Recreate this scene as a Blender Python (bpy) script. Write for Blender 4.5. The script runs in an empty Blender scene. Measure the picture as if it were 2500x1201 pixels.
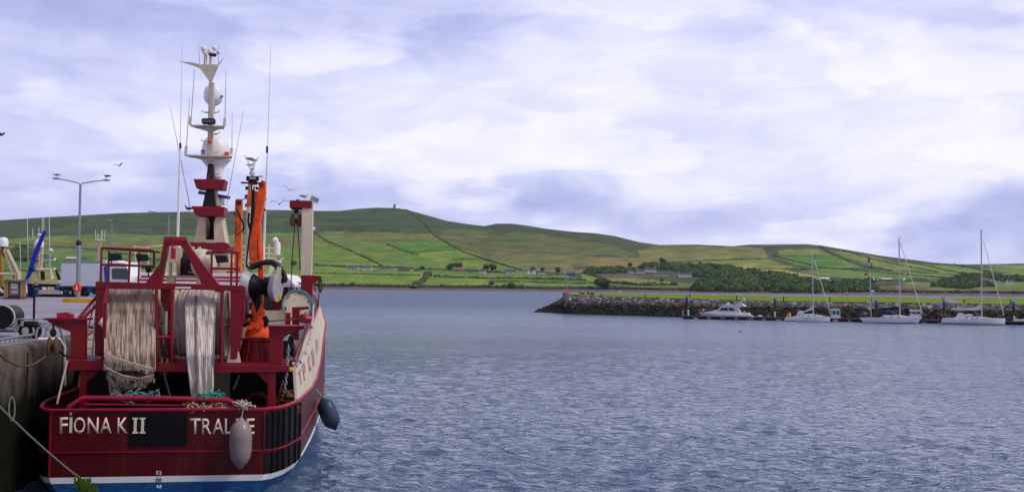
import bpy, math, random
import numpy as np
from mathutils import Vector, Matrix, noise
R = math.radians
S = bpy.context.scene
COL = S.collection
random.seed(7)

# ------------------------------------------------------------------ camera
cd = bpy.data.cameras.new('camera'); cam = bpy.data.objects.new('camera', cd); COL.objects.link(cam)
cd.sensor_width = 36; cd.lens = 35; cd.clip_start = 0.1; cd.clip_end = 20000
CM = Matrix.Translation((0, 0, 6)) @ Matrix.Rotation(R(90 + 2.31), 4, 'X') @ Matrix.Rotation(R(0.6), 4, 'Z')
cam.matrix_world = CM
S.camera = cam
S.render.resolution_x = 1024; S.render.resolution_y = 491
S.view_settings.view_transform = 'Standard'; S.view_settings.look = 'None'
S.view_settings.exposure = 0.17; S.view_settings.gamma = 1; S.view_settings.use_curve_mapping = False
F = 2500 * 35 / 36.0
EYE = Vector((0, 0, 6)); CR = CM.to_3x3()

# ------------------------------------------------------------------ sun
SUN_EL, SUN_AZ = R(47), R(104)          # azimuth clockwise from +Y
sd = bpy.data.lights.new('sun', 'SUN'); sd.energy = 2.0; sd.angle = R(22); sd.color = (1.0, 0.94, 0.84)
sun = bpy.data.objects.new('sun', sd); COL.objects.link(sun)
sv = Vector((math.sin(SUN_AZ) * math.cos(SUN_EL), math.cos(SUN_AZ) * math.cos(SUN_EL), math.sin(SUN_EL)))
sun.rotation_euler = sv.to_track_quat('Z', 'Y').to_euler()

# ------------------------------------------------------------------ world: sky texture and broken cloud
def ray(px, py):
    return (CR @ Vector(((px - 1250) / F, -(py - 600.5) / F, -1))).normalized()
W = bpy.data.worlds.new('World'); S.world = W; W.use_nodes = True
nt = W.node_tree; N = nt.nodes; LK = nt.links; N.clear()
def nd(t, **k):
    n = N.new(t)
    for a, b in k.items(): setattr(n, a, b)
    return n
def math_(op, a, b=None, c=None, clamp=False):
    n = nd('ShaderNodeMath', operation=op, use_clamp=clamp)
    for i, x in enumerate((a, b, c)):
        if x is None: continue
        if isinstance(x, (int, float)): n.inputs[i].default_value = x
        else: LK.new(x, n.inputs[i])
    return n.outputs[0]
tc = nd('ShaderNodeTexCoord'); sep = nd('ShaderNodeSeparateXYZ'); LK.new(tc.outputs['Generated'], sep.inputs[0])
zz = math_('ADD', math_('MAXIMUM', sep.outputs[2], 0.0), 0.42)
comb = nd('ShaderNodeCombineXYZ')
LK.new(math_('DIVIDE', sep.outputs[0], zz), comb.inputs[0]); LK.new(math_('DIVIDE', sep.outputs[1], zz), comb.inputs[1])
LK.new(math_('MULTIPLY', sep.outputs[2], 4.0), comb.inputs[2])
def nz(scale, detail, rough, loc=(0, 0, 0), dist=0.0):
    mp = nd('ShaderNodeMapping'); LK.new(comb.outputs[0], mp.inputs[0]); mp.inputs['Location'].default_value = loc
    n = nd('ShaderNodeTexNoise'); LK.new(mp.outputs[0], n.inputs['Vector'])
    n.inputs['Scale'].default_value = scale; n.inputs['Detail'].default_value = detail
    n.inputs['Roughness'].default_value = rough; n.inputs['Distortion'].default_value = dist
    return n.outputs['Fac']
n1 = nz(2.1, 9, 0.52, (3.1, 1.7, 0.4), 0.5)
n2 = nz(6.0, 10, 0.58, (9.1, 4.7, 2.4), 0.6)
dens = math_('ADD', math_('MULTIPLY', math_('SUBTRACT', n1, 0.5), 1.5), math_('MULTIPLY', math_('SUBTRACT', n2, 0.5), 1.3))
n3 = nz(3.0, 7, 0.5, (2.1, 8.3, 5.0), 0.2)
e3 = nd('ShaderNodeMapRange'); e3.interpolation_type = 'SMOOTHSTEP'; LK.new(n3, e3.inputs[0]); e3.inputs[1].default_value = .49; e3.inputs[2].default_value = .56
dens = math_('ADD', dens, math_('MULTIPLY', math_('SUBTRACT', e3.outputs[0], 0.5), 0.34))
# banks of cloud (positive = bright white cloud, negative = bluish gaps and grey bases)
mpw = nd('ShaderNodeTexNoise'); LK.new(tc.outputs['Generated'], mpw.inputs['Vector']); mpw.inputs['Scale'].default_value = 5; mpw.inputs['Detail'].default_value = 5
wv = nd('ShaderNodeVectorMath', operation='SUBTRACT'); LK.new(mpw.outputs['Color'], wv.inputs[0]); wv.inputs[1].default_value = (.5, .5, .5)
ws = nd('ShaderNodeVectorMath', operation='SCALE'); LK.new(wv.outputs[0], ws.inputs[0]); ws.inputs['Scale'].default_value = 0.16
wa = nd('ShaderNodeVectorMath', operation='ADD'); LK.new(tc.outputs['Generated'], wa.inputs[0]); LK.new(ws.outputs[0], wa.inputs[1])
BLOBS = [(250, 470, 620, 90, -.50), (150, 330, 250, 60, -.25), (120, 40, 460, 100, -.85), (1000, 20, 330, 80, -.8), (2300, 30, 300, 60, -.2), (2380, 520, 380, 60, -.75),
         (600, 180, 600, 110, .55), (1280, 420, 420, 60, .5), (350, 360, 300, 45, .4), (1700, 440, 500, 120, .25),
         (1000, 480, 500, 50, -.35), (1750, 250, 300, 80, -.1), (2050, 560, 250, 35, .5), (2200, 250, 500, 150, .55), (1500, 60, 420, 110, .4), (1600, 530, 300, 50, -.3)]
for (bx, by, sx, sy, a) in BLOBS:
    d = ray(bx, by); rt = Vector((d.y, -d.x, 0)).normalized(); up = rt.cross(d)
    def dot(v):
        n = nd('ShaderNodeVectorMath', operation='DOT_PRODUCT'); LK.new(wa.outputs[0], n.inputs[0]); n.inputs[1].default_value = v
        return n.outputs['Value']
    off_u = up.dot(d)
    u = math_('MULTIPLY', dot(rt), F / sx); v = math_('MULTIPLY', dot(up), F / sy)
    q = math_('ADD', math_('MULTIPLY', u, u), math_('MULTIPLY', v, v))
    g = math_('MULTIPLY', math_('EXPONENT', math_('MULTIPLY', q, -0.7)), a)
    dens = math_('ADD', dens, g)
dn = nd('ShaderNodeMapRange'); LK.new(dens, dn.inputs[0]); dn.inputs[1].default_value = -0.95; dn.inputs[2].default_value = 0.78
ramp = nd('ShaderNodeValToRGB'); LK.new(dn.outputs[0], ramp.inputs[0])
cr = ramp.color_ramp; cr.interpolation = 'B_SPLINE'
cr.elements[0].position = 0; cr.elements[0].color = (.36, .40, .72, 1)
cr.elements[1].position = 1; cr.elements[1].color = (.98, .955, 1.06, 1)
for p, c in ((.25, (.47, .51, .83)), (.5, (.66, .685, .94)), (.75, (.85, .84, 1.03))):
    e = cr.elements.new(p); e.color = c + (1,)
sky = nd('ShaderNodeTexSky'); sky.sky_type = 'NISHITA'; sky.sun_disc = False
sky.sun_elevation = SUN_EL; sky.sun_rotation = SUN_AZ
b1 = nd('ShaderNodeBackground'); LK.new(sky.outputs[0], b1.inputs[0]); b1.inputs[1].default_value = 0.08
# unseen sky overhead and behind the camera is dimmed to deepen contrast
def mrange(x, a, b, c, d):
    n = nd('ShaderNodeMapRange'); n.interpolation_type = 'SMOOTHSTEP'; LK.new(x, n.inputs[0])
    for i, v in enumerate((a, b, c, d)): n.inputs[i + 1].default_value = v
    return n.outputs[0]
thick = math_('MULTIPLY', mrange(sep.outputs[2], .26, .85, 1.0, .62), mrange(sep.outputs[1], -.6, .35, .72, 1.0))  # added dimming of the cloud colour, outside the view
tv = nd('ShaderNodeVectorMath', operation='SCALE'); LK.new(ramp.outputs[0], tv.inputs[0]); LK.new(thick, tv.inputs['Scale'])
b2 = nd('ShaderNodeBackground'); LK.new(tv.outputs[0], b2.inputs[0]); b2.inputs[1].default_value = 1.0
mx = nd('ShaderNodeMixShader'); mx.inputs[0].default_value = 0.93
LK.new(b1.outputs[0], mx.inputs[1]); LK.new(b2.outputs[0], mx.inputs[2])
ow = nd('ShaderNodeOutputWorld'); LK.new(mx.outputs[0], ow.inputs[0])

# ------------------------------------------------------------------ helpers
def at_depth(px, py, Y):
    d = ray(px, py); return EYE + d * (Y / d.y)
def at_z(px, py, z):
    d = ray(px, py); return EYE + d * ((z - 6) / d.z)
def at_plane(Minv, px, py, yl):          # photo point -> local point on the plane y = yl of a frame
    o = Minv @ EYE; d = Minv.to_3x3() @ ray(px, py)
    return o + d * ((yl - o.y) / d.y)
def frame(x, y, z, rot):
    return Matrix.Translation((x, y, z)) @ Matrix.Rotation(R(rot), 4, 'Z')
def horizon(px):
    a, b = Vector((0, 1, 0)), None
    # invert: py where ray is level
    lo, hi = 500, 900
    for _ in range(40):
        mid = (lo + hi) / 2
        if ray(px, mid).z > 0: lo = mid
        else: hi = mid
    return lo

def tag(o, label=None, cat=None, group=None, kind=None):
    if label: o['label'] = label
    if cat: o['category'] = cat
    if group: o['group'] = group
    if kind: o['kind'] = kind
    return o
def empty(name, m, label, cat, group=None):
    o = bpy.data.objects.new(name, None); COL.objects.link(o); o.matrix_world = m
    o.empty_display_size = .1
    return tag(o, label, cat, group)
def copy_tree(o, parent=None):
    c = o.copy(); COL.objects.link(c)
    if parent: c.parent = parent
    for ch in list(o.children): copy_tree(ch, c)
    return c

class M:
    def __init__(s): s.v = []; s.f = []; s.s = []
    def add(s, vs, fs, smooth=False):
        b = len(s.v); s.v += [tuple(v) for v in vs]
        s.f += [tuple(b + i for i in f) for f in fs]; s.s += [smooth] * len(fs)
        return s
    def box(s, x0, x1, y0, y1, z0, z1):
        return s.add([(x0, y0, z0), (x1, y0, z0), (x1, y1, z0), (x0, y1, z0), (x0, y0, z1), (x1, y0, z1), (x1, y1, z1), (x0, y1, z1)],
                     [(0, 3, 2, 1), (4, 5, 6, 7), (0, 1, 5, 4), (1, 2, 6, 5), (2, 3, 7, 6), (3, 0, 4, 7)])
    def obox(s, c, size, rot=Matrix.Identity(3)):
        c = Vector(c); h = Vector(size) / 2
        vs = [c + rot @ Vector((a * h.x, b * h.y, d * h.z)) for d in (-1, 1) for a, b in ((-1, -1), (1, -1), (1, 1), (-1, 1))]
        return s.add(vs, [(0, 3, 2, 1), (4, 5, 6, 7), (0, 1, 5, 4), (1, 2, 6, 5), (2, 3, 7, 6), (3, 0, 4, 7)])
    def beam(s, p, q, w, h=None, up=(0, 0, 1)):
        p = Vector(p); q = Vector(q); h = h or w
        d = (q - p).normalized(); u = Vector(up)
        if abs(d.dot(u)) > .95: u = Vector((0, 1, 0))
        a = d.cross(u).normalized() * w / 2; b = a.cross(d).normalized() * h / 2
        vs = [e + i * a + j * b for e in (p, q) for i, j in ((-1, -1), (1, -1), (1, 1), (-1, 1))]
        return s.add(vs, [(0, 1, 2, 3), (7, 6, 5, 4), (0, 4, 5, 1), (1, 5, 6, 2), (2, 6, 7, 3), (3, 7, 4, 0)])
    def tube(s, pts, r, n=8, smooth=True):
        pts = [Vector(p) for p in pts]; k = len(pts)
        rr = r if isinstance(r, (list, tuple)) else [r] * k
        vs = []; pa = None
        for i, p in enumerate(pts):
            d = (pts[min(i + 1, k - 1)] - pts[max(i - 1, 0)]).normalized()
            if pa is None:
                u = Vector((0, 0, 1)) if abs(d.z) < .9 else Vector((0, 1, 0))
                a = d.cross(u).normalized()
            else:
                a = (pa - d * pa.dot(d)).normalized()
            b = d.cross(a); pa = a
            for j in range(n):
                t = 2 * math.pi * j / n
                vs.append(p + (a * math.cos(t) + b * math.sin(t)) * rr[i])
        fs = [(i * n + j, i * n + (j + 1) % n, (i + 1) * n + (j + 1) % n, (i + 1) * n + j) for i in range(k - 1) for j in range(n)]
        s.add(vs, fs, smooth)
        b0 = len(s.v) - len(vs)
        s.f.append(tuple(b0 + j for j in reversed(range(n)))); s.s.append(False)
        s.f.append(tuple(b0 + (k - 1) * n + j for j in range(n))); s.s.append(False)
        return s
    def lathe(s, prof, c, axis=(0, 0, 1), n=24, smooth=True, scale=(1, 1)):
        c = Vector(c); d = Vector(axis).normalized()
        u = Vector((0, 0, 1)) if abs(d.z) < .9 else Vector((0, 1, 0))
        a = d.cross(u).normalized(); b = d.cross(a)
        vs = [c + d * h + (a * math.cos(2 * math.pi * j / n) * scale[0] + b * math.sin(2 * math.pi * j / n) * scale[1]) * r for h, r in prof for j in range(n)]
        fs = [(i * n + j, i * n + (j + 1) % n, (i + 1) * n + (j + 1) % n, (i + 1) * n + j) for i in range(len(prof) - 1) for j in range(n)]
        s.add(vs, fs, smooth); b0 = len(s.v) - len(vs)
        if prof[0][1] > 1e-4: s.f.append(tuple(b0 + j for j in reversed(range(n)))); s.s.append(False)
        if prof[-1][1] > 1e-4: s.f.append(tuple(b0 + (len(prof) - 1) * n + j for j in range(n))); s.s.append(False)
        return s
    def ball(s, c, r, sc=(1, 1, 1), n=12, m=8, jit=0, seed=0):
        c = Vector(c); vs = []
        for i in range(m + 1):
            th = math.pi * i / m
            for j in range(n):
                ph = 2 * math.pi * j / n
                v = Vector((math.sin(th) * math.cos(ph), math.sin(th) * math.sin(ph), math.cos(th)))
                k = 1 + (jit * noise.noise(v * 1.7 + Vector((seed * 3.1, seed, 0))) if jit else 0)
                vs.append(c + Vector((v.x * sc[0], v.y * sc[1], v.z * sc[2])) * r * k)
        fs = [(i * n + j, (i + 1) * n + j, (i + 1) * n + (j + 1) % n, i * n + (j + 1) % n) for i in range(m) for j in range(n)]
        return s.add(vs, fs, True)
    def prism(s, pts, y0, y1):           # polygon of (x,z), extruded from y0 to y1
        n = len(pts)
        a = sum(pts[i][0] * pts[(i + 1) % n][1] - pts[(i + 1) % n][0] * pts[i][1] for i in range(n))
        if a < 0: pts = pts[::-1]
        vs = [(x, y0, z) for x, z in pts] + [(x, y1, z) for x, z in pts]
        fs = [tuple(range(n)), tuple(reversed(range(n, 2 * n)))] + [(i, i + n, (i + 1) % n + n, (i + 1) % n) for i in range(n)]
        return s.add(vs, fs)
    def grid(s, rows, smooth=True):
        n = len(rows[0]); vs = [p for r in rows for p in r]
        fs = [(i * n + j, i * n + j + 1, (i + 1) * n + j + 1, (i + 1) * n + j) for i in range(len(rows) - 1) for j in range(n - 1)]
        return s.add(vs, fs, smooth)
    def build(s, name, mat, parent=None, label=None, cat=None, group=None, kind=None, m=None, bevel=0):
        me = bpy.data.meshes.new(name); me.from_pydata(s.v, [], s.f)
        me.polygons.foreach_set('use_smooth', s.s); me.update()
        if mat: me.materials.append(mat)
        if any(s.s): me.set_sharp_from_angle(angle=R(42))
        o = bpy.data.objects.new(name, me); COL.objects.link(o)
        if parent: o.parent = parent
        if m is not None: o.matrix_world = m
        if bevel:
            b = o.modifiers.new('bevel', 'BEVEL'); b.width = bevel; b.segments = 2; b.limit_method = 'ANGLE'; b.angle_limit = R(50)
        return tag(o, label, cat, group, kind)

MATS = {}
def mat(name, col, rough=.6, metal=0, var=.25, scale=3, stretch=(1, 1, 1), bump=0, bscale=20, col2=None, thr=.5, wid=.35, alpha=1, spec=.3, emis=0, coat=0):
    """principled paint/stone/cloth with noise-broken colour, optional second colour patches and bump"""
    if name in MATS: return MATS[name]
    m = bpy.data.materials.new(name); m.use_nodes = True; t = m.node_tree; n = t.nodes; l = t.links
    b = n['Principled BSDF']; b.inputs['Roughness'].default_value = rough; b.inputs['Metallic'].default_value = metal
    b.inputs['Specular IOR Level'].default_value = spec; b.inputs['Coat Weight'].default_value = coat
    c = n.new('ShaderNodeTexCoord'); mp = n.new('ShaderNodeMapping'); l.new(c.outputs['Object'], mp.inputs[0]); mp.inputs['Scale'].default_value = stretch
    z = n.new('ShaderNodeTexNoise'); l.new(mp.outputs[0], z.inputs['Vector']); z.inputs['Scale'].default_value = scale; z.inputs['Detail'].default_value = 6; z.inputs['Roughness'].default_value = .62
    r = n.new('ShaderNodeMapRange'); l.new(z.outputs['Fac'], r.inputs[0])
    x = n.new('ShaderNodeMix'); x.data_type = 'RGBA'
    if col2:
        r.inputs[1].default_value = thr - wid / 2; r.inputs[2].default_value = thr + wid / 2
        x.inputs[6].default_value = tuple(col) + (1,); x.inputs[7].default_value = tuple(col2) + (1,)
    else:
        r.inputs[1].default_value = .3; r.inputs[2].default_value = .7
        x.inputs[6].default_value = tuple(a * (1 - var) for a in col) + (1,); x.inputs[7].default_value = tuple(min(1, a * (1 + var * .7)) for a in col) + (1,)
    l.new(r.outputs[0], x.inputs[0]); l.new(x.outputs[2], b.inputs['Base Color'])
    if bump:
        z2 = n.new('ShaderNodeTexNoise'); l.new(mp.outputs[0], z2.inputs['Vector']); z2.inputs['Scale'].default_value = bscale; z2.inputs['Detail'].default_value = 4
        bp = n.new('ShaderNodeBump'); bp.inputs['Strength'].default_value = bump; bp.inputs['Distance'].default_value = .05
        l.new(z2.outputs['Fac'], bp.inputs['Height']); l.new(bp.outputs[0], b.inputs['Normal'])
    if emis:
        b.inputs['Emission Color'].default_value = tuple(col) + (1,); b.inputs['Emission Strength'].default_value = emis
    MATS[name] = m
    return m

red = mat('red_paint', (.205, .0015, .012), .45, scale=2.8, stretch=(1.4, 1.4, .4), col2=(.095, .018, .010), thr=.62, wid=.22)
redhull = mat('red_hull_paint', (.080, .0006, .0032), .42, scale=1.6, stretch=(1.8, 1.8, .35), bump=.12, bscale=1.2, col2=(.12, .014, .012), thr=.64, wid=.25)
redrail = mat('faded_red_paint', (.35, .008, .040), .4, var=.3, scale=3)
cream = mat('cream_paint', (.62, .53, .40), .45, var=.2, scale=2.5, stretch=(1, 1, .4))
creamrust = mat('cream_paint_rusting', (.60, .50, .34), .5, scale=4, stretch=(1.4, 1.4, .5), col2=(.30, .14, .05), thr=.66, wid=.22)
white = mat('white_paint', (.78, .76, .76), .35, var=.08, scale=2)
whitemetal = mat('white_mast_metal', (.70, .70, .70), .4, var=.1)
grp = mat('white_gelcoat', (.88, .86, .90), .25, var=.05, scale=.7, coat=.3)
black = mat('black_rubber', (.004, .004, .005), .5, var=.4, spec=.2)
dark = mat('dark_steel', (.014, .011, .011), .5, var=.4, scale=6)
soot = mat('sooty_paint', (.022, .018, .018), .6, scale=2.2, stretch=(1, 1, .6), col2=(.20, .16, .12), thr=.68, wid=.25)
orange = mat('orange_paint', (.88, .075, .003), .45, scale=3, col2=(.45, .05, .01), thr=.64, wid=.25)
orangerust = mat('orange_paint_rusty', (.80, .11, .012), .5, scale=5, col2=(.16, .04, .015), thr=.55, wid=.3)
blue = mat('blue_paint', (.01, .06, .35), .4, var=.25)
bluehull = mat('blue_antifouling', (.006, .055, .21), .5, scale=3, col2=(.03, .15, .26), thr=.62, wid=.3, stretch=(1, 1, 3))
steel = mat('galvanised_steel', (.28, .29, .33), .45, metal=.4, var=.25, scale=5)
greypaint = mat('grey_paint', (.30, .31, .36), .5, var=.2)
glass = mat('dark_window_glass', (.012, .016, .022), .08, var=.2, spec=.8)
yellow = mat('yellow_paint', (.75, .36, .01), .5, var=.2, scale=4)
concrete = mat('grey_concrete', (.26, .23, .23), .85, var=.2, scale=.35, bump=.15, bscale=6)
# ================================================================== SETTING
# ---------- water: wave mesh, finer near the camera
def make_water():
    rng = np.random.default_rng(3)
    ratio = 1.0062; r = [13.0]
    while r[-1] < 1700: r.append(r[-1] * ratio + .0)
    r = np.array(r); th = np.arange(R(-62), R(50), .0036)
    Rr, T = np.meshgrid(r, th, indexing='ij')
    X = Rr * np.sin(T); Y = Rr * np.cos(T); Z = np.zeros_like(X)
    sp = Rr * .0062
    wind = R(104)
    for i in range(84):
        lam = .24 * (9.0 ** rng.random()); k = 2 * math.pi / lam
        a = wind + rng.normal() * .6
        amp = .0082 * lam ** .45 * (0.6 + .8 * rng.random())
        if lam > 3: amp *= .55
        ph = rng.random() * 6.28
        fade = np.clip((lam / sp - 2.0) / 2.5, 0, 1)
        s = np.sin(k * (X * math.cos(a) + Y * math.sin(a)) + ph + .9 * np.sin(X * .21 + i) + .9 * np.sin(Y * .17 + 2 * i))
        Z += amp * fade * (np.sin(k * (X * math.cos(a) + Y * math.sin(a)) * .5 + ph) * s) if i % 2 else amp * fade * s
    Z -= Z.mean()
    n, m = X.shape
    me = bpy.data.meshes.new('water'); me.vertices.add(n * m)
    me.vertices.foreach_set('co', np.stack([X, Y, Z], -1).astype(np.float32).ravel())
    I, J = np.meshgrid(np.arange(n - 1), np.arange(m - 1), indexing='ij')
    q = np.stack([I * m + J, (I + 1) * m + J, (I + 1) * m + J + 1, I * m + J + 1], -1).reshape(-1, 4)[:, ::-1]
    me.loops.add(q.size); me.loops.foreach_set('vertex_index', q.ravel().astype(np.int32))
    me.polygons.add(len(q)); me.polygons.foreach_set('loop_start', np.arange(0, q.size, 4, dtype=np.int32)); me.polygons.foreach_set('loop_total', np.full(len(q), 4, np.int32))
    me.polygons.foreach_set('use_smooth', np.ones(len(q), bool)); me.update(calc_edges=True); me.validate()
    w = bpy.data.materials.new('harbour_water'); w.use_nodes = True; t = w.node_tree; nn = t.nodes; l = t.links; b = nn['Principled BSDF']
    b.inputs['Base Color'].default_value = (.055, .094, .172, 1); b.inputs['Roughness'].default_value = .12; b.inputs['IOR'].default_value = 1.33
    b.inputs['Specular IOR Level'].default_value = .5
    g = nn.new('ShaderNodeNewGeometry'); mp = nn.new('ShaderNodeMapping'); mp.inputs['Rotation'].default_value = (0, 0, R(8)); mp.inputs['Scale'].default_value = (.6, 1.35, 1)
    l.new(g.outputs['Position'], mp.inputs[0])
    h = None
    fr_ = nn.new('ShaderNodeVectorMath'); fr_.operation = 'LENGTH'; l.new(g.outputs['Position'], fr_.inputs[0])
    far = nn.new('ShaderNodeMapRange'); l.new(fr_.outputs['Value'], far.inputs[0]); far.inputs[1].default_value = 45; far.inputs[2].default_value = 300      # open water beyond the moorings is choppier
    for sc, st in ((5.5, .03), (2.0, .25), (.5, .22), (.16, -1.6)):
        z = nn.new('ShaderNodeTexNoise'); z.inputs['Scale'].default_value = sc; z.inputs['Detail'].default_value = 2; z.inputs['Roughness'].default_value = .5; z.inputs['Distortion'].default_value = .9
        l.new(mp.outputs[0], z.inputs['Vector'])
        x = nn.new('ShaderNodeMath'); x.operation = 'MULTIPLY'; l.new(z.outputs['Fac'], x.inputs[0]); x.inputs[1].default_value = abs(st)
        if st < 0:
            x2 = nn.new('ShaderNodeMath'); x2.operation = 'MULTIPLY'; l.new(x.outputs[0], x2.inputs[0]); l.new(far.outputs[0], x2.inputs[1]); x = x2
        if h is None: h = x.outputs[0]
        else:
            y = nn.new('ShaderNodeMath'); y.operation = 'ADD'; l.new(h, y.inputs[0]); l.new(x.outputs[0], y.inputs[1]); h = y.outputs[0]
    bp = nn.new('ShaderNodeBump'); bp.inputs['Distance'].default_value = 1.0
    lm = nn.new('ShaderNodeMapping'); lm.inputs['Scale'].default_value = (.012, .045, 1); l.new(g.outputs['Position'], lm.inputs[0])
    ln = nn.new('ShaderNodeTexNoise'); ln.inputs['Scale'].default_value = 1; ln.inputs['Detail'].default_value = 4; l.new(lm.outputs[0], ln.inputs['Vector'])
    lr = nn.new('ShaderNodeMapRange'); l.new(ln.outputs['Fac'], lr.inputs[0]); lr.inputs[1].default_value = .38; lr.inputs[2].default_value = .62; lr.inputs[3].default_value = .68; lr.inputs[4].default_value = 1.0
    ro = nn.new('ShaderNodeMapRange'); l.new(far.outputs[0], ro.inputs[0]); ro.inputs[3].default_value = .05; ro.inputs[4].default_value = .42; l.new(ro.outputs[0], b.inputs['Roughness'])
    l.new(lr.outputs[0], bp.inputs['Strength'])
    l.new(h, bp.inputs['Height']); l.new(bp.outputs[0], b.inputs['Normal'])
    me.materials.append(w)
    o = bpy.data.objects.new('water', me); COL.objects.link(o); o['kind'] = 'structure'
make_water()

# ---------- hills: a terrain sheet from the far shore (1150 m) to the ridge
SIL = [(-600, 575), (-300, 556), (0, 538), (60, 534), (120, 530), (200, 526), (300, 520), (400, 518), (460, 517), (560, 516), (620, 512), (700, 513), (780, 515), (830, 515), (870, 510), (920, 507), (960, 508), (990, 511), (1040, 525), (1090, 539), (1140, 547), (1183, 552), (1212, 546), (1250, 546), (1290, 551), (1330, 558), (1400, 566), (1450, 569), (1500, 576), (1560, 591), (1610, 598), (1700, 597), (1790, 601), (1830, 597), (1880, 597), (1970, 596), (2010, 600), (2080, 612), (2150, 624), (2220, 633), (2280, 641), (2340, 645), (2400, 645), (2500, 643), (2700, 640), (3100, 650)]
SX = [a for a, b in SIL]; SY = [b for a, b in SIL]
H0, H1 = horizon(0), horizon(2500)
def hz(px): return H0 + (H1 - H0) * px / 2500
SHORE = 1150.0
def ysh(px): return hz(px) + 6 * F / SHORE
def yri(px): return np.interp(px, SX, SY)
def rt_(t): return SHORE + 1500 * max(t, 0) ** .85 + min(t, 0) * 900
def relief(px, py, t):
    return 70 * min(1, max(t, 0) * 2.2) * (noise.fractal(Vector((px * .004, py * .022, 1.3)), .9, 2.2, 4)) * (1 - .3 * t)
def T(px, py, lift=0):
    t = (ysh(px) - py) / (ysh(px) - yri(px))
    p = at_depth(px, py, rt_(t) + relief(px, py, t)); p.z += lift
    return p
def T_w(px, py): return rt_((ysh(px) - py) / (ysh(px) - yri(px)))

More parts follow.
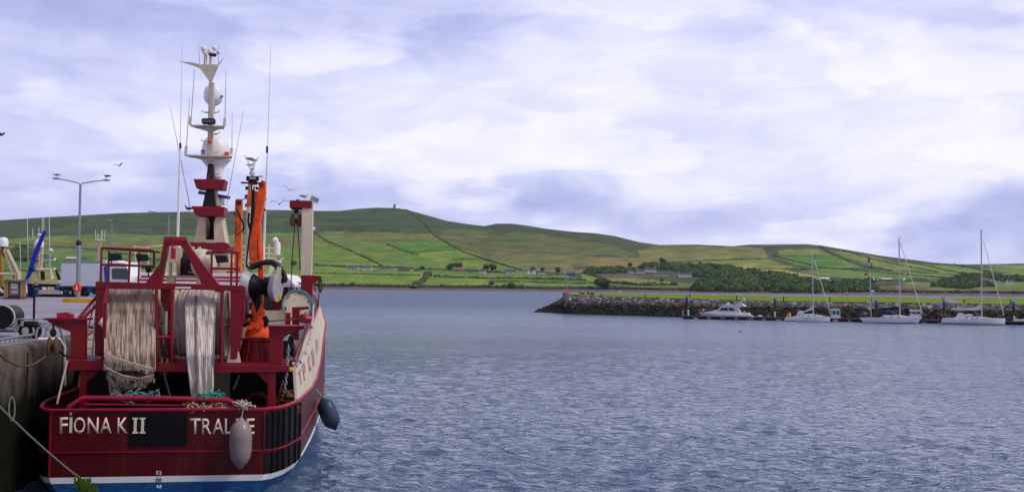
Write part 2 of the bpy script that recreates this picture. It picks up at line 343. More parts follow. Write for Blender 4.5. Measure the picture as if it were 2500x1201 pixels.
def inpoly(P, X, Y):
    r = np.zeros(X.shape, bool); n = len(P)
    for i in range(n):
        x0, y0 = P[i]; x1, y1 = P[(i + 1) % n]
        if y0 == y1: continue
        c = ((y0 > Y) != (y1 > Y)) & (X < (x1 - x0) * (Y - y0) / (y1 - y0) + x0)
        r ^= c
    return r
G1 = (.118, .205, .03); G2 = (.145, .235, .03); G3 = (.19, .235, .035); OL = (.105, .125, .035); OL2 = (.145, .155, .04)
DK = (.055, .085, .034); BR = (.135, .07, .055); YE = (.36, .28, .055); BG = (.07, .15, .022)
FIELDS = [
 (DK, [(-600, 500), (3000, 500), (3000, 700), (-600, 700)]),
 ((.05, .095, .035), [(-600, 562), (0, 560), (200, 556), (420, 565), (560, 555), (800, 562), (1060, 572), (1100, 600), (-600, 600)]),
 (G1, [(-600, 590), (0, 583), (250, 572), (500, 575), (800, 566), (1060, 570), (1105, 603), (1190, 636), (1290, 664), (1290, 700), (-600, 720)]),
 (OL2, [(-600, 600), (0, 596), (260, 588), (500, 592), (780, 570), (1055, 574), (1095, 596), (800, 602), (500, 606), (100, 610)]),
 (BG, [(0, 640), (240, 628), (500, 634), (500, 655), (240, 652), (0, 660)]),
 (G2, [(770, 590), (850, 611), (930, 648), (770, 645)]),
 (G1, [(770, 568), (940, 598), (1010, 620), (1140, 650), (930, 648), (850, 610)]),
 ((.075, .19, .02), [(962, 592), (1060, 586), (1092, 597), (1135, 611), (1020, 614), (985, 612), (945, 598)]),
 (G2, [(1000, 616), (1140, 612), (1185, 634), (1100, 634), (1140, 648), (1060, 636)]),
 (G2, [(1140, 634), (1200, 638), (1280, 660), (1120, 652), (1100, 640)]),
 (OL2, [(1130, 612), (1240, 616), (1420, 622), (1560, 640), (1560, 660), (1400, 668), (1270, 658), (1185, 632)]),
 (OL, [(1100, 560), (1300, 570), (1500, 600), (1560, 625), (1400, 620), (1240, 614), (1130, 610), (1070, 575)]),
 ((.075, .125, .03), [(1190, 580), (1290, 575), (1310, 592), (1220, 598)]),
 ((.20, .165, .05), [(1420, 625), (1560, 630), (1640, 640), (1560, 652), (1430, 648)]),
 ((.17, .19, .05), [(1560, 612), (1760, 602), (1860, 604), (1880, 630), (1640, 640), (1560, 628)]),
 (OL2, [(1600, 599), (1800, 603), (1840, 612), (1600, 616), (1555, 614)]),
 (G3, [(1660, 640), (1880, 632), (1905, 645), (1960, 655), (1880, 656), (1780, 650)]),
 (G2, [(1885, 625), (2030, 624), (2110, 652), (2000, 655), (1940, 645)]),
 ((.08, .19, .025), [(1895, 628), (2045, 626), (2105, 648), (2010, 652), (1950, 640)]),
 ((.17, .21, .04), [(1900, 612), (1990, 606), (2035, 624), (1900, 625)]),
 ((.16, .20, .04), [(2020, 610), (2080, 618), (2160, 632), (2200, 645), (2140, 650), (2070, 630)]),
 ((.17, .22, .04), [(2085, 627), (2180, 645), (2260, 660), (2180, 660), (2100, 640)]),
 (YE, [(1800, 648), (1840, 650), (1850, 656), (1820, 658)]),
 (YE, [(1830, 660), (1900, 656), (2000, 675), (2040, 680), (1990, 682), (1900, 674)]),
 (G1, [(2000, 656), (2130, 660), (2330, 672), (2330, 680), (2080, 682), (2040, 676), (1950, 664)]),
 (G2, [(2180, 640), (2360, 652), (2420, 668), (2300, 668), (2240, 660)]),
 (G1, [(2380, 655), (2480, 650), (3000, 648), (3000, 700), (2460, 690), (2460, 665)]),
 (G3, [(2390, 648), (2600, 645), (2800, 655), (2500, 656)]),
 ((.16, .21, .035), [(2440, 668), (2700, 664), (2700, 674), (2470, 676)]),
 (OL2, [(2130, 702), (2250, 690), (2500, 700), (3000, 705), (3000, 722), (2260, 716)]),
 (G1, [(2230, 685), (2400, 690), (2600, 694), (2600, 704), (2300, 700), (2200, 692)]),
 # low strip by the shore
 (G2, [(-600, 655), (0, 660), (500, 657), (800, 651), (1000, 657), (1060, 672), (1030, 700), (-600, 690)]),
 (G2, [(780, 669), (1010, 672), (1000, 694), (780, 692)]),
 (G1, [(1060, 662), (1230, 668), (1240, 674), (1190, 680), (1055, 674)]),
 ((.16, .24, .03), [(1045, 678), (1190, 682), (1195, 690), (1180, 702), (1040, 697)]),
 (G1, [(1250, 671), (1380, 672), (1420, 680), (1250, 680)]),
 (G2, [(1210, 687), (1400, 684), (1460, 692), (1450, 706), (1200, 702)]),
 ((.075, .15, .02), [(1380, 682), (1430, 688), (1380, 692), (1200, 686), (1250, 682)]),
 ((.17, .235, .035), [(1420, 668), (1470, 675), (1600, 684), (1690, 692), (1600, 697), (1480, 694), (1420, 682)]),
 ((.15, .085, .07), [(1455, 668), (1580, 670), (1600, 678), (1560, 681), (1480, 678)]),
 (OL2, [(1480, 700), (1620, 695), (1690, 690), (1720, 700), (1680, 712), (1500, 708)]),
 ((.15, .08, .07), [(1480, 698), (1540, 698), (1540, 704), (1480, 705)]),
 (BR, [(2140, 702), (2200, 699), (2290, 712), (2260, 716), (2150, 714)]),
 (BR, [(1400, 648), (1450, 650), (1460, 658), (1400, 660)]),
 ((.14, .10, .05), [(1850, 674), (1900, 675), (1960, 686), (1860, 684)]),
]
BEACH = (.145, .088, .10)
def make_hills():
    pxs = np.arange(-560, 3060, 3.4); ts = np.concatenate([[-.06, -.03, -.012], np.linspace(0, 1, 300), [1.01]])
    n, m = len(ts), len(pxs); co = np.zeros((n, m, 3)); PX = np.zeros((n, m)); PY = np.zeros((n, m))
    for j, px in enumerate(pxs):
        a, b = ysh(px), float(yri(px))
        for i, t in enumerate(ts):
            py = a + (b - a) * min(t, 1.0)
            if t > 1: p = co[i - 1, j] + np.array((0, 420, -70.0))
            elif t < 0: p = at_depth(px, a, SHORE + t * 900); p.z = t * 18
            else: p = at_depth(px, py, rt_(t) + relief(px, py, t))
            co[i, j] = p; PX[i, j] = px; PY[i, j] = py
    rng = np.random.default_rng(5)
    nzv = np.array([[noise.fractal(Vector((x * .02, y * .12, 0)), 1, 2.1, 4) for x, y in zip(rx, ry)] for rx, ry in zip(PX, PY)])
    nz2 = np.array([[noise.noise(Vector((x * .09, y * .5, 4))) for x, y in zip(rx, ry)] for rx, ry in zip(PX, PY)])
    X = PX + nz2 * 5 + nzv * 4; Y = PY + nz2 * 1.3 + nzv * .8
    C = np.zeros((n, m, 4)); C[..., 3] = 1
    for c, P in FIELDS:
        k = inpoly(P, X, Y)
        C[k, :3] = c
    moor = (Y < 600) & (C[..., 0] < .11)
    C[..., :3] = C[..., :3] * .90 + C[..., :3].mean(-1, keepdims=True) * .04
    C[..., :3] *= (1 + .30 * nzv + .16 * nz2)[..., None]
    C[..., 0] *= 1 + .35 * np.clip(nzv, 0, 1)      # rougher, browner grass in patches
    hb = (Y - hz(X)) > -1 + 1.2 * nz2
    C[hb, :3] = (.02, .035, .018)
    bb = (Y - hz(X)) > 6.5 + 1.4 * nz2
    C[bb, :3] = np.array(BEACH) * (1 + .35 * nz2[bb])[:, None]
    me = bpy.data.meshes.new('hills')
    I, J = np.meshgrid(np.arange(n - 1), np.arange(m - 1), indexing='ij')
    q = np.stack([I * m + J, I * m + J + 1, (I + 1) * m + J + 1, (I + 1) * m + J], -1).reshape(-1, 4)
    me.vertices.add(n * m); me.vertices.foreach_set('co', co.astype(np.float32).ravel())
    me.loops.add(q.size); me.loops.foreach_set('vertex_index', q.ravel().astype(np.int32))
    me.polygons.add(len(q)); me.polygons.foreach_set('loop_start', np.arange(0, q.size, 4, dtype=np.int32)); me.polygons.foreach_set('loop_total', np.full(len(q), 4, np.int32))
    me.polygons.foreach_set('use_smooth', np.ones(len(q), bool)); me.update(calc_edges=True); me.validate()
    ca = me.color_attributes.new('land', 'FLOAT_COLOR', 'POINT'); ca.data.foreach_set('color', C.astype(np.float32).ravel())
    g = bpy.data.materials.new('hill_grass'); g.use_nodes = True; t = g.node_tree; nn = t.nodes; l = t.links; b = nn['Principled BSDF']
    b.inputs['Roughness'].default_value = .95; b.inputs['Specular IOR Level'].default_value = .1
    at = nn.new('ShaderNodeAttribute'); at.attribute_name = 'land'
    ge = nn.new('ShaderNodeNewGeometry'); z = nn.new('ShaderNodeTexNoise'); z.inputs['Scale'].default_value = .035; z.inputs['Detail'].default_value = 8; z.inputs['Roughness'].default_value = .7
    l.new(ge.outputs['Position'], z.inputs['Vector'])
    mr = nn.new('ShaderNodeMapRange'); l.new(z.outputs['Fac'], mr.inputs[0]); mr.inputs[1].default_value = .3; mr.inputs[2].default_value = .7; mr.inputs[3].default_value = .70; mr.inputs[4].default_value = 1.35
    mu = nn.new('ShaderNodeVectorMath'); mu.operation = 'SCALE'; l.new(at.outputs['Color'], mu.inputs[0]); l.new(mr.outputs[0], mu.inputs['Scale']); l.new(mu.outputs[0], b.inputs['Base Color'])
    me.materials.append(g)
    o = bpy.data.objects.new('hills', me); COL.objects.link(o); o['kind'] = 'structure'
make_hills()

# ---------- foliage
fol = mat('dark_foliage', (.024, .050, .018), .9, var=.55, scale=.35, col2=(.085, .145, .035), thr=.52, wid=.3, spec=.1)
folh = mat('hedge_foliage', (.042, .068, .028), .9, col2=(.07, .10, .036), scale=.12, spec=.1)
bark = mat('bark', (.06, .045, .035), .9)
leafnode = None
def clump(m, c, r, seed, sq=.8):
    """a crown clump of many small tilted leaf faces over an uneven core"""
    rnd = random.Random(seed)
    m.ball(c, r * .72, (1, 1, sq), 8, 6, jit=.9, seed=seed)
    for i in range(70):
        v = Vector((rnd.gauss(0, 1), rnd.gauss(0, 1), rnd.gauss(0, 1))).normalized()
        p = Vector(c) + Vector((v.x, v.y, v.z * sq)) * r * rnd.uniform(.7, 1.12)
        a = Vector((rnd.gauss(0, 1), rnd.gauss(0, 1), rnd.gauss(0, 1))).normalized() * r * .24
        b = v.cross(a).normalized() * r * .2
        m.add([p - a, p + b, p + a, p - b], [(0, 1, 2, 3)])
PROTOS = []
def tree_at(px, py, h, w, label, seed=0, group='trees by the farmhouses'):
    p = T(px, py); rnd = random.Random(seed + int(px))
    e = empty('tree', Matrix.Translation(p), label, 'tree', group)
    tr = M(); tr.tube([(0, 0, -1), (0.1, 0, h * .3), (0, .1, h * .6)], [h * .05, h * .035, h * .02], 6)
    for k in range(3):
        a = rnd.uniform(0, 6.28); tr.tube([(0, 0, h * .3), (math.cos(a) * w * .3, math.sin(a) * w * .3, h * .6)], [h * .02, h * .01], 5)
    tr.build('trunk', bark, e)
    cr_ = M()
    for k in range(7):
        a = rnd.uniform(0, 6.28); q = rnd.uniform(0, .33) * w
        clump(cr_, (math.cos(a) * q, math.sin(a) * q, h * rnd.uniform(.42, .78)), w * rnd.uniform(.2, .32), rnd.randint(0, 9999))
    cr_.build('crown', fol, e)
    return e
def hedge(pts, h, w, label, wob=.35):
    m = M(); rnd = random.Random(int(pts[0][0] * 7 + pts[0][1])); h *= .72; w *= .8
    P = []
    for (x0, y0), (x1, y1) in zip(pts[:-1], pts[1:]):
        k = max(2, int(abs(x1 - x0) / 4 + abs(y1 - y0) / 2))
        for i in range(k):
            s = i / k; P.append((x0 + (x1 - x0) * s, y0 + (y1 - y0) * s + rnd.gauss(0, .25)))
    P.append(pts[-1]); pr = None; rows = []
    for i, (x, y) in enumerate(P):
        c = T(x, y); q = T(*P[min(i + 1, len(P) - 1)]) - T(*P[max(0, i - 1)]); q.z = 0; q.normalize(); s = Vector((q.y, -q.x, 0))
        hh = h * (1 + wob * rnd.gauss(0, 1)); hh = max(.35 * h, hh); ww = w * rnd.uniform(.7, 1.3)
        rows.append([c - s * ww / 2 - Vector((0, 0, 1.2)), c - s * ww * .45 + Vector((0, 0, hh * .7)), c + Vector((0, 0, hh)), c + s * ww * .45 + Vector((0, 0, hh * .7)), c + s * ww / 2 - Vector((0, 0, 1.2))])
        if h > 2.5 and rnd.random() < .5: m.ball(c + Vector((0, 0, hh * .5)), hh * .7, (1.3, 1, .9), 7, 5, jit=.8, seed=i)
    m.grid(rows, False)
    m.build('hedgerow', folh, None, label, 'hedge', 'hedgerows between the hillside fields')
HEDGES = [
 ([(765, 566), (800, 590), (850, 610), (890, 628), (935, 650)], 3.0, 4, 'long hedgerow slanting down the hill to the slate roofed houses'),
 ([(992, 513), (1035, 545), (1060, 575), (1100, 600), (1135, 617), (1185, 634), (1240, 650), (1275, 661)], 3.4, 5, 'longest dark hedgerow, falling from the hilltop tower to the cottages'),
 ([(770, 648), (850, 652), (940, 652), (1040, 658), (1110, 659), (1250, 668)], 3.2, 5, 'level hedgerow running behind the row of houses by the bay'),
 ([(760, 668), (870, 669), (940, 671), (1025, 672)], 1.8, 3, 'thin level hedgerow in the field below the slate roofed houses'),
 ([(1058, 675), (1190, 680), (1300, 680), (1430, 684)], 3.0, 4, 'straight hedgerow below the white cottages'),
 ([(1195, 688), (1300, 689), (1400, 692), (1480, 692)], 1.8, 3, 'low hedgerow between two fields just above the shore'),
 ([(945, 597), (975, 608), (1000, 617), (1020, 623)], 2.6, 4, 'short broken hedgerow in the middle of the green slope'),
 ([(1000, 615), (1060, 613), (1115, 611)], 1.6, 3, 'faint hedgerow closing the top of the brightest green field'),
 ([(1010, 704), (1030, 690), (1050, 668)], 5.5, 9, 'thick bushy hedge running from the lane down to the beach'),
 ([(1105, 633), (1150, 633), (1190, 635)], 1.6, 3, 'short hedgerow meeting the long slanting one'),
 ([(1430, 668), (1470, 680), (1490, 691), (1560, 697), (1650, 697)], 4.5, 6, 'bushy hedgerow below the brown ploughed field'),
 ([(1885, 625), (1960, 643), (2000, 654), (2090, 660), (2180, 668), (2330, 680)], 3.0, 5, 'dark hedgerow crossing the slope behind the first yacht mast'),
 ([(1885, 626), (1960, 626), (2035, 625)], 2.0, 3, 'level hedgerow under the topmost right hand field'),
 ([(2000, 601), (2035, 622), (2075, 640), (2110, 652), (2180, 662)], 3.2, 5, 'hedgerow slanting down through the fields right of the first yacht mast'),
 ([(2060, 612), (2120, 630), (2200, 648), (2290, 665)], 3.2, 5, 'hedgerow below the moor behind the tallest pair of masts'),
 ([(1875, 656), (1940, 655), (2000, 660)], 2.2, 4, 'hedgerow along the top of the yellow field'),
 ([(1640, 641), (1760, 634), (1880, 632)], 2.0, 3, 'thin hedgerow across the pale slope above the wood'),
 ([(2220, 640), (2290, 655), (2350, 668), (2440, 670)], 3.0, 4, 'hedgerow winding down left of the rightmost mast'),
 ([(2330, 646), (2380, 655), (2440, 672), (2520, 676)], 3.0, 4, 'hedgerow crossing behind the rightmost mast'),
 ([(2380, 672), (2450, 680), (2600, 686)], 2.8, 4, 'hedgerow above the white house at the right edge'),
 ([(2010, 681), (2100, 684), (2260, 688), (2420, 696)], 3.0, 5, 'roadside hedgerow below the long white sheds'),
 ([(0, 596), (150, 603), (260, 612), (420, 640)], 2.2, 4, 'hedgerow on the slope behind the street lamp'),
 ([(0, 663), (160, 660), (330, 655), (520, 652)], 3.0, 5, 'hedgerow on the slope behind the fishing quay'),
]
for a in HEDGES: hedge(*a)
# shore hedge: thick band just above the beach
hedge([(-500, ysh(-500) - 9)] + [(x, ysh(x) - 8.2 + 1.2 * math.sin(x * .02)) for x in range(-400, 3001, 60)], 3.6, 8, 'thick dark hedge running the whole length of the far beach', .25)

# woodland masses (stuff)
def wood(name_label, polys, count, rmin, rmax, seed):
    rnd = random.Random(seed); m = M()
    for P in polys:
        xs = [p[0] for p in P]; ys = [p[1] for p in P]; k = 0
        area = abs(sum(P[i][0] * P[(i + 1) % len(P)][1] - P[(i + 1) % len(P)][0] * P[i][1] for i in range(len(P)))) / 2
        want = int(count * area / 1000); tries = 0
        while k < want and tries < want * 20:
            tries += 1
            x = rnd.uniform(min(xs), max(xs)); y = rnd.uniform(min(ys), max(ys))
            if not inpoly(P, np.array([x]), np.array([y]))[0]: continue
            r = rnd.uniform(rmin, rmax)
            c = T(x, y); c.z += r * .35
            b = len(m.v); m.ball(c, r, (1.15, 1, .95), 9, 6, jit=1.1, seed=rnd.random() * 50)
            for q in range(16):
                v = Vector((rnd.gauss(0, 1), -abs(rnd.gauss(0, 1)), abs(rnd.gauss(0, .8)))).normalized(); p = c + v * r * rnd.uniform(.8, 1.1)
                a = Vector((rnd.gauss(0, 1), rnd.gauss(0, 1), rnd.gauss(0, 1))).normalized() * r * .25; w = v.cross(a).normalized() * r * .22
                m.add([p - a, p + w, p + a, p - w], [(0, 1, 2, 3)])
            k += 1
    m.build('woodland', fol, None, name_label, 'woodland', None, 'stuff')
wood('dark wood spread over the low ground between the white cottages and the yellow field',
     [[(1560, 655), (1600, 646), (1640, 648), (1700, 650), (1760, 652), (1830, 664), (1900, 672), (1960, 684), (1900, 690), (1780, 680), (1700, 676), (1650, 662), (1580, 662)],
      [(1690, 705), (1720, 690), (1760, 684), (1900, 688), (2010, 694), (2120, 700), (2140, 712), (2000, 716), (1700, 712)],
      [(1430, 664), (1520, 660), (1560, 662), (1540, 666), (1430, 670)]], 40, 4, 7.5, 1)
wood('bare brownish wood behind the rightmost yachts',
     [[(2275, 700), (2305, 686), (2390, 684), (2420, 700), (2350, 706)], [(2320, 680), (2370, 672), (2440, 676), (2500, 680), (2600, 684), (2600, 692), (2440, 686)]], 40, 4, 7, 2)
wood('dark scrub on the slope behind the fishing quay', [[(20, 622), (60, 612), (100, 618), (110, 640), (30, 640)]], 24, 6, 10, 3)
TREES = [(1100, 661, 13, 15, 'round dark tree left of the red roofed barn'), (1118, 657, 12, 14, 'dark tree rising behind the red roofed barn'),
 (1185, 664, 13, 16, 'dark tree right behind the first white cottage'), (1203, 665, 14, 17, 'widest dark tree, right of the first white cottage'),
 (1300, 664, 9, 10, 'small tree behind the tall white farmhouse'), (1323, 664, 10, 10, 'small tree behind the low white cottage'),
 (1362, 669, 12, 12, 'lone round tree left of the blue barn'), (1030, 662, 9, 10, 'dark tree right of the grey barn'),
 (1250, 704, 7, 12, 'lone rounded bush on the beach hedge'), (1538, 655, 13, 12, 'tall dark tree left of the highest white house'),
 (1470, 706, 11, 20, 'broad dark tree by the pink field near the shore'), (1618, 650, 20, 16, 'flat topped tree standing highest above the wood'),
 (1615, 690, 7, 8, 'small tree left of the gabled white house'), (745, 652, 9, 16, 'dark tree seen beside the cream gallows post'), (715, 650, 9, 14, 'dark tree seen through the hanging ropes of the gallows'),
 (1505, 668, 7, 8, 'bush left of the white bungalow'), (2130, 692, 9, 18, 'dark tree behind the flag of the ketch'), (1200, 697, 5, 9, 'small bush in the field corner by the shore')]
for i, a in enumerate(TREES): tree_at(*a, seed=i * 13)

# ---------- houses on the far shore
slate = mat('slate_roof', (.075, .075, .095), .7, var=.25, scale=.3)
redroof = mat('red_sheet_roof', (.42, .10, .08), .6, var=.25, scale=.3)
render_w = mat('white_render', (.72, .70, .70), .8, var=.08, scale=.2)
render_c = mat('cream_render', (.55, .46, .38), .8, var=.1, scale=.2)
stonem = mat('stone_wall', (.20, .18, .18), .9, var=.3, scale=.4)
bluesh = mat('blue_sheet', (.05, .10, .17), .6, var=.2, scale=.3)
def house(px, py, wpx, hpx, wm, rm, label, nm='house', cat='house', chim=2, wins=3, rot=0, gable=False, roofk=.9, grp_='houses along the far shore'):
    p = T(px, py); k = p.y / F; w = wpx * k; h = hpx * k * .52; rh = hpx * k * .48 * roofk; d = min(w * .55, 9)
    e = empty(nm, Matrix.Translation(p) @ Matrix.Rotation(R(rot), 4, 'Z'), label, cat, grp_)
    a = M(); a.prism([(-w / 2, -1.5), (w / 2, -1.5), (w / 2, h), (-w / 2, h)], -d / 2, d / 2)
    a.add([(-w / 2, -d / 2, h + .003), (-w / 2, d / 2, h + .003), (-w / 2, 0, h + rh)], [(0, 1, 2)]).add([(w / 2, -d / 2, h + .003), (w / 2, d / 2, h + .003), (w / 2, 0, h + rh)], [(0, 1, 2)])
    a.build('wall', wm, e)
    r = M(); o = .35
    for s in (-1, 1):
        A = [(-w / 2 - o, s * (d / 2 + o), h - .25), (w / 2 + o, s * (d / 2 + o), h - .25), (w / 2 + o, 0, h + rh + .12), (-w / 2 - o, 0, h + rh + .12)]
        r.add(A + [(x, y, z + .22) for x, y, z in A], [(0, 1, 2, 3), (7, 6, 5, 4), (0, 4, 5, 1), (1, 5, 6, 2), (2, 6, 7, 3), (3, 7, 4, 0)])
    rf = r.build('roof', rm, e)
    for s in ((-1, 1) if chim == 2 else (-1,) if chim else ()):
        c = M(); cw = max(.9, w * .05); x = s * (w / 2 - cw); c.box(x - cw / 2, x + cw / 2, -.5, .5, h, h + rh + 1.5); c.build('chimney', wm, rf)
    for i in range(wins):
        x = -w / 2 + w * (i + .5) / wins
        b = M(); ww = min(1.5, w / wins * .35)
        if i == wins // 2: b.box(x - .6, x + .6, -d / 2 - .08, -d / 2 + .1, 0, 2.1).build('door', dark, e)
        else: b.box(x - ww / 2, x + ww / 2, -d / 2 - .08, -d / 2 + .1, h * .35, h * .35 + 1.3).build('window', glass, e)
    if gable:
        g = M()
        for s in (-.3, .3):
            x = s * w; gw = w * .16
            g.add([(x - gw, -d / 2 - 1.2, 0), (x + gw, -d / 2 - 1.2, 0), (x + gw, -d / 2 - 1.2, h), (x, -d / 2 - 1.2, h + rh * .85), (x - gw, -d / 2 - 1.2, h),
                   (x - gw, 0, 0), (x + gw, 0, 0), (x + gw, 0, h), (x, 0, h + rh * .85), (x - gw, 0, h)],
                  [(0, 1, 2, 3, 4), (1, 6, 7, 2), (2, 7, 8, 3), (3, 8, 9, 4), (4, 9, 5, 0)])
        g.build('gable', wm, e)
    return e
HOUSES = [
 (862, 659, 26, 11, render_c, slate, 'long slate roofed cream house nearest the gallows post', 'house', 'house', 2, 5),
 (897, 659, 22, 10, render_w, slate, 'white bungalow second in the row, right of the slate roofed house', 'house', 'house', 2, 5),
 (944, 660, 34, 9, render_c, slate, 'long low house with a blue grey roof at the foot of the slanting hedge', 'house', 'house', 1, 5),
 (986, 661, 28, 7, stonem, slate, 'low grey barn in the row of houses by the bay', 'barn', 'barn', 0, 0),
 (1018, 662, 16, 6, stonem, slate, 'small dark shed at the right end of the grey barn', 'shed', 'shed', 0, 0),
 (1119, 662, 22, 9, stonem, redroof, 'barn with a faded red sheet roof below dark trees', 'barn', 'barn', 0, 0),
 (1148, 665, 18, 9, stonem, slate, 'grey stone barn right of the red roofed barn', 'barn', 'barn', 0, 2),
 (1178, 667, 19, 10, render_w, slate, 'white cottage in front of the widest dark tree', 'cottage', 'house', 2, 5),
 (1247, 668, 26, 11, render_c, slate, 'cream two chimney house standing alone in the fields', 'house', 'house', 2, 5),
 (1297, 670, 23, 12, render_w, slate, 'tall white farmhouse with two front gables', 'farmhouse', 'house', 2, 3),
 (1322, 670, 19, 9, render_w, slate, 'low white cottage right of the gabled farmhouse', 'cottage', 'house', 2, 5),
 (1200, 680, 20, 5, stonem, redroof, 'tiny red roofed shed in the hedge below the cottages', 'shed', 'shed', 0, 0),
 (1393, 672, 22, 9, bluesh, bluesh, 'blue sheet barn behind the breakwater lamp', 'barn', 'barn', 0, 0),
 (1540, 667, 14, 8, render_w, slate, 'small white bungalow leftmost beside the wood', 'bungalow', 'house', 1, 3),
 (1563, 667, 20, 8, render_w, slate, 'white bungalow second from the left beside the wood', 'bungalow', 'house', 1, 3),
 (1589, 664, 26, 10, render_w, slate, 'highest white house beside the wood, with roof lights', 'house', 'house', 2, 5),
 (1614, 674, 36, 9, render_c, slate, 'long bungalow with a wide blue grey roof at the edge of the wood', 'bungalow', 'house', 1, 5),
 (1673, 676, 30, 11, render_w, slate, 'white house with two end gables in front of the wood', 'house', 'house', 2, 5),
 (1794, 675, 24, 8, stonem, slate, 'grey slate roofed house half hidden in the wood', 'house', 'house', 2, 3),
 (1966, 683, 20, 9, render_c, slate, 'pale house at the foot of the yellow field', 'house', 'house', 1, 3),
 (2014, 682, 20, 5, render_w, whitemetal, 'long white sheet shed right of the yellow field', 'shed', 'shed', 0, 0),
 (2042, 683, 18, 6, stonem, slate, 'dark grey shed next to the long white shed', 'shed', 'shed', 0, 0),
 (2163, 683, 26, 4, stonem, whitemetal, 'thin pale roofed shed between the two masts of the ketch', 'shed', 'shed', 0, 0),
 (2245, 684, 36, 6, stonem, slate, 'long low farm shed right of the ketch main mast', 'shed', 'shed', 0, 0),
 (2392, 688, 30, 9, render_c, redroof, 'pink roofed house behind the rightmost mast', 'house', 'house', 1, 3),
 (2418, 688, 16, 8, render_w, slate, 'white house with a grey roof right of the pink roofed one', 'house', 'house', 1, 3),
 (2436, 690, 12, 5, render_w, slate, 'tiny white outhouse near the rightmost forestay', 'shed', 'shed', 0, 0),
 (2466, 693, 18, 9, render_w, slate, 'white house nearest the right edge', 'house', 'house', 2, 3),
 (75, 617, 36, 8, render_w, slate, 'white terrace high on the slope behind the blue boom', 'house', 'house', 2, 7),
 (55, 632, 34, 10, bluesh, slate, 'large blue grey shed on the slope left of the blue boom', 'shed', 'shed', 0, 0),
 (122, 636, 24, 9, render_w, slate, 'white gabled house between the wheelhouse mast and the truck', 'house', 'house', 1, 3),
 (180, 634, 34, 6, stonem, whitemetal, 'long pale roofed farm shed above the white truck box', 'shed', 'shed', 0, 0),
 (207, 633, 14, 6, stonem, bluesh, 'short blue roofed shed right of the street lamp', 'shed', 'shed', 0, 0),
 (683, 648, 10, 6, render_w, slate, 'tiny white house seen past the hanging ropes', 'house', 'house', 1, 0),
]
for h_ in HOUSES:
    house(*h_, gable='two front gables' in h_[6])
# hilltop tower
p = T(963, 510); k = p.y / F
e = empty('stone_tower', Matrix.Translation(p), 'dark stone signal tower alone on the hilltop', 'tower')
M().prism([(-3.0 * k, -4), (3.0 * k, -4), (2.4 * k, 10 * k), (-2.4 * k, 10 * k)], -2.5 * k, 2.5 * k).build('tower_wall', stonem, e)
a = M()
for i in (-1, 0, 1): a.box(i * 1.8 * k - .5 * k, i * 1.8 * k + .5 * k, -2 * k, 2 * k, 10 * k, 11.5 * k)
a.build('battlement', stonem, e)
p = T(975, 512)
M().prism([(-3, -2), (3, -2), (2.5, 3), (0, 4.2), (-2.5, 3)], -2, 2).build('ruined_wall', stonem, None, 'low stone ruin just right of the hilltop tower', 'ruin', m=Matrix.Translation(p))

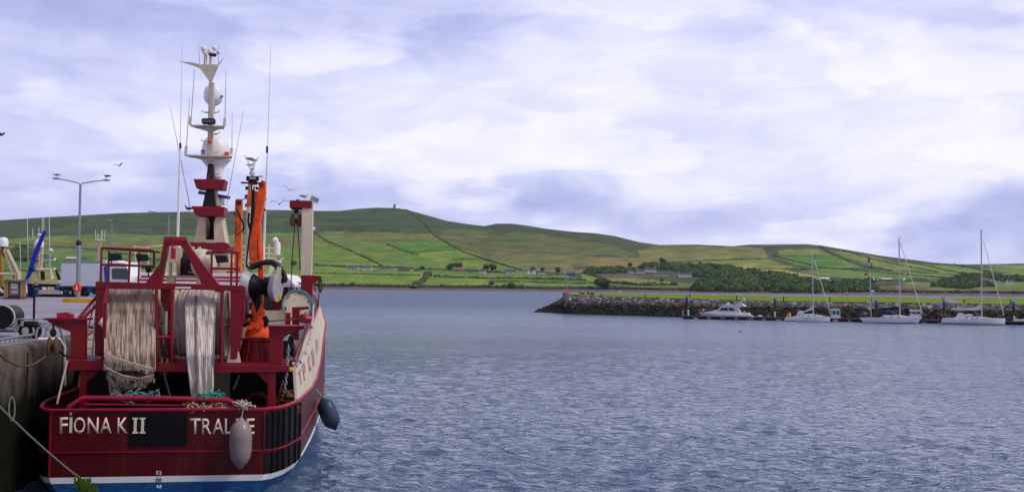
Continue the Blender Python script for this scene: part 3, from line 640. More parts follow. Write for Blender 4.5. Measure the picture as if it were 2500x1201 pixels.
# ---------- quay
QD = Vector((-math.sin(R(8.5)), math.cos(R(8.5)), 0)); QN = Vector((-QD.y, QD.x, 0))      # along the edge, inland
QE = at_z(0, 857, 4.12) + QN * .12; QE.z = 0
QZ = 4.12
def qp(s, n, z): v = QE + QD * s + QN * n; return (v.x, v.y, z)
def quaywall():
    w = bpy.data.materials.new('quay_wall_concrete'); w.use_nodes = True; t = w.node_tree; nn = t.nodes; l = t.links; b = nn['Principled BSDF']; b.inputs['Roughness'].default_value = .95; b.inputs['Specular IOR Level'].default_value = .12
    g = nn.new('ShaderNodeNewGeometry'); sp = nn.new('ShaderNodeSeparateXYZ'); l.new(g.outputs['Position'], sp.inputs[0])
    mp = nn.new('ShaderNodeMapping'); l.new(g.outputs['Position'], mp.inputs[0]); mp.inputs['Scale'].default_value = (.8, .8, .25)
    z = nn.new('ShaderNodeTexNoise'); z.inputs['Scale'].default_value = 1.6; z.inputs['Detail'].default_value = 8; z.inputs['Roughness'].default_value = .65; l.new(mp.outputs[0], z.inputs['Vector'])
    c1 = nn.new('ShaderNodeValToRGB'); l.new(z.outputs['Fac'], c1.inputs[0]); c1.color_ramp.elements[0].position = .34; c1.color_ramp.elements[0].color = (.05, .040, .034, 1); c1.color_ramp.elements[1].position = .75; c1.color_ramp.elements[1].color = (.23, .18, .15, 1)
    # weed and slime below the high water mark, blackened for shade beside the hull
    z2 = nn.new('ShaderNodeTexNoise'); z2.inputs['Scale'].default_value = 1.1; z2.inputs['Detail'].default_value = 6; l.new(g.outputs['Position'], z2.inputs['Vector'])
    c2 = nn.new('ShaderNodeValToRGB'); l.new(z2.outputs['Fac'], c2.inputs[0]); c2.color_ramp.elements[0].color = (.0012, .0016, .0008, 1); c2.color_ramp.elements[1].color = (.007, .012, .002, 1)
    mr = nn.new('ShaderNodeMapRange'); m1 = nn.new('ShaderNodeMath'); m1.operation = 'MULTIPLY_ADD'; l.new(z.outputs['Fac'], m1.inputs[0]); m1.inputs[1].default_value = 1.4; l.new(sp.outputs[2], m1.inputs[2])
    l.new(m1.outputs[0], mr.inputs[0]); mr.inputs[1].default_value = 3.2; mr.inputs[2].default_value = 4.1
    x = nn.new('ShaderNodeMix'); x.data_type = 'RGBA'; l.new(mr.outputs[0], x.inputs[0]); l.new(c2.outputs[0], x.inputs[6]); l.new(c1.outputs[0], x.inputs[7]); l.new(x.outputs[2], b.inputs['Base Color'])
    bp = nn.new('ShaderNodeBump'); bp.inputs['Strength'].default_value = .5; bp.inputs['Distance'].default_value = .05; l.new(z.outputs['Fac'], bp.inputs['Height']); l.new(bp.outputs[0], b.inputs['Normal'])
    m = M(); rows = []
    for s in list(np.arange(-26, 20, .5)) + list(np.arange(20, 99.5, 5.0)) + [98.0]:
        j = .012 * noise.noise(Vector((s, 0, 0)))
        r = [qp(s, 0 + j, -2.5), qp(s, .0 + j, 1.0), qp(s, .0, 3.0), qp(s, 0, QZ - .16), qp(s, .03, QZ - .06), qp(s, .1, QZ - .01), qp(s, .2, QZ), qp(s, .55, QZ + .002)]
        rows.append(r)
    m.grid(rows, True)
    m.build('quay_wall', w, None, 'stained concrete quay wall with green weed at its foot', 'quay wall')
quaywall()
for s_ in (-4.2, 2.6, 9.4):
    M().beam(qp(s_, -.004, 1.0), qp(s_, -.004, QZ - .2), .05, .02, up=(0, 1, 0)).build('wall_joint', dark, bpy.data.objects['quay_wall'])
tar = mat('quay_surface', (.265, .235, .285), .8, var=.22, scale=.16, bump=.1, bscale=8, col2=None)
M().add([qp(-26, .55, QZ), qp(98, .55, QZ), qp(98, 140, QZ), qp(-26, 140, QZ), qp(-26, .55, QZ - 3), qp(98, .55, QZ - 3), qp(98, 140, QZ - 5), qp(-26, 140, QZ - 3)],
        [(0, 1, 2, 3), (1, 5, 6, 2), (3, 2, 6, 7)]).build('quay_ground', tar, None, kind='structure')
# low pipe rail on the edge
e = empty('quay_railing', Matrix.Identity(4), 'low grey pipe railing along the quay edge', 'railing')
rr = [Vector(qp(s, .75, QZ + .17)) for s in (-12, 0, 3, 5.6)]
M().tube(rr, .045, 8).build('rail', steel, e)
for i in range(46):
    s = -11.8 + i * .38
    a = M(); a.tube([qp(s, .75, QZ - .02), qp(s, .75, QZ + .16)], .022, 6).build('baluster', steel, e)

# ---------- breakwater: rock armour, lawn
WL = [(1310, 762, None), (1345, 765, None), (1400, 767.5, 219), (1500, None, 214), (1680, None, 205), (1900, None, 199), (2500, None, 182), (2900, None, 172)]
def wlp(px):
    Y = np.interp(px, [1310, 1345, 1400, 1500, 1680, 1900, 2500, 2900], [233, 228, 219, 214, 205, 199, 182, 172])
    return Vector(((px - 1250) / F * Y, Y, 0))
def bw(px, s):      # s 0 waterline .. 1 top of the rocks
    a = wlp(px)
    yt = np.interp(px, [1310, 1330, 1360, 1385, 1500, 1680, 1900, 2500, 2900], [762, 752, 735, 719.5, 724.5, 730, 735, 743.5, 750])
    b = at_depth(px, yt, a.y + 7.5)
    # keep same ray column
    return a.lerp(b, s)
def FARY(px): return np.interp(px, [1380, 1500, 1700, 1900, 2240, 2270, 2320, 2360, 2900], [717, 716.5, 718.8, 722.5, 725, 728.5, 728.5, 726.5, 731])
lawn = mat('lawn_grass', (.145, .215, .002), .9, var=.22, scale=.06, bump=.3, bscale=3, spec=.1)
weed = None
def make_breakwater():
    rows = []
    for px in np.arange(1310, 2901, 12):
        a = wlp(px); r = []
        for s in (-.25, 0, .25, .5, .75, 1.0):
            q = bw(px, s); q.z -= .5 if 0 < s < 1 else .35; r.append(q)
        rows.append(r)
    # core of the mole under the stones
    cm = mat('rubble_core', (.03, .026, .022), .95, var=.3, scale=.5)
    m = M(); m.grid(rows, False)
    m.build('breakwater_slope', cm, None, kind='structure')
    g = M(); rows = []
    for px in np.arange(1384, 2901, 8):
        a = bw(px, 1); b = at_depth(px, FARY(px), max(a.y + 30, 300 - max(0, 1500 - px) * .2)); k = a.copy(); k.z -= 2
        r = [k, a + Vector((0, -.3, .08))]
        for s in np.linspace(.04, 1, 14):
            q = a.lerp(b, s); q.z += .12 * noise.noise(q * .05) * (1 - s); r.append(q)
        f = b.copy(); f.y += 5; f.z = -1.5; r.append(f); rows.append(r)
    g.grid(rows, True).build('lawn', lawn, None, kind='structure')
    # head of the mole
    h = M(); rows = []
    for i in range(9):
        s = i / 8; a = bw(1310 + 75 * s, 1); b = at_depth(1312 + 74 * s, 762 - 43 * s, 262); b.z = max(.0, b.z * .2 + a.z * .8) - .3; f = b.copy(); f.y += 8; f.z = -1
        rows.append([bw(1310 + 75 * s, 1) - Vector((0, 0, .3)), b, f])
    h.grid(rows, False).build('breakwater_head', cm, None, kind='structure')
make_breakwater()
def rocks():
    m1 = bpy.data.materials.new('boulder'); m1.use_nodes = True; t = m1.node_tree; nn = t.nodes; l = t.links; b = nn['Principled BSDF']; b.inputs['Roughness'].default_value = .85
    at = nn.new('ShaderNodeAttribute'); at.attribute_name = 'rockcol'; l.new(at.outputs['Color'], b.inputs['Base Color'])
    rnd = random.Random(4); m = M(); cols = []
    base = []
    for px in np.arange(1308, 2560, 2.0):
        k = wlp(px).y / F
        for row in range(15):
            s = -.03 + row / 14 * .95 + rnd.uniform(-.04, .03)
            x = px + rnd.uniform(-2.5, 2.5)
            c = bw(max(1310, x), min(.94, max(-.05, s))); c.z -= .15; r = rnd.uniform(.26, .58) * (1.35 if rnd.random() < .12 else 1)
            if x < 1385: c.y += rnd.uniform(0, 3)
            rot = Matrix.Rotation(rnd.uniform(0, 3), 3, 'Z') @ Matrix.Rotation(rnd.uniform(-.8, .8), 3, 'X')
            vs = []
            for v in ((-1, -1, -1), (1, -1, -1), (1, 1, -1), (-1, 1, -1), (-1, -1, 1), (1, -1, 1), (1, 1, 1), (-1, 1, 1)):
                q = Vector([a * rnd.uniform(.55, 1.1) for a in v]); q.x *= 1.25; q.z *= .75
                vs.append(c + rot @ (q * r * .8))
            m.add(vs, [(0, 3, 2, 1), (4, 5, 6, 7), (0, 1, 5, 4), (1, 2, 6, 5), (2, 3, 7, 6), (3, 0, 4, 7)])
            hgt = c.z + rnd.gauss(0, .18)
            if hgt > 2.5: v = rnd.uniform(.045, .33); col = (v * 1.0, v * .90, v * 1.04)
            elif hgt > 2.0: v = rnd.uniform(.05, .14); col = (v * 1.2, v, v * .75)
            else: v = rnd.uniform(.004, .016); col = (v * 1.3, v * 1.05, v * .55)
            if 1.2 < hgt < 1.9 and rnd.random() < .07: col = (.06, .06, .01)
            cols += [col + (1,)] * 8
    o = m.build('rock_armour', m1, None, 'band of loose grey boulders with dark weed below, facing the moorings', 'rocks', None, 'stuff')
    ca = o.data.color_attributes.new('rockcol', 'FLOAT_COLOR', 'POINT'); ca.data.foreach_set('color', np.array(cols, np.float32).ravel())
rocks()
# ruined walls on the mole head, bollards, path
stone2 = mat('brown_stone', (.14, .10, .10), .9, var=.35, scale=2)
for (px, py, w, h, lab) in ((1420, 717.5, 13, 5, 'small dark stone pile left of the larger one on the mole'), (1442, 718, 25, 6.5, 'larger brown stone pile on the grassy mole end'), (1381, 720, 13, 7, 'square concrete block at the foot of the breakwater lamp')):
    p = at_depth(px, py, 240); k = 240 / F; m = M(); rnd = random.Random(int(px))
    for i in range(14): m.ball((rnd.uniform(-.45, .45) * w * k, rnd.uniform(-.6, .6), rnd.uniform(0, .7) * h * k), h * k * .35, (1.2, 1, .8), 7, 5, jit=.8, seed=i)
    m.build('stone_pile', stone2, None, lab, 'stones', m=Matrix.Translation(p))
def bollard(px, py, hpx, lab):
    a = bw(px, 1); p = at_depth(px, py, a.y + 1.5); k = p.y / F
    m = M(); m.tube([(0, 0, -.4), (0, 0, hpx * k * .8)], .11, 8).lathe([(hpx * k * .8, .17), (hpx * k, .17), (hpx * k + .04, .1)], (0, 0, 0), n=8)
    m.build('bollard', dark, None, lab, 'bollard', 'dark posts along the breakwater lawn', m=Matrix.Translation(p))
for px, py, lab in ((1468, 726, 'post near the stone piles'), (1575, 727, 'post halfway between stone piles and first pile'), (1684, 728, 'post just right of the first blue capped pile'), (1798, 731, 'post above the motor cruiser'), (1913, 734, 'post right of the second blue capped pile'), (2026, 736, 'post above the little cabin boat'), (2127, 737, 'post behind the mizzen mast'), (2354, 741, 'post left of the rightmost mast'), (2467, 742, 'post by the last blue capped pile')):
    bollard(px, py, 9, 'small dark ' + lab)
pth = mat('gravel_path', (.26, .20, .20), .9, var=.2, scale=.5)
a_, b_, c_, d_ = bw(2300, 1), bw(2330, 1), at_depth(2306, 730.5, 285), at_depth(2292, 730.5, 285)
m = M(); rows = []
for s in np.linspace(0, 1, 12):
    q0 = bw(2318, 1).lerp(c_, s); q1 = bw(2352, 1).lerp(at_depth(2318, 729.5, 290), s)
    q0.z += .10; q1.z += .10; rows.append([q0, q1])
m.grid(rows).build('path', pth, None, kind='structure')
# ================================================================== TRAWLER
BMX = frame(-10.02, 28.6, 0, 8); BMI = BMX.inverted()
def L(px, py, y): v = at_plane(BMI, px, py, y); return (v.x, v.z)
def spline(P, k=5):
    Q = [Vector(p) for p in P]; out = []
    for i in range(len(Q) - 1):
        a, b, c, d = Q[max(0, i - 1)], Q[i], Q[i + 1], Q[min(len(Q) - 1, i + 2)]
        for j in range(k):
            t = j / k; out.append(.5 * ((2 * b) + (c - a) * t + (2 * a - 5 * b + 4 * c - d) * t * t + (3 * b - a - 3 * c + d) * t ** 3))
    return out + [Q[-1]]
def Lv(px, py, y): return at_plane(BMI, px, py, y)
boat = empty('fishing_trawler', BMX, 'dark red and cream stern trawler moored at the quay, its name on the transom', 'trawler')
def bpx(m, x0, y0, x1, y1, yl, t):
    a = Lv(x0, y0, yl); b = Lv(x1, y1, yl); m.box(min(a.x, b.x), max(a.x, b.x), yl, yl + t, min(a.z, b.z), max(a.z, b.z)); return m
def ppx(m, pts, yl, t): return m.prism([L(a, b, yl) for a, b in pts], yl, yl + t)
def tpx(m, pts, yl, r, n=8):
    if len(pts) >= 5: pts = spline([(p[0], p[1], p[2] if len(p) > 2 else yl) for p in pts])
    return m.tube([Lv(p[0], p[1], p[2] if len(p) > 2 else yl) for p in pts], r, n)

# --- hull lofted from stations (y, half beam at rail, rail z)
ST = [(0, 2.93, 2.37), (.25, 3.2, 2.37), (.8, 3.46, 2.37), (2.0, 3.72, 2.38), (4, 3.82, 2.38), (6, 3.90, 2.36), (8, 3.96, 2.5), (10, 4.0, 2.95), (12, 4.02, 3.75), (14, 4.0, 4.3), (17, 3.75, 4.7), (20, 3.0, 5.1), (22.5, 1.9, 5.4), (24.3, .55, 5.6), (24.8, .05, 5.65)]
def beamf(y, z, zr, hb):
    # narrowing towards and under the waterline
    k = 1.0
    if z < .5: k = 1 - .10 * ((.5 - z) / 1.0) ** 1.2 * (1.8 if y < 3 else 1.2)
    fl = max(0, (y - 14) / 11)            # flare forward
    k *= 1 - fl * .55 * (1 - max(0, min(1, (z) / max(zr, 1))))
    return hb * k
def lvl(y, i, zr):    # levels: 0 keel-ish,1 water,2 stripe bottom,3 stripe top,4 knuckle,5 rail
    up = max(0, y - 2.0)
    s = .0045 * up * up * .6 + .055 * up * (y > 2)
    return (-1.6, -.4, .33 + s * .75, .50 + s * .75, 1.17 + s * .7 + .01, zr)[i]
def hull_band(i0, i1, off=0.0, stern=True, step=2, yspan=(0, 99)):
    m = M(); A = []; ks = []
    for y, hb, zr in ST:
        if not (yspan[0] <= y <= yspan[1]): continue
        z0, z1 = lvl(y, i0, zr), lvl(y, i1, zr); row = []
        for s in range(step + 1):
            z = z0 + (z1 - z0) * s / step; row.append((y, beamf(y, z, zr, hb) + off, z))
        A.append(row)
    st = [[(x, y - (off if y == 0 else 0), z) for y, x, z in r] for r in A]; pt = [[(-x, y - (off if y == 0 else 0), z) for y, x, z in r] for r in A]
    m.grid(st, False); m.grid([r[::-1] for r in pt], False)
    if stern: m.grid([[p for p in pt[0]], [p for p in st[0]]], False)
    return m
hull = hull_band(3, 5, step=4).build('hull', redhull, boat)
hull_band(2, 3, .006).build('boot_stripe', white, boat)
hb_ = hull_band(0, 2); hb_.build('antifouled_bottom', bluehull, boat)
# deck and inner bulwark
dk = M(); dk.grid([[(-beamf(y, 1.4, z, h) + .12, y + .1, 1.35 + max(0, y - 6) * .05), (beamf(y, 1.4, z, h) - .12, y + .1, 1.35 + max(0, y - 6) * .05)] for y, h, z in ST[:-1]], False)
dk.build('deck', dark, boat)
ib = M()
for s in (-1, 1): ib.grid([[(s * (h - .14), y + .14, 1.3), (s * (h - .14), y + .14, z)] for y, h, z in ST[:9]], False)
ib.grid([[(-2.9, .12, 1.3), (-2.9, .12, 2.37)], [(2.9, .12, 1.3), (2.9, .12, 2.37)]], False)
ib.build('inner_bulwark', red, boat)
# rail along bulwark top, knuckle rail
def rail_at(i, r, off, name, mt, sides=(1, -1), y0=0, y1=99):
    pts = []
    P = [(y, beamf(y, lvl(y, i, z), z, h) + off, lvl(y, i, z)) for y, h, z in ST if y0 <= y <= y1]
    m = M()
    m.tube([(-x, y, z) for y, x, z in reversed(P)] + [(x, y, z) for y, x, z in P], r, 8)
    return m.build(name, mt, boat)
rail_at(5, .055, .0, 'bulwark_rail', redrail)
rail_at(4, .035, .02, 'rubbing_rail', red)
# vertical ribs at the quarters and rubber mats
M().tube([(2.94, -.01, 1.18), (2.94, -.01, 2.35)], .03, 6).build('corner_rib', red, boat)
M().tube([(-2.94, -.01, .5), (-2.94, -.01, 2.35)], .03, 6).build('corner_rib', red, boat)
def mat_panel(y_or, zfrac0, zfrac1, label):
    """curved black mat following the quarter between two hull levels"""
    m = M(); segs = []
    Q = [(0.0, 2.93), (.25, 3.2), (.8, 3.46), (2.0, 3.72), (2.6, 3.75)]
    rows = []; 
    pts = []
    for (ya, ha), (yb, hb2) in zip(Q[:-1], Q[1:]):
        for k in range(4): pts.append((ya + (yb - ya) * k / 4, ha + (hb2 - ha) * k / 4))
    for i, (y, h) in enumerate(pts):
        o = .035
        lo = lvl(y, zfrac0[0], 2.37) + zfrac0[1]; hi = lvl(y, zfrac1[0], 2.37) + zfrac1[1]
        x0 = beamf(y, lo, 2.37, h); x1 = beamf(y, hi, 2.37, h)
        rows.append([Vector((x0 + o, y - .02, lo)), Vector((x1 + o, y - .02, hi))])
    m.grid([r for r in rows], False)
    for r in rows[3::2]: m.beam(r[0] + Vector((.02, -.02, 0)), r[1] + Vector((.02, -.02, 0)), .05, .05)
    # solid backing
    return m
mat_panel(0, (4, .05), (5, -.08), '').build('fender_mat', black, boat)
mat_panel(0, (3, .03), (4, -.06), '').build('fender_mat', black, boat)
# flat part of the mats on the transom
m = M(); bpx(m, 641, 1013, 655, 1094, -.03, .03); m.build('fender_mat', black, boat)
m = M(); bpx(m, 316, 998, 455, 1087, -.03, .028); m.build('transom_panel', black, boat)
m = M()
for s in (0,):
    rows = [[(-(h * 1.0 + .02), y, lvl(y, 3, 2.37) + .05), (-(h + .02), y, 2.3)] for y, h in ((0.02, 2.93), (.25, 3.2), (.8, 3.46), (2, 3.72))]
    m.grid([r[::-1] for r in rows], False)
m.build('fender_mat', black, boat)
# stern rail (thick pipe) and stays
m = M(); m.tube([Lv(a, b, y) for a, b, y in ((166, 995, .12), (203, 971, .15), (400, 972, .15), (556, 976, .15), (606, 1000, .12))], .075, 10)
m.build('stern_rail', redrail, boat)
m = M(); tpx(m, [(208, 986), (570, 991)], .14, .03); m.build('stern_rail_lower_bar', redrail, boat)

# --- lettering
def text(s, px, py, hpx, yl, mt, name, parent, Mi=None, W=None, bold=0.0, squeeze=1.0, thick=.003, wpx=None):
    c = bpy.data.curves.new(name, 'FONT'); c.body = s; c.size = 1; c.extrude = 0; c.offset = bold
    o = bpy.data.objects.new(name, c); COL.objects.link(o); bpy.context.view_layer.update()
    me = bpy.data.meshes.new_from_object(o); bpy.data.objects.remove(o)
    xs = [v.co.x for v in me.vertices]; ys = [v.co.y for v in me.vertices]
    Mi = Mi or BMI
    a = at_plane(Mi, px, py, yl); b = at_plane(Mi, px, py - hpx, yl); h = b.z - a.z
    cap = max(ys) - min(ys) if '0' not in s else max(ys)
    k = h / cap; kx = k * squeeze
    if wpx:
        b2 = at_plane(Mi, px + wpx, py, yl); kx = (b2.x - a.x) / (max(xs) - min(xs))
    x0 = min(xs); y0 = min(ys)
    for v in me.vertices: v.co = Vector((a.x + (v.co.x - x0) * kx, yl, a.z + (v.co.y - y0) * k))
    me.materials.clear(); me.materials.append(mt)
    ob = bpy.data.objects.new(name, me); COL.objects.link(ob); ob.parent = parent
    so = ob.modifiers.new('thick', 'SOLIDIFY'); so.thickness = thick
    return ob
letter = mat('cream_lettering', (.80, .66, .52), .5, var=.12)
text('F', 145, 1057, 39, -.012, letter, 'lettering', boat, bold=.008, wpx=20)
m = M(); bpx(m, 170, 1018, 175.5, 1056, -.014, .012); bpx(m, 170, 1006, 175.5, 1012, -.014, .012); m.build('lettering', letter, boat)
for ch_, x_, w_ in (('O', 179, 28), ('N', 213, 27), ('A', 243.5, 28.5)): text(ch_, x_, 1057.3, 39, -.012, letter, 'lettering', boat, bold=.008, wpx=w_)
text('K', 286, 1057, 38.5, -.012, letter, 'lettering', boat, bold=.008, wpx=25)
m = M()
for x in (324, 342): bpx(m, x + 3, 1019, x + 9, 1057, -.04, .008); bpx(m, x - 1, 1019, x + 13, 1023, -.041, .008); bpx(m, x - 1, 1053.5, x + 13, 1057.5, -.041, .008)
m.build('lettering', letter, boat)
for ch_, x_, w_ in (('T', 463, 26), ('R', 492.5, 23), ('A', 518, 28), ('L', 548.5, 16), ('E', 575, 19), ('E', 601, 20)): text(ch_, x_, 1059, 38, -.012, letter, 'lettering', boat, bold=.008, wpx=w_)
for s, y in (('52', 1158), ('48', 1192)):
    text(s[0], 380.5, y, 9, -.010, white, 'draught_mark', boat, bold=.02, wpx=6)
    text(s[1], 388, y, 9, -.010, white, 'draught_mark', boat, bold=.02, wpx=6)
text('50', 380.5, 1175, 9, -.018, redhull, 'draught_mark', boat, bold=.02, wpx=14)

# --- cream side plating on both sides above the rail
def side_plate(s):
    m = M()
    B = [(2.0, 3.72, 2.40), (4, 3.82, 2.42), (6, 3.90, 2.42), (8, 3.96, 2.56), (10, 4.0, 3.0), (12, 4.0, 3.8), (14, 3.98, 4.35), (17, 3.7, 4.75), (20, 2.95, 5.15)]
    Tt = [(2.4, 3.58, 3.55), (4, 3.6, 3.85), (6, 3.66, 4.15), (8, 3.7, 4.4), (10, 3.74, 4.65), (12, 3.75, 4.9), (14, 3.72, 5.1), (17, 3.45, 5.4), (20, 2.8, 5.7)]
    if s < 0: B = B[2:]; Tt = Tt[2:]
    rows = [[(s * b[1], b[0], b[2]), (s * (b[1] + t[1]) / 2, (b[0] + t[0]) / 2, (b[2] + t[2]) / 2), (s * t[1], t[0], t[2])] for b, t in zip(B, Tt)]
    m.grid(rows if s > 0 else [r[::-1] for r in rows], False)
    rows = [[(x - s * .08, y, z) for x, y, z in r] for r in rows]
    m.grid(rows if s < 0 else [r[::-1] for r in rows], False)
    a, b = B[0], Tt[0]
    m.add([(s * a[1], a[0], a[2]), (s * b[1], b[0], b[2]), (s * (b[1] - .08), b[0], b[2]), (s * (a[1] - .08), a[0], a[2])], [(0, 1, 2, 3)])
    return m, B, Tt
for s in (-1, 1):
    m, B, Tt = side_plate(s); sp_ = m.build('side_plating', cream, boat)
    r = M(); r.tube([(s * x, y, z + .03) for y, x, z in Tt], .05, 8); r.build('side_rail', redrail, boat)
# registration characters on the plating: worn red strokes
def on_plate(u, v, o=.02):
    v = .42 + (v - .5) * .62   # u along y, v 0..1 up
    i = max(0, min(len(B) - 2, int((u - 2) / 2) if u < 14 else 6)); t = (u - B[i][0]) / (B[i + 1][0] - B[i][0])
    b = [B[i][k] + (B[i + 1][k] - B[i][k]) * t for k in range(3)]; q = [Tt[i][k] + (Tt[i + 1][k] - Tt[i][k]) * t for k in range(3)]
    return Vector((b[1] + (q[1] - b[1]) * v + o, b[0] + (q[0] - b[0]) * v, b[2] + (q[2] - b[2]) * v))
def stroke(m, P, w=.04):
    for (a, b), (c, d) in zip(P[:-1], P[1:]):
        p, q = on_plate(a, b), on_plate(c, d); m.beam(p, q, .02, w * 2, up=(0, .2, 1))
for P in ([[(3.2, .75), (3.2, .25)], [(2.8, .75), (3.6, .75)]], [[(4.2, .25), (4.2, .78), (4.7, .78), (4.7, .5), (4.2, .5)]], [[(6.0, .3), (6.0, .75)], [(6.0, .5), (6.5, .75)], [(6.0, .5), (6.5, .3)]],
          [[(7.4, .3), (7.4, .72), (7.9, .72), (7.9, .3), (7.4, .3)]], [[(9.2, .3), (9.2, .7), (9.8, .7), (9.8, .3)]]):
    m = M()
    for p_ in P: stroke(m, p_)
    m.build('lettering', mat('worn_pink_lettering', (.50, .24, .24), .6, var=.3), boat)

# --- gantry: cross beam platform, legs, net drum frames, top beam
m = M(); bpx(m, 165, 879, 262, 904, 1.1, .5); m.build('platform_beam', red, boat, bevel=.012)
m = M(); ppx(m, [(262, 882), (560, 892), (705, 893), (705, 907), (560, 909), (262, 904)], 1.15, .45); m.build('platform_beam', red, boat)
plat = M(); a = Lv(170, 880, 1.6); b = Lv(690, 893, 1.6); plat.box(a.x, b.x, 1.65, 5.4, 3.45, 3.58); plat.build('platform', red, boat)
for (x0, x1, gx) in ((195, 212, 1), (655, 672, -1)):
    m = M(); a = Lv(x0, 904, 1.2); b = Lv(x1, 904, 1.2); m.box(a.x, b.x, 1.2, 1.5, 1.35, a.z)
    m.build('platform_leg', red, boat)
    g = M()
    if gx > 0: ppx(g, [(212, 905), (243, 905), (212, 932)], 1.25, .1)
    else: ppx(g, [(655, 908), (625, 908), (655, 940)], 1.25, .1)
    g.build('gusset', red, boat)
# deckhouse bulkhead under the platform
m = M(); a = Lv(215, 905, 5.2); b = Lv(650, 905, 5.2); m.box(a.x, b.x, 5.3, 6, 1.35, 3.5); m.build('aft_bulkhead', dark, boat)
m = M(); bpx(m, 518, 905, 560, 980, 4.6, .2); m.build('bulkhead_panel', cream, boat)
m = M(); bpx(m, 270, 908, 372, 985, 5.0, .2); m.build('bulkhead_panel', mat('brown_paint', (.10, .065, .05), .6), boat)
m = M(); tpx(m, [(585, 915), (570, 950)], 4.0, .03); tpx(m, [(398, 905), (415, 965)], 3.5, .03); m.build('strut', whitemetal, boat)

GY = 1.7
m = M(); ppx(m, [(233, 687), (480, 693), (592, 697), (592, 711), (480, 707), (233, 705)], GY, .45); m.build('gantry_beam', red, boat, bevel=.015)
m = M(); bpx(m, 428, 700, 465, 704.5, GY - .05, .05); m.build('white_band', white, boat)
m = M(); ppx(m, [(233, 700), (259, 700), (246, 868), (231, 868)], GY + .02, .38); m.build('gantry_post', red, boat, bevel=.012)
m = M(); ppx(m, [(562, 708), (592, 700), (590, 800), (578, 876), (563, 876)], GY + .02, .38); m.build('gantry_post', red, boat, bevel=.012)
m = M(); ppx(m, [(392, 705), (421, 705), (421, 735), (410, 760), (413, 900), (399, 900), (402, 760), (392, 735)], GY + .3, .3); m.build('gantry_post', red, boat)
for (x, y1) in ((381, 905), (419, 905), (541, 888)):
    m = M(); tpx(m, [(x + 1, 706), (x - 1, y1)], GY - .25, .05); m.build('guide_post', red, boat)
m = M(); tpx(m, [(381, 823), (419, 823)], GY - .25, .045); m.build('guide_bar', redrail, boat)
m = M(); tpx(m, [(541, 890), (672, 893)], GY - .25, .045); m.build('guide_bar', red, boat)
m = M(); tpx(m, [(262, 697, GY + .1), (257, 740, GY - .5), (253, 885, GY - .35)], 0, .055); m.build('guide_post', red, boat)
# cream foot plates beside the drum
m = M(); ppx(m, [(553, 890), (588, 890), (578, 842), (562, 842)], GY + .05, .15); m.build('foot_plate', cream, boat)
m = M(); bpx(m, 228, 868, 246, 884, GY + .1, .2); m.build('foot_plate', creamrust, boat)

# net drums: flanges and barrels
DY, DR = 3.15, 1.22
def drum(x0, x1, zc, nm_m):
    d = M(); d.lathe([(0, .35), (x1 - x0, .35)], (x0, DY, zc), (1, 0, 0), 24); dd = d.build('net_drum', dark, boat)
    for x in (x0, x1):
        f = M(); f.lathe([(-.03, .2), (-.03, DR), (.03, DR), (.03, .2)], (x, DY, zc), (1, 0, 0), 40)
        for k in range(6):
            a = k * math.pi / 3; s = -1 if x == x0 else 1
            f.beam((x + s * .06, DY + .2 * math.cos(a), zc + .2 * math.sin(a)), (x + s * .06, DY + DR * .95 * math.cos(a), zc + DR * .95 * math.sin(a)), .05, .05)
        f.build('flange', cream, dd)
    return dd
ZD = 4.72
XA0, XA1 = Lv(258, 800, DY).x, Lv(386, 800, DY).x
XB0, XB1 = Lv(424, 800, DY).x, Lv(556, 800, DY).x
drum(XA0, XA1, ZD, None); drum(XB0, XB1, ZD, None)
m = M(); m.box(Lv(560, 860, DY).x, Lv(585, 860, DY).x, DY - .3, DY + .3, 3.58, ZD + .2); m.build('drum_bearing', creamrust, boat)

m = M(); x0 = Lv(592, 720, GY).x; m.box(x0, x0 + .05, GY + .05, GY + 1.35, Lv(592, 790, GY).z, Lv(592, 699, GY).z); m.build('gantry_side_plate', red, boat)
m = M(); m.lathe([(0, .001), (0, .34), (.01, .34)], (x0 + .052, GY + .75, Lv(592, 738, GY).z), (1, 0, 0), 20, scale=(.75, 1.15)); m.build('hole_shade_disc', dark, boat)  # dark disc whose colour stands in for the shade of an oval hole
# --- A-frame
m = M()
for P in ([(399, 579), (454, 579), (454, 590), (442, 599), (409, 599), (399, 590)],
          [(399, 590), (409, 599), (392, 694), (352, 694), (366, 676), (390, 643)],
          [(454, 583), (467, 607), (480, 625), (515, 670), (534, 695), (492, 695), (485, 677), (457, 625), (442, 599), (454, 590)]):
    ppx(m, P, GY + .05, .34)
m.build('a_frame', red, boat, bevel=.012)
m = M(); ppx(m, [(400, 578), (453, 578), (453, 588), (400, 588)], GY + .03, .36); m.build('a_frame_cap', redrail, boat)
m = M(); tpx(m, [(424, 580), (421, 606)], GY + .0, .03); bpx(m, 417, 606, 427, 632, GY - .1, .14); m.build('hanging_hook_block', redrail, boat)
m = M(); m.lathe([(-.06, .28), (.06, .28)], Lv(423, 620, 3.6), (0, 1, 0), 20); m.build('sheave', creamrust, boat)
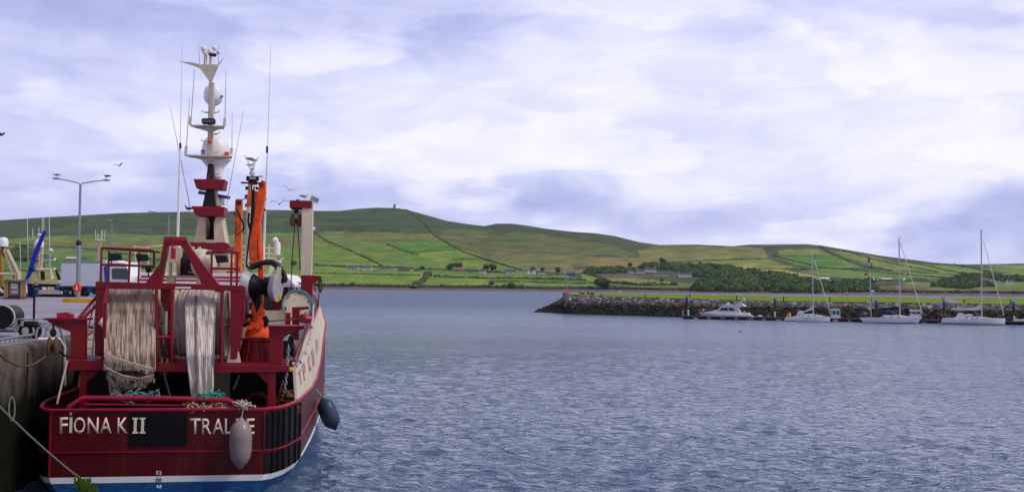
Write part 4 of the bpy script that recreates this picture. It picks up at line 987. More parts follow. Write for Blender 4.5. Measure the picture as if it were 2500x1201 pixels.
# --- winch behind the A-frame
WY = 4.6
w0 = M(); w0.lathe([(0, .42), (1.0, .42)], (Lv(437, 650, WY).x, WY, Lv(437, 642, WY).z), (1, 0, 0), 24); wn = w0.build('winch', dark, boat)
for x, r_, nm in ((436, .5, 'flange'), (470, .46, 'flange')):
    f = M(); c = Lv(x, 636, WY); f.lathe([(-.05, r_), (.05, r_)], c, (1, .2, 0), 28); f.build(nm, creamrust, wn)
f = M(); c = Lv(493, 640, WY - .2)
f.lathe([(-.16, .44), (.10, .44), (.14, .26), (.42, .22), (.42, .1)], c, (.93, -.36, 0), 30); f.build('gear_case', cream, wn)
f = M(); ppx(f, [(480, 652), (484, 602), (488, 602), (497, 652)], WY + .3, .2); bpx(f, 413, 610, 417, 690, WY, .2); bpx(f, 432, 604, 437, 668, WY, .2); bpx(f, 418, 672, 485, 679, WY - .1, .6); bpx(f, 408, 676, 425, 693, WY - .2, .3); bpx(f, 480, 678, 492, 693, WY - .2, .3); ppx(f, [(480, 665), (515, 665), (520, 690), (490, 690)], WY + .1, .2)
f.build('winch_frame', creamrust, wn)
m = M(); tpx(m, [(462, 632), (462, 665), (478, 665), (484, 675)], WY - .3, .025); m.build('pipe_guard', cream, boat)
# --- red railings with floodlights
def railing(posts, rails, yl, mt, r=.035):
    m = M()
    for p_ in posts + rails: tpx(m, p_, yl, r)
    m.build('railing', mt, boat)
railing([[(248, 604), (245, 688)], [(318, 606), (314, 689)], [(376, 612), (376, 648)]], [[(248, 605), (372, 611), (377, 616)], [(246, 646), (376, 650)]], GY + .3, red)
railing([[(266, 614), (265, 688)], [(340, 614), (338, 690)]], [[(258, 607), (392, 616)], [(262, 644), (370, 650)]], GY + 1.4, red, .03)
railing([[(517, 614), (516, 695)], [(566, 615), (564, 697)], [(580, 618), (578, 697)]], [[(518, 613), (566, 614), (584, 618)], [(518, 655), (564, 656)], [(566, 656), (585, 657)]], GY + .3, red)
def flood(px0, py0, px1, py1, yl, mt=dark):
    m = M(); ppx(m, [(px0, py0), (px1 - 3, py0 + 1), (px1, py1 - 2), (px0 + 5, py1)], yl, .14)
    for k in range(5): tpx(m, [(px0 + 4 + k * 5, py0 + 2), (px0 + 7 + k * 5, py1 - 3)], yl - .01, .012, 4)
    tpx(m, [(px0 + 10, py1 - 1), (px0 + 11, py1 + 10)], yl + .1, .02)
    m.build('floodlight', mt, boat)
flood(262, 618, 297, 637, GY + 1.2); flood(330, 620, 363, 638, GY + 1.2); flood(524, 623, 557, 642, GY + .5); flood(352, 648, 370, 666, GY + 2)

# --- wheelhouse
HY = 9.0
lower = M(); a = Lv(290, 706, HY); b = Lv(682, 706, HY); lower.box(a.x, b.x, HY, HY + 6.5, 3.9, Lv(600, 757, HY).z)
lower.build('deckhouse', cream, boat)
m = M(); a = Lv(300, 704, HY + .3); b = Lv(686, 704, HY + .3)
zc0, zc1 = Lv(600, 757, HY).z, Lv(640, 703, HY + .3).z
m.box(a.x, b.x, HY - .02, HY + 6, zc0 + .02, zc1)
wh = m.build('wheelhouse', red, boat)
for (x0, x1) in ((594, 612), (616, 634), (638, 664)):
    g = M(); bpx(g, x0, 712, x1, 752, HY - .08, .05); g.build('window', glass, wh)
m = M(); bpx(m, 594, 716, 613, 738, HY - .12, .03); m.build('window_light_patch', mat('pale_window_light', (.35, .42, .40), .6), wh)  # pale patch painted for the light in the window
ZR = Lv(640, 700, HY - .8).z
m = M(); xr = Lv(722, 695, HY + .5).x; xl = Lv(312, 695, HY - .3).x
m.box(xl, xr, HY - .4, HY + 7.6, ZR, ZR + .10)
m.prism([(xl, ZR + .104), (xr, ZR + .104), (xr - .42, ZR + .5), (xl + .42, ZR + .5)], HY - .1, HY + 7)
m.build('roof', white, wh)
for q in (.17, .30):
    m = M(); m.box(xl + .12 + q, xr - .12 - q, HY - .12, HY - .104, ZR + q, ZR + q + .07); m.build('roof_stripe', redrail, wh)
# upper bridge block
UY = 12.5
m = M(); bpx(m, 404, 617, 558, 690, UY, 3.5); ub = m.build('upper_bridge', creamrust, boat)
m = M(); ppx(m, [(455, 591), (556, 594), (561, 600), (553, 618), (470, 617), (462, 612)], UY - .3, 2.2); m.build('mast_base_housing', red, boat)
m = M(); bpx(m, 531, 640, 575, 680, UY - .6, .4); m.build('locker', creamrust, boat)
m = M(); bpx(m, 553, 662, 600, 684, UY - 1, .8); m.build('liferaft_cradle', orangerust, boat)
# white flying bridge rails
def wrail(P, yl, r=.03): m = M(); [tpx(m, p_, yl, r) for p_ in P]; m.build('bridge_railing', cream, boat)
wrail([[(326, 601), (350, 605), (402, 599)], [(330, 601), (331, 640)], [(362, 605), (362, 645)]], UY - .5)
wrail([[(488, 610), (560, 616)]], UY - .5)
wrail([[(560, 600), (670, 606)], [(556, 615), (668, 620)], [(555, 626), (668, 631)], [(556, 640), (664, 644)], [(576, 597), (573, 655)], [(657, 598), (655, 640)], [(600, 602), (598, 650)], [(636, 604), (635, 645)]], UY - .2)
m = M(); m.lathe([(0, .06), (.1, .09), (.18, .08), (.24, 0)], Lv(577, 600, UY - .2), n=14); m.build('dome_light', white, boat)
m = M(); ppx(m, [(664, 620), (674, 620), (672, 650), (660, 668), (655, 668)], UY, .2); m.build('davit_post', cream, boat)
m = M(); m.lathe([(0, .12), (.35, .13), (.5, .11), (.58, 0)], Lv(677, 622, UY), n=14); m.lathe([(0, .03), (.12, .03), (.14, .11), (.22, .13), (.3, .08), (.33, 0)], Lv(672, 598, UY), n=14); m.tube([Lv(677, 622, UY), Lv(672, 598, UY)], .025, 6)
m.build('satellite_antenna', white, boat)
# --- main mast
MY = 13.2
m = M(); ppx(m, [(475, 592), (484, 530), (500, 530), (503, 545), (500, 592)], MY, 1.2); ppx(m, [(523, 592), (522, 545), (527, 530), (540, 530), (550, 592)], MY, 1.2)
mast = m.build('mast', cream, boat); mgrey = mat('mast_paint', (.50, .44, .37), .5, var=.2)
m = M(); bpx(m, 490, 530, 535, 592, MY + .9, .12); m.build('mast_recess', dark, mast)
m = M(); bpx(m, 499, 585, 524, 593, MY - .05, .5); m.build('mast_sill', creamrust, mast)
for P in ([(467, 503), (548, 505), (546, 528), (477, 526)], [(472, 437), (549, 438), (544, 462), (479, 460)]):
    m = M(); ppx(m, P, MY - .45, 1.0)
    x0, z0 = L(P[1][0], P[1][1], MY - .45); x1, z1 = L(P[2][0], P[2][1], MY - .45)
    m.build('lamp_box', red, mast, bevel=.02)
m = M(); ppx(m, [(494, 504), (503, 461), (520, 461), (528, 504)], MY, .6); ppx(m, [(503, 438), (508, 400), (519, 400), (522, 438)], MY + .02, .45); m.build('mast_trunk', soot, mast)
m = M(); ppx(m, [(528, 503), (522, 461), (527, 461), (537, 503)], MY + .1, .5); m.build('mast_side', cream, mast)
m = M(); bpx(m, 509.5, 200, 518.5, 402, MY + .05, .12); m.build('mast_pole', mgrey, mast, bevel=.04)
def platform(x0, x1, y, xc, dp, ys):
    m = M()
    a = Lv(x0, y, MY - .2); b = Lv(x1, y + (x1 - x0) * .02, MY - .2); c = Lv(xc, ys, MY + .05)
    m.add([(a.x, MY - .2, a.z), (b.x, MY - .2, a.z), (b.x - .15, MY + .6, a.z + .02), (a.x + .15, MY + .6, a.z + .02), (a.x, MY - .2, a.z + .06), (b.x, MY - .2, a.z + .06), (b.x - .15, MY + .6, a.z + .08), (a.x + .15, MY + .6, a.z + .08)],
          [(0, 3, 2, 1), (4, 5, 6, 7), (0, 1, 5, 4), (1, 2, 6, 5), (2, 3, 7, 6), (3, 0, 4, 7)])
    m.prism([(a.x + .1, a.z - .003), (b.x - .1, a.z - .003), (c.x + .12, c.z), (c.x - .12, c.z)], MY + .0, MY + .05)
    return m.build('mast_platform', mgrey, mast)
platform(451, 567, 381, 514, 1, 393); platform(463, 549, 308, 514, 1, 322)
for (x0, x1, y, ) in ((493, 535, 273), (520, 536, 325), (493, 514, 344), (500, 519, 353), (520, 535, 371), (520, 535, 425)):
    m = M(); ppx(m, [(x0, y), (x1, y), (x1 - 4, y + 2), (514, y + 6), (x0 + 4, y + 2)], MY + .1, .1)
    for x in (x0, x1):
        if abs(x - 514) > 8: tpx(m, [(x, y + 1), (x, y - 4)], MY + .15, .02, 6)
    m.build('crossarm', cream, mast)
m = M(); ppx(m, [(486, 158), (532, 158), (533, 163), (517, 200), (511, 200), (485, 163)], MY - .1, .05)
a = Lv(486, 160, MY - .1); b = Lv(532, 160, MY - .1); c = Lv(514, 200, MY); zt = a.z
m.add([(a.x, MY - .1, zt), (b.x, MY - .1, zt), (b.x - .1, MY + .55, zt + .02), (a.x + .1, MY + .55, zt + .02), (c.x, MY + .1, c.z)], [(0, 1, 2, 3), (1, 4, 2), (2, 4, 3), (3, 4, 0)])
ppx(m, [(437, 150), (470, 153), (489, 158), (487, 167), (478, 163)], MY + .1, .05); ppx(m, [(547, 141), (532, 163), (526, 172), (531, 158)], MY + .1, .05)
m.build('mast_head_crowsnest', mgrey, mast)
def radome(px, py0, py1, w, yl, prof, label=None):
    a = Lv(px, py1, yl); b = Lv(px, py0, yl); h = b.z - a.z; r = (Lv(px + w / 2, py0, yl).x - a.x)
    m = M(); m.lathe([(h * u, r * v) for u, v in prof], a, n=28); return m.build('radome', white, mast)
radome(526.5, 328, 387, 71, MY + 1.6, [(0, .93), (.06, .97), (.12, 1), (.4, 1), (.6, .93), (.78, .76), (.9, .52), (.97, .28), (1, 0)])
m = M(); a = Lv(526.5, 388, MY + 1.6); m.lathe([(-.8, .3), (-.45, .33), (-.38, .36), (-.08, .60), (-.05, .66), (.02, .66)], a, n=28); m.build('radome_base', white, mast)
m = M(); a = Lv(529, 440, MY + 1.6); b = Lv(529, 402, MY + 1.6); m.tube([a, b], .18, 10); m.build('radome_post', cream, mast)
radome(520.5, 205, 257, 49, MY + 1.0, [(0, .45), (.08, .7), (.2, .92), (.3, 1), (.6, 1), (.78, .86), (.9, .6), (.97, .32), (1, 0)])
m = M(); tpx(m, [(522, 270), (522, 255)], MY + 1, .06); tpx(m, [(514, 268), (523, 268)], MY + .7, .05); m.build('radome_bracket', cream, mast)
# logos on the radomes
def rlogo(px, py, w, h, c, nm, yy, r_px, cx):
    m = M(); pts = []
    for k in range(5):
        x = px - w / 2 + w * k / 4; dy = math.sqrt(max(0, r_px ** 2 - (x - cx) ** 2)) / 56.0
        p0 = Lv(x, py + h / 2, yy - dy - .03); p1 = Lv(x, py - h / 2, yy - dy - .03); pts.append([p0, p1])
    m.grid(pts, False); m.build(nm, c, mast)
rlogo(495, 372, 9, 12, blue, 'radome_emblem', MY + 1.6, 35.5, 526.5); rlogo(553.5, 376, 11, 10, mat('logo_red', (.6, .02, .03), .5), 'radome_emblem', MY + 1.6, 35.5, 526.5); rlogo(541.5, 236, 7, 5, blue, 'radome_emblem', MY + 1.0, 24.5, 520.5)
# top cluster
for (x, y, r) in ((497, 119, 7), (523, 118, 6.2), (514, 127, 8), (533, 128, 5)):
    m = M(); c = Lv(x, y, MY + .1); m.ball(c, r / 56.5, n=12, m=8); m.build('camera_dome', white, mast)
m = M(); tpx(m, [(501, 158), (502, 136), (496, 124)], MY + .1, .07); tpx(m, [(514, 158), (514, 138)], MY + .1, .055); m.build('dome_post', cream, mast)
m = M(); ppx(m, [(507, 131), (528, 131), (525, 137), (510, 136)], MY, .2); m.build('lamp_bracket', dark, mast)
m = M(); ppx(m, [(492, 292), (495, 289), (522, 289), (525, 292), (525, 300), (522, 303), (495, 303), (492, 300)], MY - .35, .2); m.build('searchlight', dark, mast)
m = M(); ppx(m, [(494, 293), (523, 293), (523, 299), (494, 299)], MY - .37, .05); m.build('searchlight_lens', mat('lens_grey', (.10, .09, .10), .3), mast)
m = M(); c = Lv(513, 345, MY - .1); m.ball(c, .1); m.build('mast_lamp', orangerust, mast)
m = M(); m.beam(Lv(486, 470, MY + .6), Lv(560, 483, MY + .2), .16, .14); rd = m.build('radar_scanner', blue, mast)
m = M(); bpx(m, 535, 483, 548, 500, MY + .4, .4); m.build('radar_pedestal', white, mast)
# ladder on mast side
m = M(); tpx(m, [(541, 505), (550, 592)], MY + .3, .03); tpx(m, [(546, 505), (557, 592)], MY + .3, .02)
for k in range(9): tpx(m, [(541 + k, 510 + k * 9), (547 + k, 510 + k * 9)], MY + .3, .012, 4)
m.build('mast_ladder', cream, mast)
# whip antennas (base x,y, tip x,y, radius base)
for (x0, y0, x1, y1, yl, r, bb) in ((434, 578, 440, 350, 11, .055, None), (440, 352, 445, 97, 11, .018, None), (465, 512, 416, 262, MY, .016, None), (466, 303, 475, 170, MY, .018, (464, 305, 466, 285)), (454, 378, 463, 240, MY, .018, (453, 380, 455, 357)),
                             (549, 306, 552, 172, MY, .018, (548, 308, 549, 290)), (566, 378, 567, 275, MY, .014, (564, 378, 566, 362)), (553, 500, 595, 270, MY, .014, None), (643, 640, 653, 372, 12, .05, None), (653, 374, 661, 110, 12, .018, None), (487, 157, 485, 106, MY, .012, None), (534, 157, 533, 108, MY, .012, None)):
    m = M(); p0 = Lv(x0, y0, yl); p1 = Lv(x1, y1, yl); m.tube([p0, p0.lerp(p1, .5), p1], [r, r * .85, r * .5], 6)
    o = m.build('whip_antenna', whitemetal if yl != MY else greypaint, boat)
    if bb: q = M(); tpx(q, [(bb[0], bb[1]), (bb[2], bb[3])], yl, .06); q.build('antenna_base', cream, o)
m = M(); tpx(m, [(440, 350), (440.5, 363)], 11, .045, 8); m.build('antenna_joint', dark, boat)
m = M(); tpx(m, [(652, 374), (652, 358)], 12, .045, 8); m.build('antenna_joint', dark, boat)
for P in ([(640, 488), (652, 488), (641, 474)], [(638, 515), (651, 515), (640, 502)]):
    m = M(); ppx(m, P, 8, .08); m.build('bracket', red, boat)
# floodlight pole behind the crane
m = M(); tpx(m, [(602, 660, 9), (611, 450, 9)], 9, .085, 10); fp = m.build('light_pole', cream, boat)
m = M(); bpx(m, 588, 444, 633, 449, 8.95, .12); bpx(m, 606, 438, 627, 451, 9, .2); m.build('light_crossbar', red, fp)
for (x0, y0, x1, y1) in ((601, 430, 606, 441), (607, 430, 626, 440), (626, 430, 631, 441), (599, 455, 605, 463), (598, 475, 603, 483), (598, 497, 603, 505), (624, 456, 630, 463)):
    m = M(); bpx(m, x0, y0, x1, y1, 8.8, .18); m.build('lamp', dark, fp)
m = M(); bpx(m, 609, 432, 624, 438, 8.75, .05); m.build('lamp_lens', greypaint, fp)
m = M(); m.lathe([(-.06, .1), (.05, .12), (.1, .05)], Lv(616, 424, 9), n=12); m.tube([Lv(616, 432, 9), Lv(616, 422, 9)], .05, 6); m.build('pole_cap', whitemetal, fp)

# --- forward crane boom (seen upright beyond)
FY = 11.0
m = M(); ppx(m, [(574, 490), (577, 486), (588, 486), (590, 490), (588, 600), (587, 680), (571, 680), (572, 600)], FY, .45)
fc = m.build('forward_crane', orangerust, boat)
m = M(); bpx(m, 577, 490, 589, 500, FY - .05, .1); ppx(m, [(570, 518), (577, 518), (577, 524), (570, 524)], FY, .2); m.build('boom_fitting', dark, fc)
m = M(); tpx(m, [(578, 510), (586, 530), (594, 548), (594, 560), (588, 566)], FY - .1, .035); tpx(m, [(577, 555), (575, 570), (580, 576), (585, 568)], FY - .1, .02); tpx(m, [(590, 490), (598, 484), (606, 487)], FY, .02); m.build('hydraulic_hose', black, fc)

# --- main crane, orange
KY = 1.9
m = M(); a = Lv(628, 829, KY + .8); b = Lv(628, 893, KY + .8); m.lathe([(b.z - a.z, .62), (0, .44)], a, n=8, smooth=False)
for k in range(8):
    t = 2 * math.pi * (k + .5) / 8; m.beam(a + Vector((math.cos(t) * .44, math.sin(t) * .44, 0)), Vector((a.x + math.cos(t) * .68, a.y + math.sin(t) * .68, b.z)), .03, .1)
m.lathe([(-.01, .5), (.05, .5)], a, n=24)
m.build('crane_pedestal', red, boat)
m = M(); a = Lv(630, 822, KY + .8)
m.lathe([(0, .42), (.05, .42), (.35, .30), (.75, .24), (.9, .17)], a, n=20)
crane = m.build('crane', orange, boat)
m = M(); m.lathe([(-.25, .13), (-.02, .13)], Lv(614, 794, KY + .6), (0, 1, 0), 14); m.lathe([(-.25, .13), (-.02, .13)], Lv(634, 794, KY + .6), (0, 1, 0), 14); m.build('slewing_cylinder', orange, crane)
m = M(); ppx(m, [(612, 760), (618, 735), (624, 756), (627, 768), (617, 770)], KY + .55, .1); ppx(m, [(641, 760), (642, 735), (630, 756), (628, 768), (641, 770)], KY + .55, .1); ppx(m, [(614, 762), (644, 762), (644, 772), (614, 772)], KY + .6, .4); m.build('column_fork', orange, crane)
m = M(); ppx(m, [(633, 690), (640, 642), (630, 642), (630, 690), (634, 735), (642, 735), (640, 700)], KY + .8, .2); ppx(m, [(629, 600), (641, 600), (643, 700), (631, 700)], KY + .85, .16); m.build('inner_arm', orange, crane)
m = M(); tpx(m, [(628, 700), (626, 770)], KY + .7, .13, 12); m.build('lift_cylinder', black, crane)
m = M(); ppx(m, [(634.5, 446), (640, 439.5), (648, 443), (648, 470), (637, 531), (626, 588), (616, 592), (606, 585), (632, 456)], KY + .7, .34); bm = m.build('boom', orange, crane, bevel=.02)
m = M(); ppx(m, [(605, 463), (612, 461), (634, 470), (628, 503), (601, 503)], KY + 1.0, .3); m.build('folded_jib', mat('orange_faded', (.80, .19, .05), .5, var=.15), crane)
m = M(); m.lathe([(.1, .08), (.2, .08)], Lv(636, 450, KY + .55), (0, 1, 0), 14); m.build('boom_pin', red, crane)
m = M(); ppx(m, [(606, 585), (616, 580), (626, 589), (627, 630), (618, 642), (608, 632)], KY + .62, .36); m.build('elbow', orangerust, crane)
m = M(); tpx(m, [(634, 550), (632, 590), (636, 645)], KY + .8, .07, 10); m.build('ram', orange, crane)
m = M(); tpx(m, [(620, 470), (618, 500), (614, 535), (609, 575), (606, 600)], KY + .6, .03); tpx(m, [(613, 450), (616, 470), (615, 500), (612, 540)], KY + .65, .022); tpx(m, [(621, 455), (619, 475), (620, 510), (613, 560), (607, 590), (603, 630), (602, 648), (607, 655)], KY + .6, .026); tpx(m, [(608, 520), (606, 540), (610, 560)], KY + .6, .035); m.build('hydraulic_hose', black, crane)
m = M(); ppx(m, [(606, 640), (636, 636), (640, 652), (612, 656)], KY + .6, .4); m.build('jib_knuckle', orangerust, crane)
m = M(); tpx(m, [(612, 652), (640, 642), (665, 640), (682, 652), (692, 668), (696, 682), (690, 686)], KY + .55, .085, 10); m.build('hydraulic_hose', dark, crane)
m = M(); tpx(m, [(602, 648), (610, 655), (625, 653), (640, 645), (665, 646), (680, 665), (686, 690)], KY + .45, .04); m.build('hydraulic_hose', black, crane)
m = M(); tpx(m, [(616, 770), (600, 772), (590, 780), (592, 790), (600, 793), (612, 788)], KY + .4, .065); tpx(m, [(645, 772), (652, 782), (648, 796)], KY + .6, .07); m.build('hydraulic_hose', black, crane)
pb = Lv(641, 700, KY + .4); ax = Vector((.96, -.27, -.05)).normalized()
m = M(); m.lathe([(-.56, .50), (-.54, .53), (-.34, .40), (-.30, .36)], pb, ax, 30); m.lathe([(.30, .36), (.34, .40), (.50, .45), (.52, .43)], pb, ax, 30)
pbk = m.build('power_block', mat('pale_plate', (.40, .39, .42), .4, scale=3, col2=(.20, .19, .22)), crane)
M().lathe([(-.31, .38), (-.2, .33), (-.12, .26), (0, .24), (.12, .28), (.3, .37)], pb, ax, 30).build('rubber_sheave', black, crane)
M().ball(Lv(652, 691, KY + .1), .17, n=14, m=10).build('hydraulic_motor', black, crane)
m = M(); ppx(m, [(676, 650), (686, 652), (684, 700), (674, 720), (670, 700)], KY + .25, .12); m.build('block_cheek', cream, crane)
m = M(); ppx(m, [(667, 734), (672, 722), (684, 720), (686, 730), (678, 737)], KY + .2, .12); m.build('guide_roller', mat('yellow_plastic', (.75, .5, .01), .4), crane)
m = M(); bpx(m, 592, 770, 614, 850, KY + 1.4, .3); m.build('valve_chest', creamrust, boat)

# --- small starboard gallows aft
m = M(); ppx(m, [(654, 795), (743, 798), (741, 803), (712, 812), (690, 826), (688, 893), (658, 893), (656, 803)], 1.75, .3); m.build('stern_gallows', red, boat, bevel=.01)
m = M(); p0 = Lv(654, 794, 1.6); p1 = Lv(743, 796, 1.6); m.box(p0.x, p1.x, 1.6, 2.2, p0.z - .04, p0.z); m.build('gallows_top_plate', redrail, boat)
# port gallows
m = M(); ppx(m, [(108, 778), (205, 780), (205, 880), (172, 880), (172, 810), (150, 802), (122, 788)], 1.25, .35); m.build('stern_gallows', red, boat, bevel=.01)
m = M(); p0 = Lv(106, 778, 1.15); p1 = Lv(212, 780, 1.15); m.box(p0.x, p1.x, 1.15, 1.8, p0.z - .04, p0.z + .02); m.build('gallows_top_plate', red, boat)
m = M(); ppx(m, [(138, 764), (162, 762), (174, 767), (174, 779), (138, 779)], 1.3, .3); m.build('hatch_box', redrail, boat)
for (a, b) in (((190, 779), (236, 724)), ((200, 779), (259, 723))):
    m = M(); tpx(m, [(a[0], a[1], 1.6), (b[0], b[1], 2.0)], 0, .05); m.build('brace', red, boat)
m = M(); tpx(m, [(214, 790), (206, 875)], 2.6, .035); tpx(m, [(232, 790), (224, 877)], 2.6, .035)
for k in range(4): tpx(m, [(212 - k * 2, 806 + k * 22), (230 - k * 2, 806 + k * 22)], 2.6, .025)
m.build('ladder', white, boat)
m = M(); tpx(m, [(200, 796), (232, 800)], 2.7, .04); tpx(m, [(210, 822), (230, 740)], 3.0, .02); m.build('grab_rail', red, boat)
m = M(); tpx(m, [(164, 880), (139, 985)], .9, .03); m.build('stay', cream, boat)
m = M(); bpx(m, 208, 868, 232, 884, 3.0, .4); m.build('deck_box', blue, boat)
# forward starboard posts: tall cream gallows with red foot
TY = 8.2
m = M(); bpx(m, 737, 489, 761, 673, TY, .42); m.build('gallows_post', cream, boat, bevel=.02)
m = M(); bpx(m, 735, 672, 761, 770, TY - .03, .5); m.build('gallows_foot', red, boat, bevel=.02)
m = M(); bpx(m, 707, 489, 761, 508, TY - .06, .52); bpx(m, 722, 487, 731, 490, TY, .3); m.build('gallows_head', red, boat, bevel=.015)
m = M(); bpx(m, 711, 507, 738, 512, TY, .3); m.build('head_fitting', dark, boat)
m = M(); ppx(m, [(761, 672), (785, 674), (783, 679), (761, 696)], TY + .1, .25); m.build('gallows_bracket', red, boat)
m = M(); m.obox(Lv(768, 487, TY + .2), (.3, .22, .18), Matrix.Rotation(R(25), 3, 'Y')); m.build('floodlight', greypaint, boat)
# further red post with head
m = M(); ppx(m, [(713, 750), (753, 748), (753, 755), (731, 757), (729, 830), (713, 830)], 4.6, .3); m.build('warp_post', red, boat)
m = M(); bpx(m, 697, 763, 708, 796, 5.0, .25); m.build('red_cabinet', mat('bright_red_paint', (.5, .01, .01), .5), boat)
m = M(); c = Lv(745, 778, 4.4); m.lathe([(-.1, .2), (.1, .2)], c, (.8, .5, 0), 18, scale=(1.3, .8)); m.build('warp_sheave', redrail, boat)
m = M(); tpx(m, [(652, 784), (700, 781), (740, 779)], 4.3, .02); m.build('warp_wire', mat('rusty_wire', (.10, .07, .04), .7), boat)
# hose reel drum with blue rim
m = M(); c = Lv(726, 744, 7.6); m.lathe([(-.08, .52), (.08, .52)], c, (.25, -1, .05), 36); rl = m.build('trawl_reel', cream, boat)
m = M(); m.tube([c + Vector((.52 * math.cos(t), -.1 + .13 * math.cos(t), .53 * math.sin(t))) for t in np.linspace(0, 6.2832, 30)], .035, 8); m.build('reel_rim', mat('pale_blue_rim', (.06, .24, .36), .5), rl)
for k in range(6):
    t = k * 1.047 + .3; m = M(); q = c + Vector((.42 * math.cos(t), -.2, .42 * math.sin(t))); m.obox(q, (.14, .04, .035), Matrix.Rotation(-t - 1.57, 3, 'Y')); m.build('reel_slot', dark, rl)
# fittings inside the starboard quarter
m = M(); bpx(m, 682, 832, 715, 888, 3.6, .3); m.build('quarter_panel', dark, boat)
m = M(); bpx(m, 680, 878, 715, 898, 3.2, .4); m.build('blue_tray', blue, boat)
m = M(); bpx(m, 676, 900, 712, 906, 1.5, .6); m.build('yellow_step', mat('yellow_plastic', (.75, .5, .01), .4), boat)
m = M(); tpx(m, [(700, 885), (707, 850)], 3.0, .05); tpx(m, [(712, 880), (716, 868)], 3.0, .06); m.build('white_lever', white, boat)
m = M(); bpx(m, 655, 838, 700, 843, 4.5, .2); m.build('cross_bar', redrail, boat)
# cream deckhouse side aft: white wall behind crane, upto starboard
m = M(); ppx(m, [(596, 758), (684, 758), (700, 745), (700, 830), (596, 840)], HY - .5, .3); m.build('deckhouse_aft_wall', cream, boat)
m = M(); ppx(m, [(684, 702), (703, 696), (703, 738), (684, 757)], HY + .2, 3); m.build('wheelhouse_wing', red, boat)

# --- coaming under wheelhouse, upper deck to close the boat forward of the platform
m = M()
for (y, h, z), (y2, h2, z2) in zip(ST[3:-1], ST[4:]):
    za = 3.5 if y < 8 else 3.75 + (y - 8) * .10; zb = 3.5 if y2 < 8 else 3.75 + (y2 - 8) * .10
    if y >= 5: m.add([(-h + .45, y, za), (h - .45, y, za), (h2 - .45, y2, zb), (-h2 + .45, y2, zb)], [(0, 1, 2, 3)])
m.build('upper_deck', greypaint, boat)
# forward rails on starboard side
m = M()
tpx(m, [(700, 683, 12), (720, 688, 12), (745, 695, 11), (765, 700, 11), (771, 712, 11)], 0, .04); tpx(m, [(724, 690), (724, 712)], 12, .03); tpx(m, [(760, 702), (760, 730)], 11, .03)
m.build('shelter_deck_rail', redrail, boat)
m = M(); tpx(m, [(735, 1000, 2.0), (742, 940, 5.0)], 0, .01); 
# bow rope coil hanging on bracket
m = M()
for k in range(3): m.tube([Lv(781 + 3.5 * math.cos(t) + k * .8, 697 + 17 * math.sin(t), TY + .2 + k * .05) for t in np.linspace(0, 6.2832, 14)], .025, 6)
m.build('rope_coil', mat('tarred_rope', (.05, .05, .02), .9), None, 'dark coil of rope hanging from the bracket of the tall cream post', 'rope coil', m=BMX)
m = M(); tpx(m, [(779, 715), (776, 752)], TY, .02); m.build('hanging_line', dark, boat)

# --- things on / against the trawler --------------------------------------
netm = bpy.data.materials.new('trawl_net'); netm.use_nodes = True
def netmat(nm, c1, c2, c3=None):
    m = bpy.data.materials.new(nm); m.use_nodes = True; t = m.node_tree; n = t.nodes; l = t.links; b = n['Principled BSDF']; b.inputs['Roughness'].default_value = .95; b.inputs['Specular IOR Level'].default_value = .1
    tc = n.new('ShaderNodeTexCoord'); mp = n.new('ShaderNodeMapping'); l.new(tc.outputs['Object'], mp.inputs[0]); mp.inputs['Scale'].default_value = (6.5, 2, .6)
    z = n.new('ShaderNodeTexNoise'); z.inputs['Scale'].default_value = 1.3; z.inputs['Detail'].default_value = 7; l.new(mp.outputs[0], z.inputs[0])
    z3 = n.new('ShaderNodeTexNoise'); z3.inputs['Scale'].default_value = 14; z3.inputs['Detail'].default_value = 5; l.new(tc.outputs['Object'], z3.inputs[0])
    ad = n.new('ShaderNodeMath'); ad.operation = 'MULTIPLY_ADD'; l.new(z3.outputs['Fac'], ad.inputs[0]); ad.inputs[1].default_value = .5; l.new(z.outputs['Fac'], ad.inputs[2])
    r = n.new('ShaderNodeValToRGB'); l.new(ad.outputs[0], r.inputs[0]); r.color_ramp.elements[0].position = .55; r.color_ramp.elements[0].color = c1 + (1,); r.color_ramp.elements[1].position = .95; r.color_ramp.elements[1].color = c2 + (1,)
    if c3: e = r.color_ramp.elements.new(.72); e.color = c3 + (1,)
    # knotted mesh: diamond bump
    mp2 = n.new('ShaderNodeMapping'); l.new(tc.outputs['Object'], mp2.inputs[0]); mp2.inputs['Rotation'].default_value = (0, R(45), 0)
    w1 = n.new('ShaderNodeTexWave'); w1.inputs['Scale'].default_value = 6.0; w1.inputs['Distortion'].default_value = 2.5; l.new(mp2.outputs[0], w1.inputs[0]); w1.bands_direction = 'X'
    w2 = n.new('ShaderNodeTexWave'); w2.inputs['Scale'].default_value = 6.0; w2.inputs['Distortion'].default_value = 2.5; l.new(mp2.outputs[0], w2.inputs[0]); w2.bands_direction = 'Z'
    mx_ = n.new('ShaderNodeMath'); mx_.operation = 'MAXIMUM'; l.new(w1.outputs['Fac'], mx_.inputs[0]); l.new(w2.outputs['Fac'], mx_.inputs[1])
    bp = n.new('ShaderNodeBump'); bp.inputs['Strength'].default_value = .4; bp.inputs['Distance'].default_value = .02
    kr = n.new('ShaderNodeMapRange'); l.new(mx_.outputs[0], kr.inputs[0]); kr.inputs[1].default_value = .25; kr.inputs[2].default_value = .9; kr.inputs[3].default_value = .74; kr.inputs[4].default_value = 1.04
    ks = n.new('ShaderNodeVectorMath'); ks.operation = 'SCALE'; l.new(r.outputs[0], ks.inputs[0]); l.new(kr.outputs[0], ks.inputs['Scale']); l.new(ks.outputs[0], b.inputs['Base Color'])
    l.new(mx_.outputs[0], bp.inputs['Height']); l.new(bp.outputs[0], b.inputs['Normal'])
    return m
netb = netmat('brown_net', (.27, .19, .14), (.54, .42, .33), (.42, .31, .24))
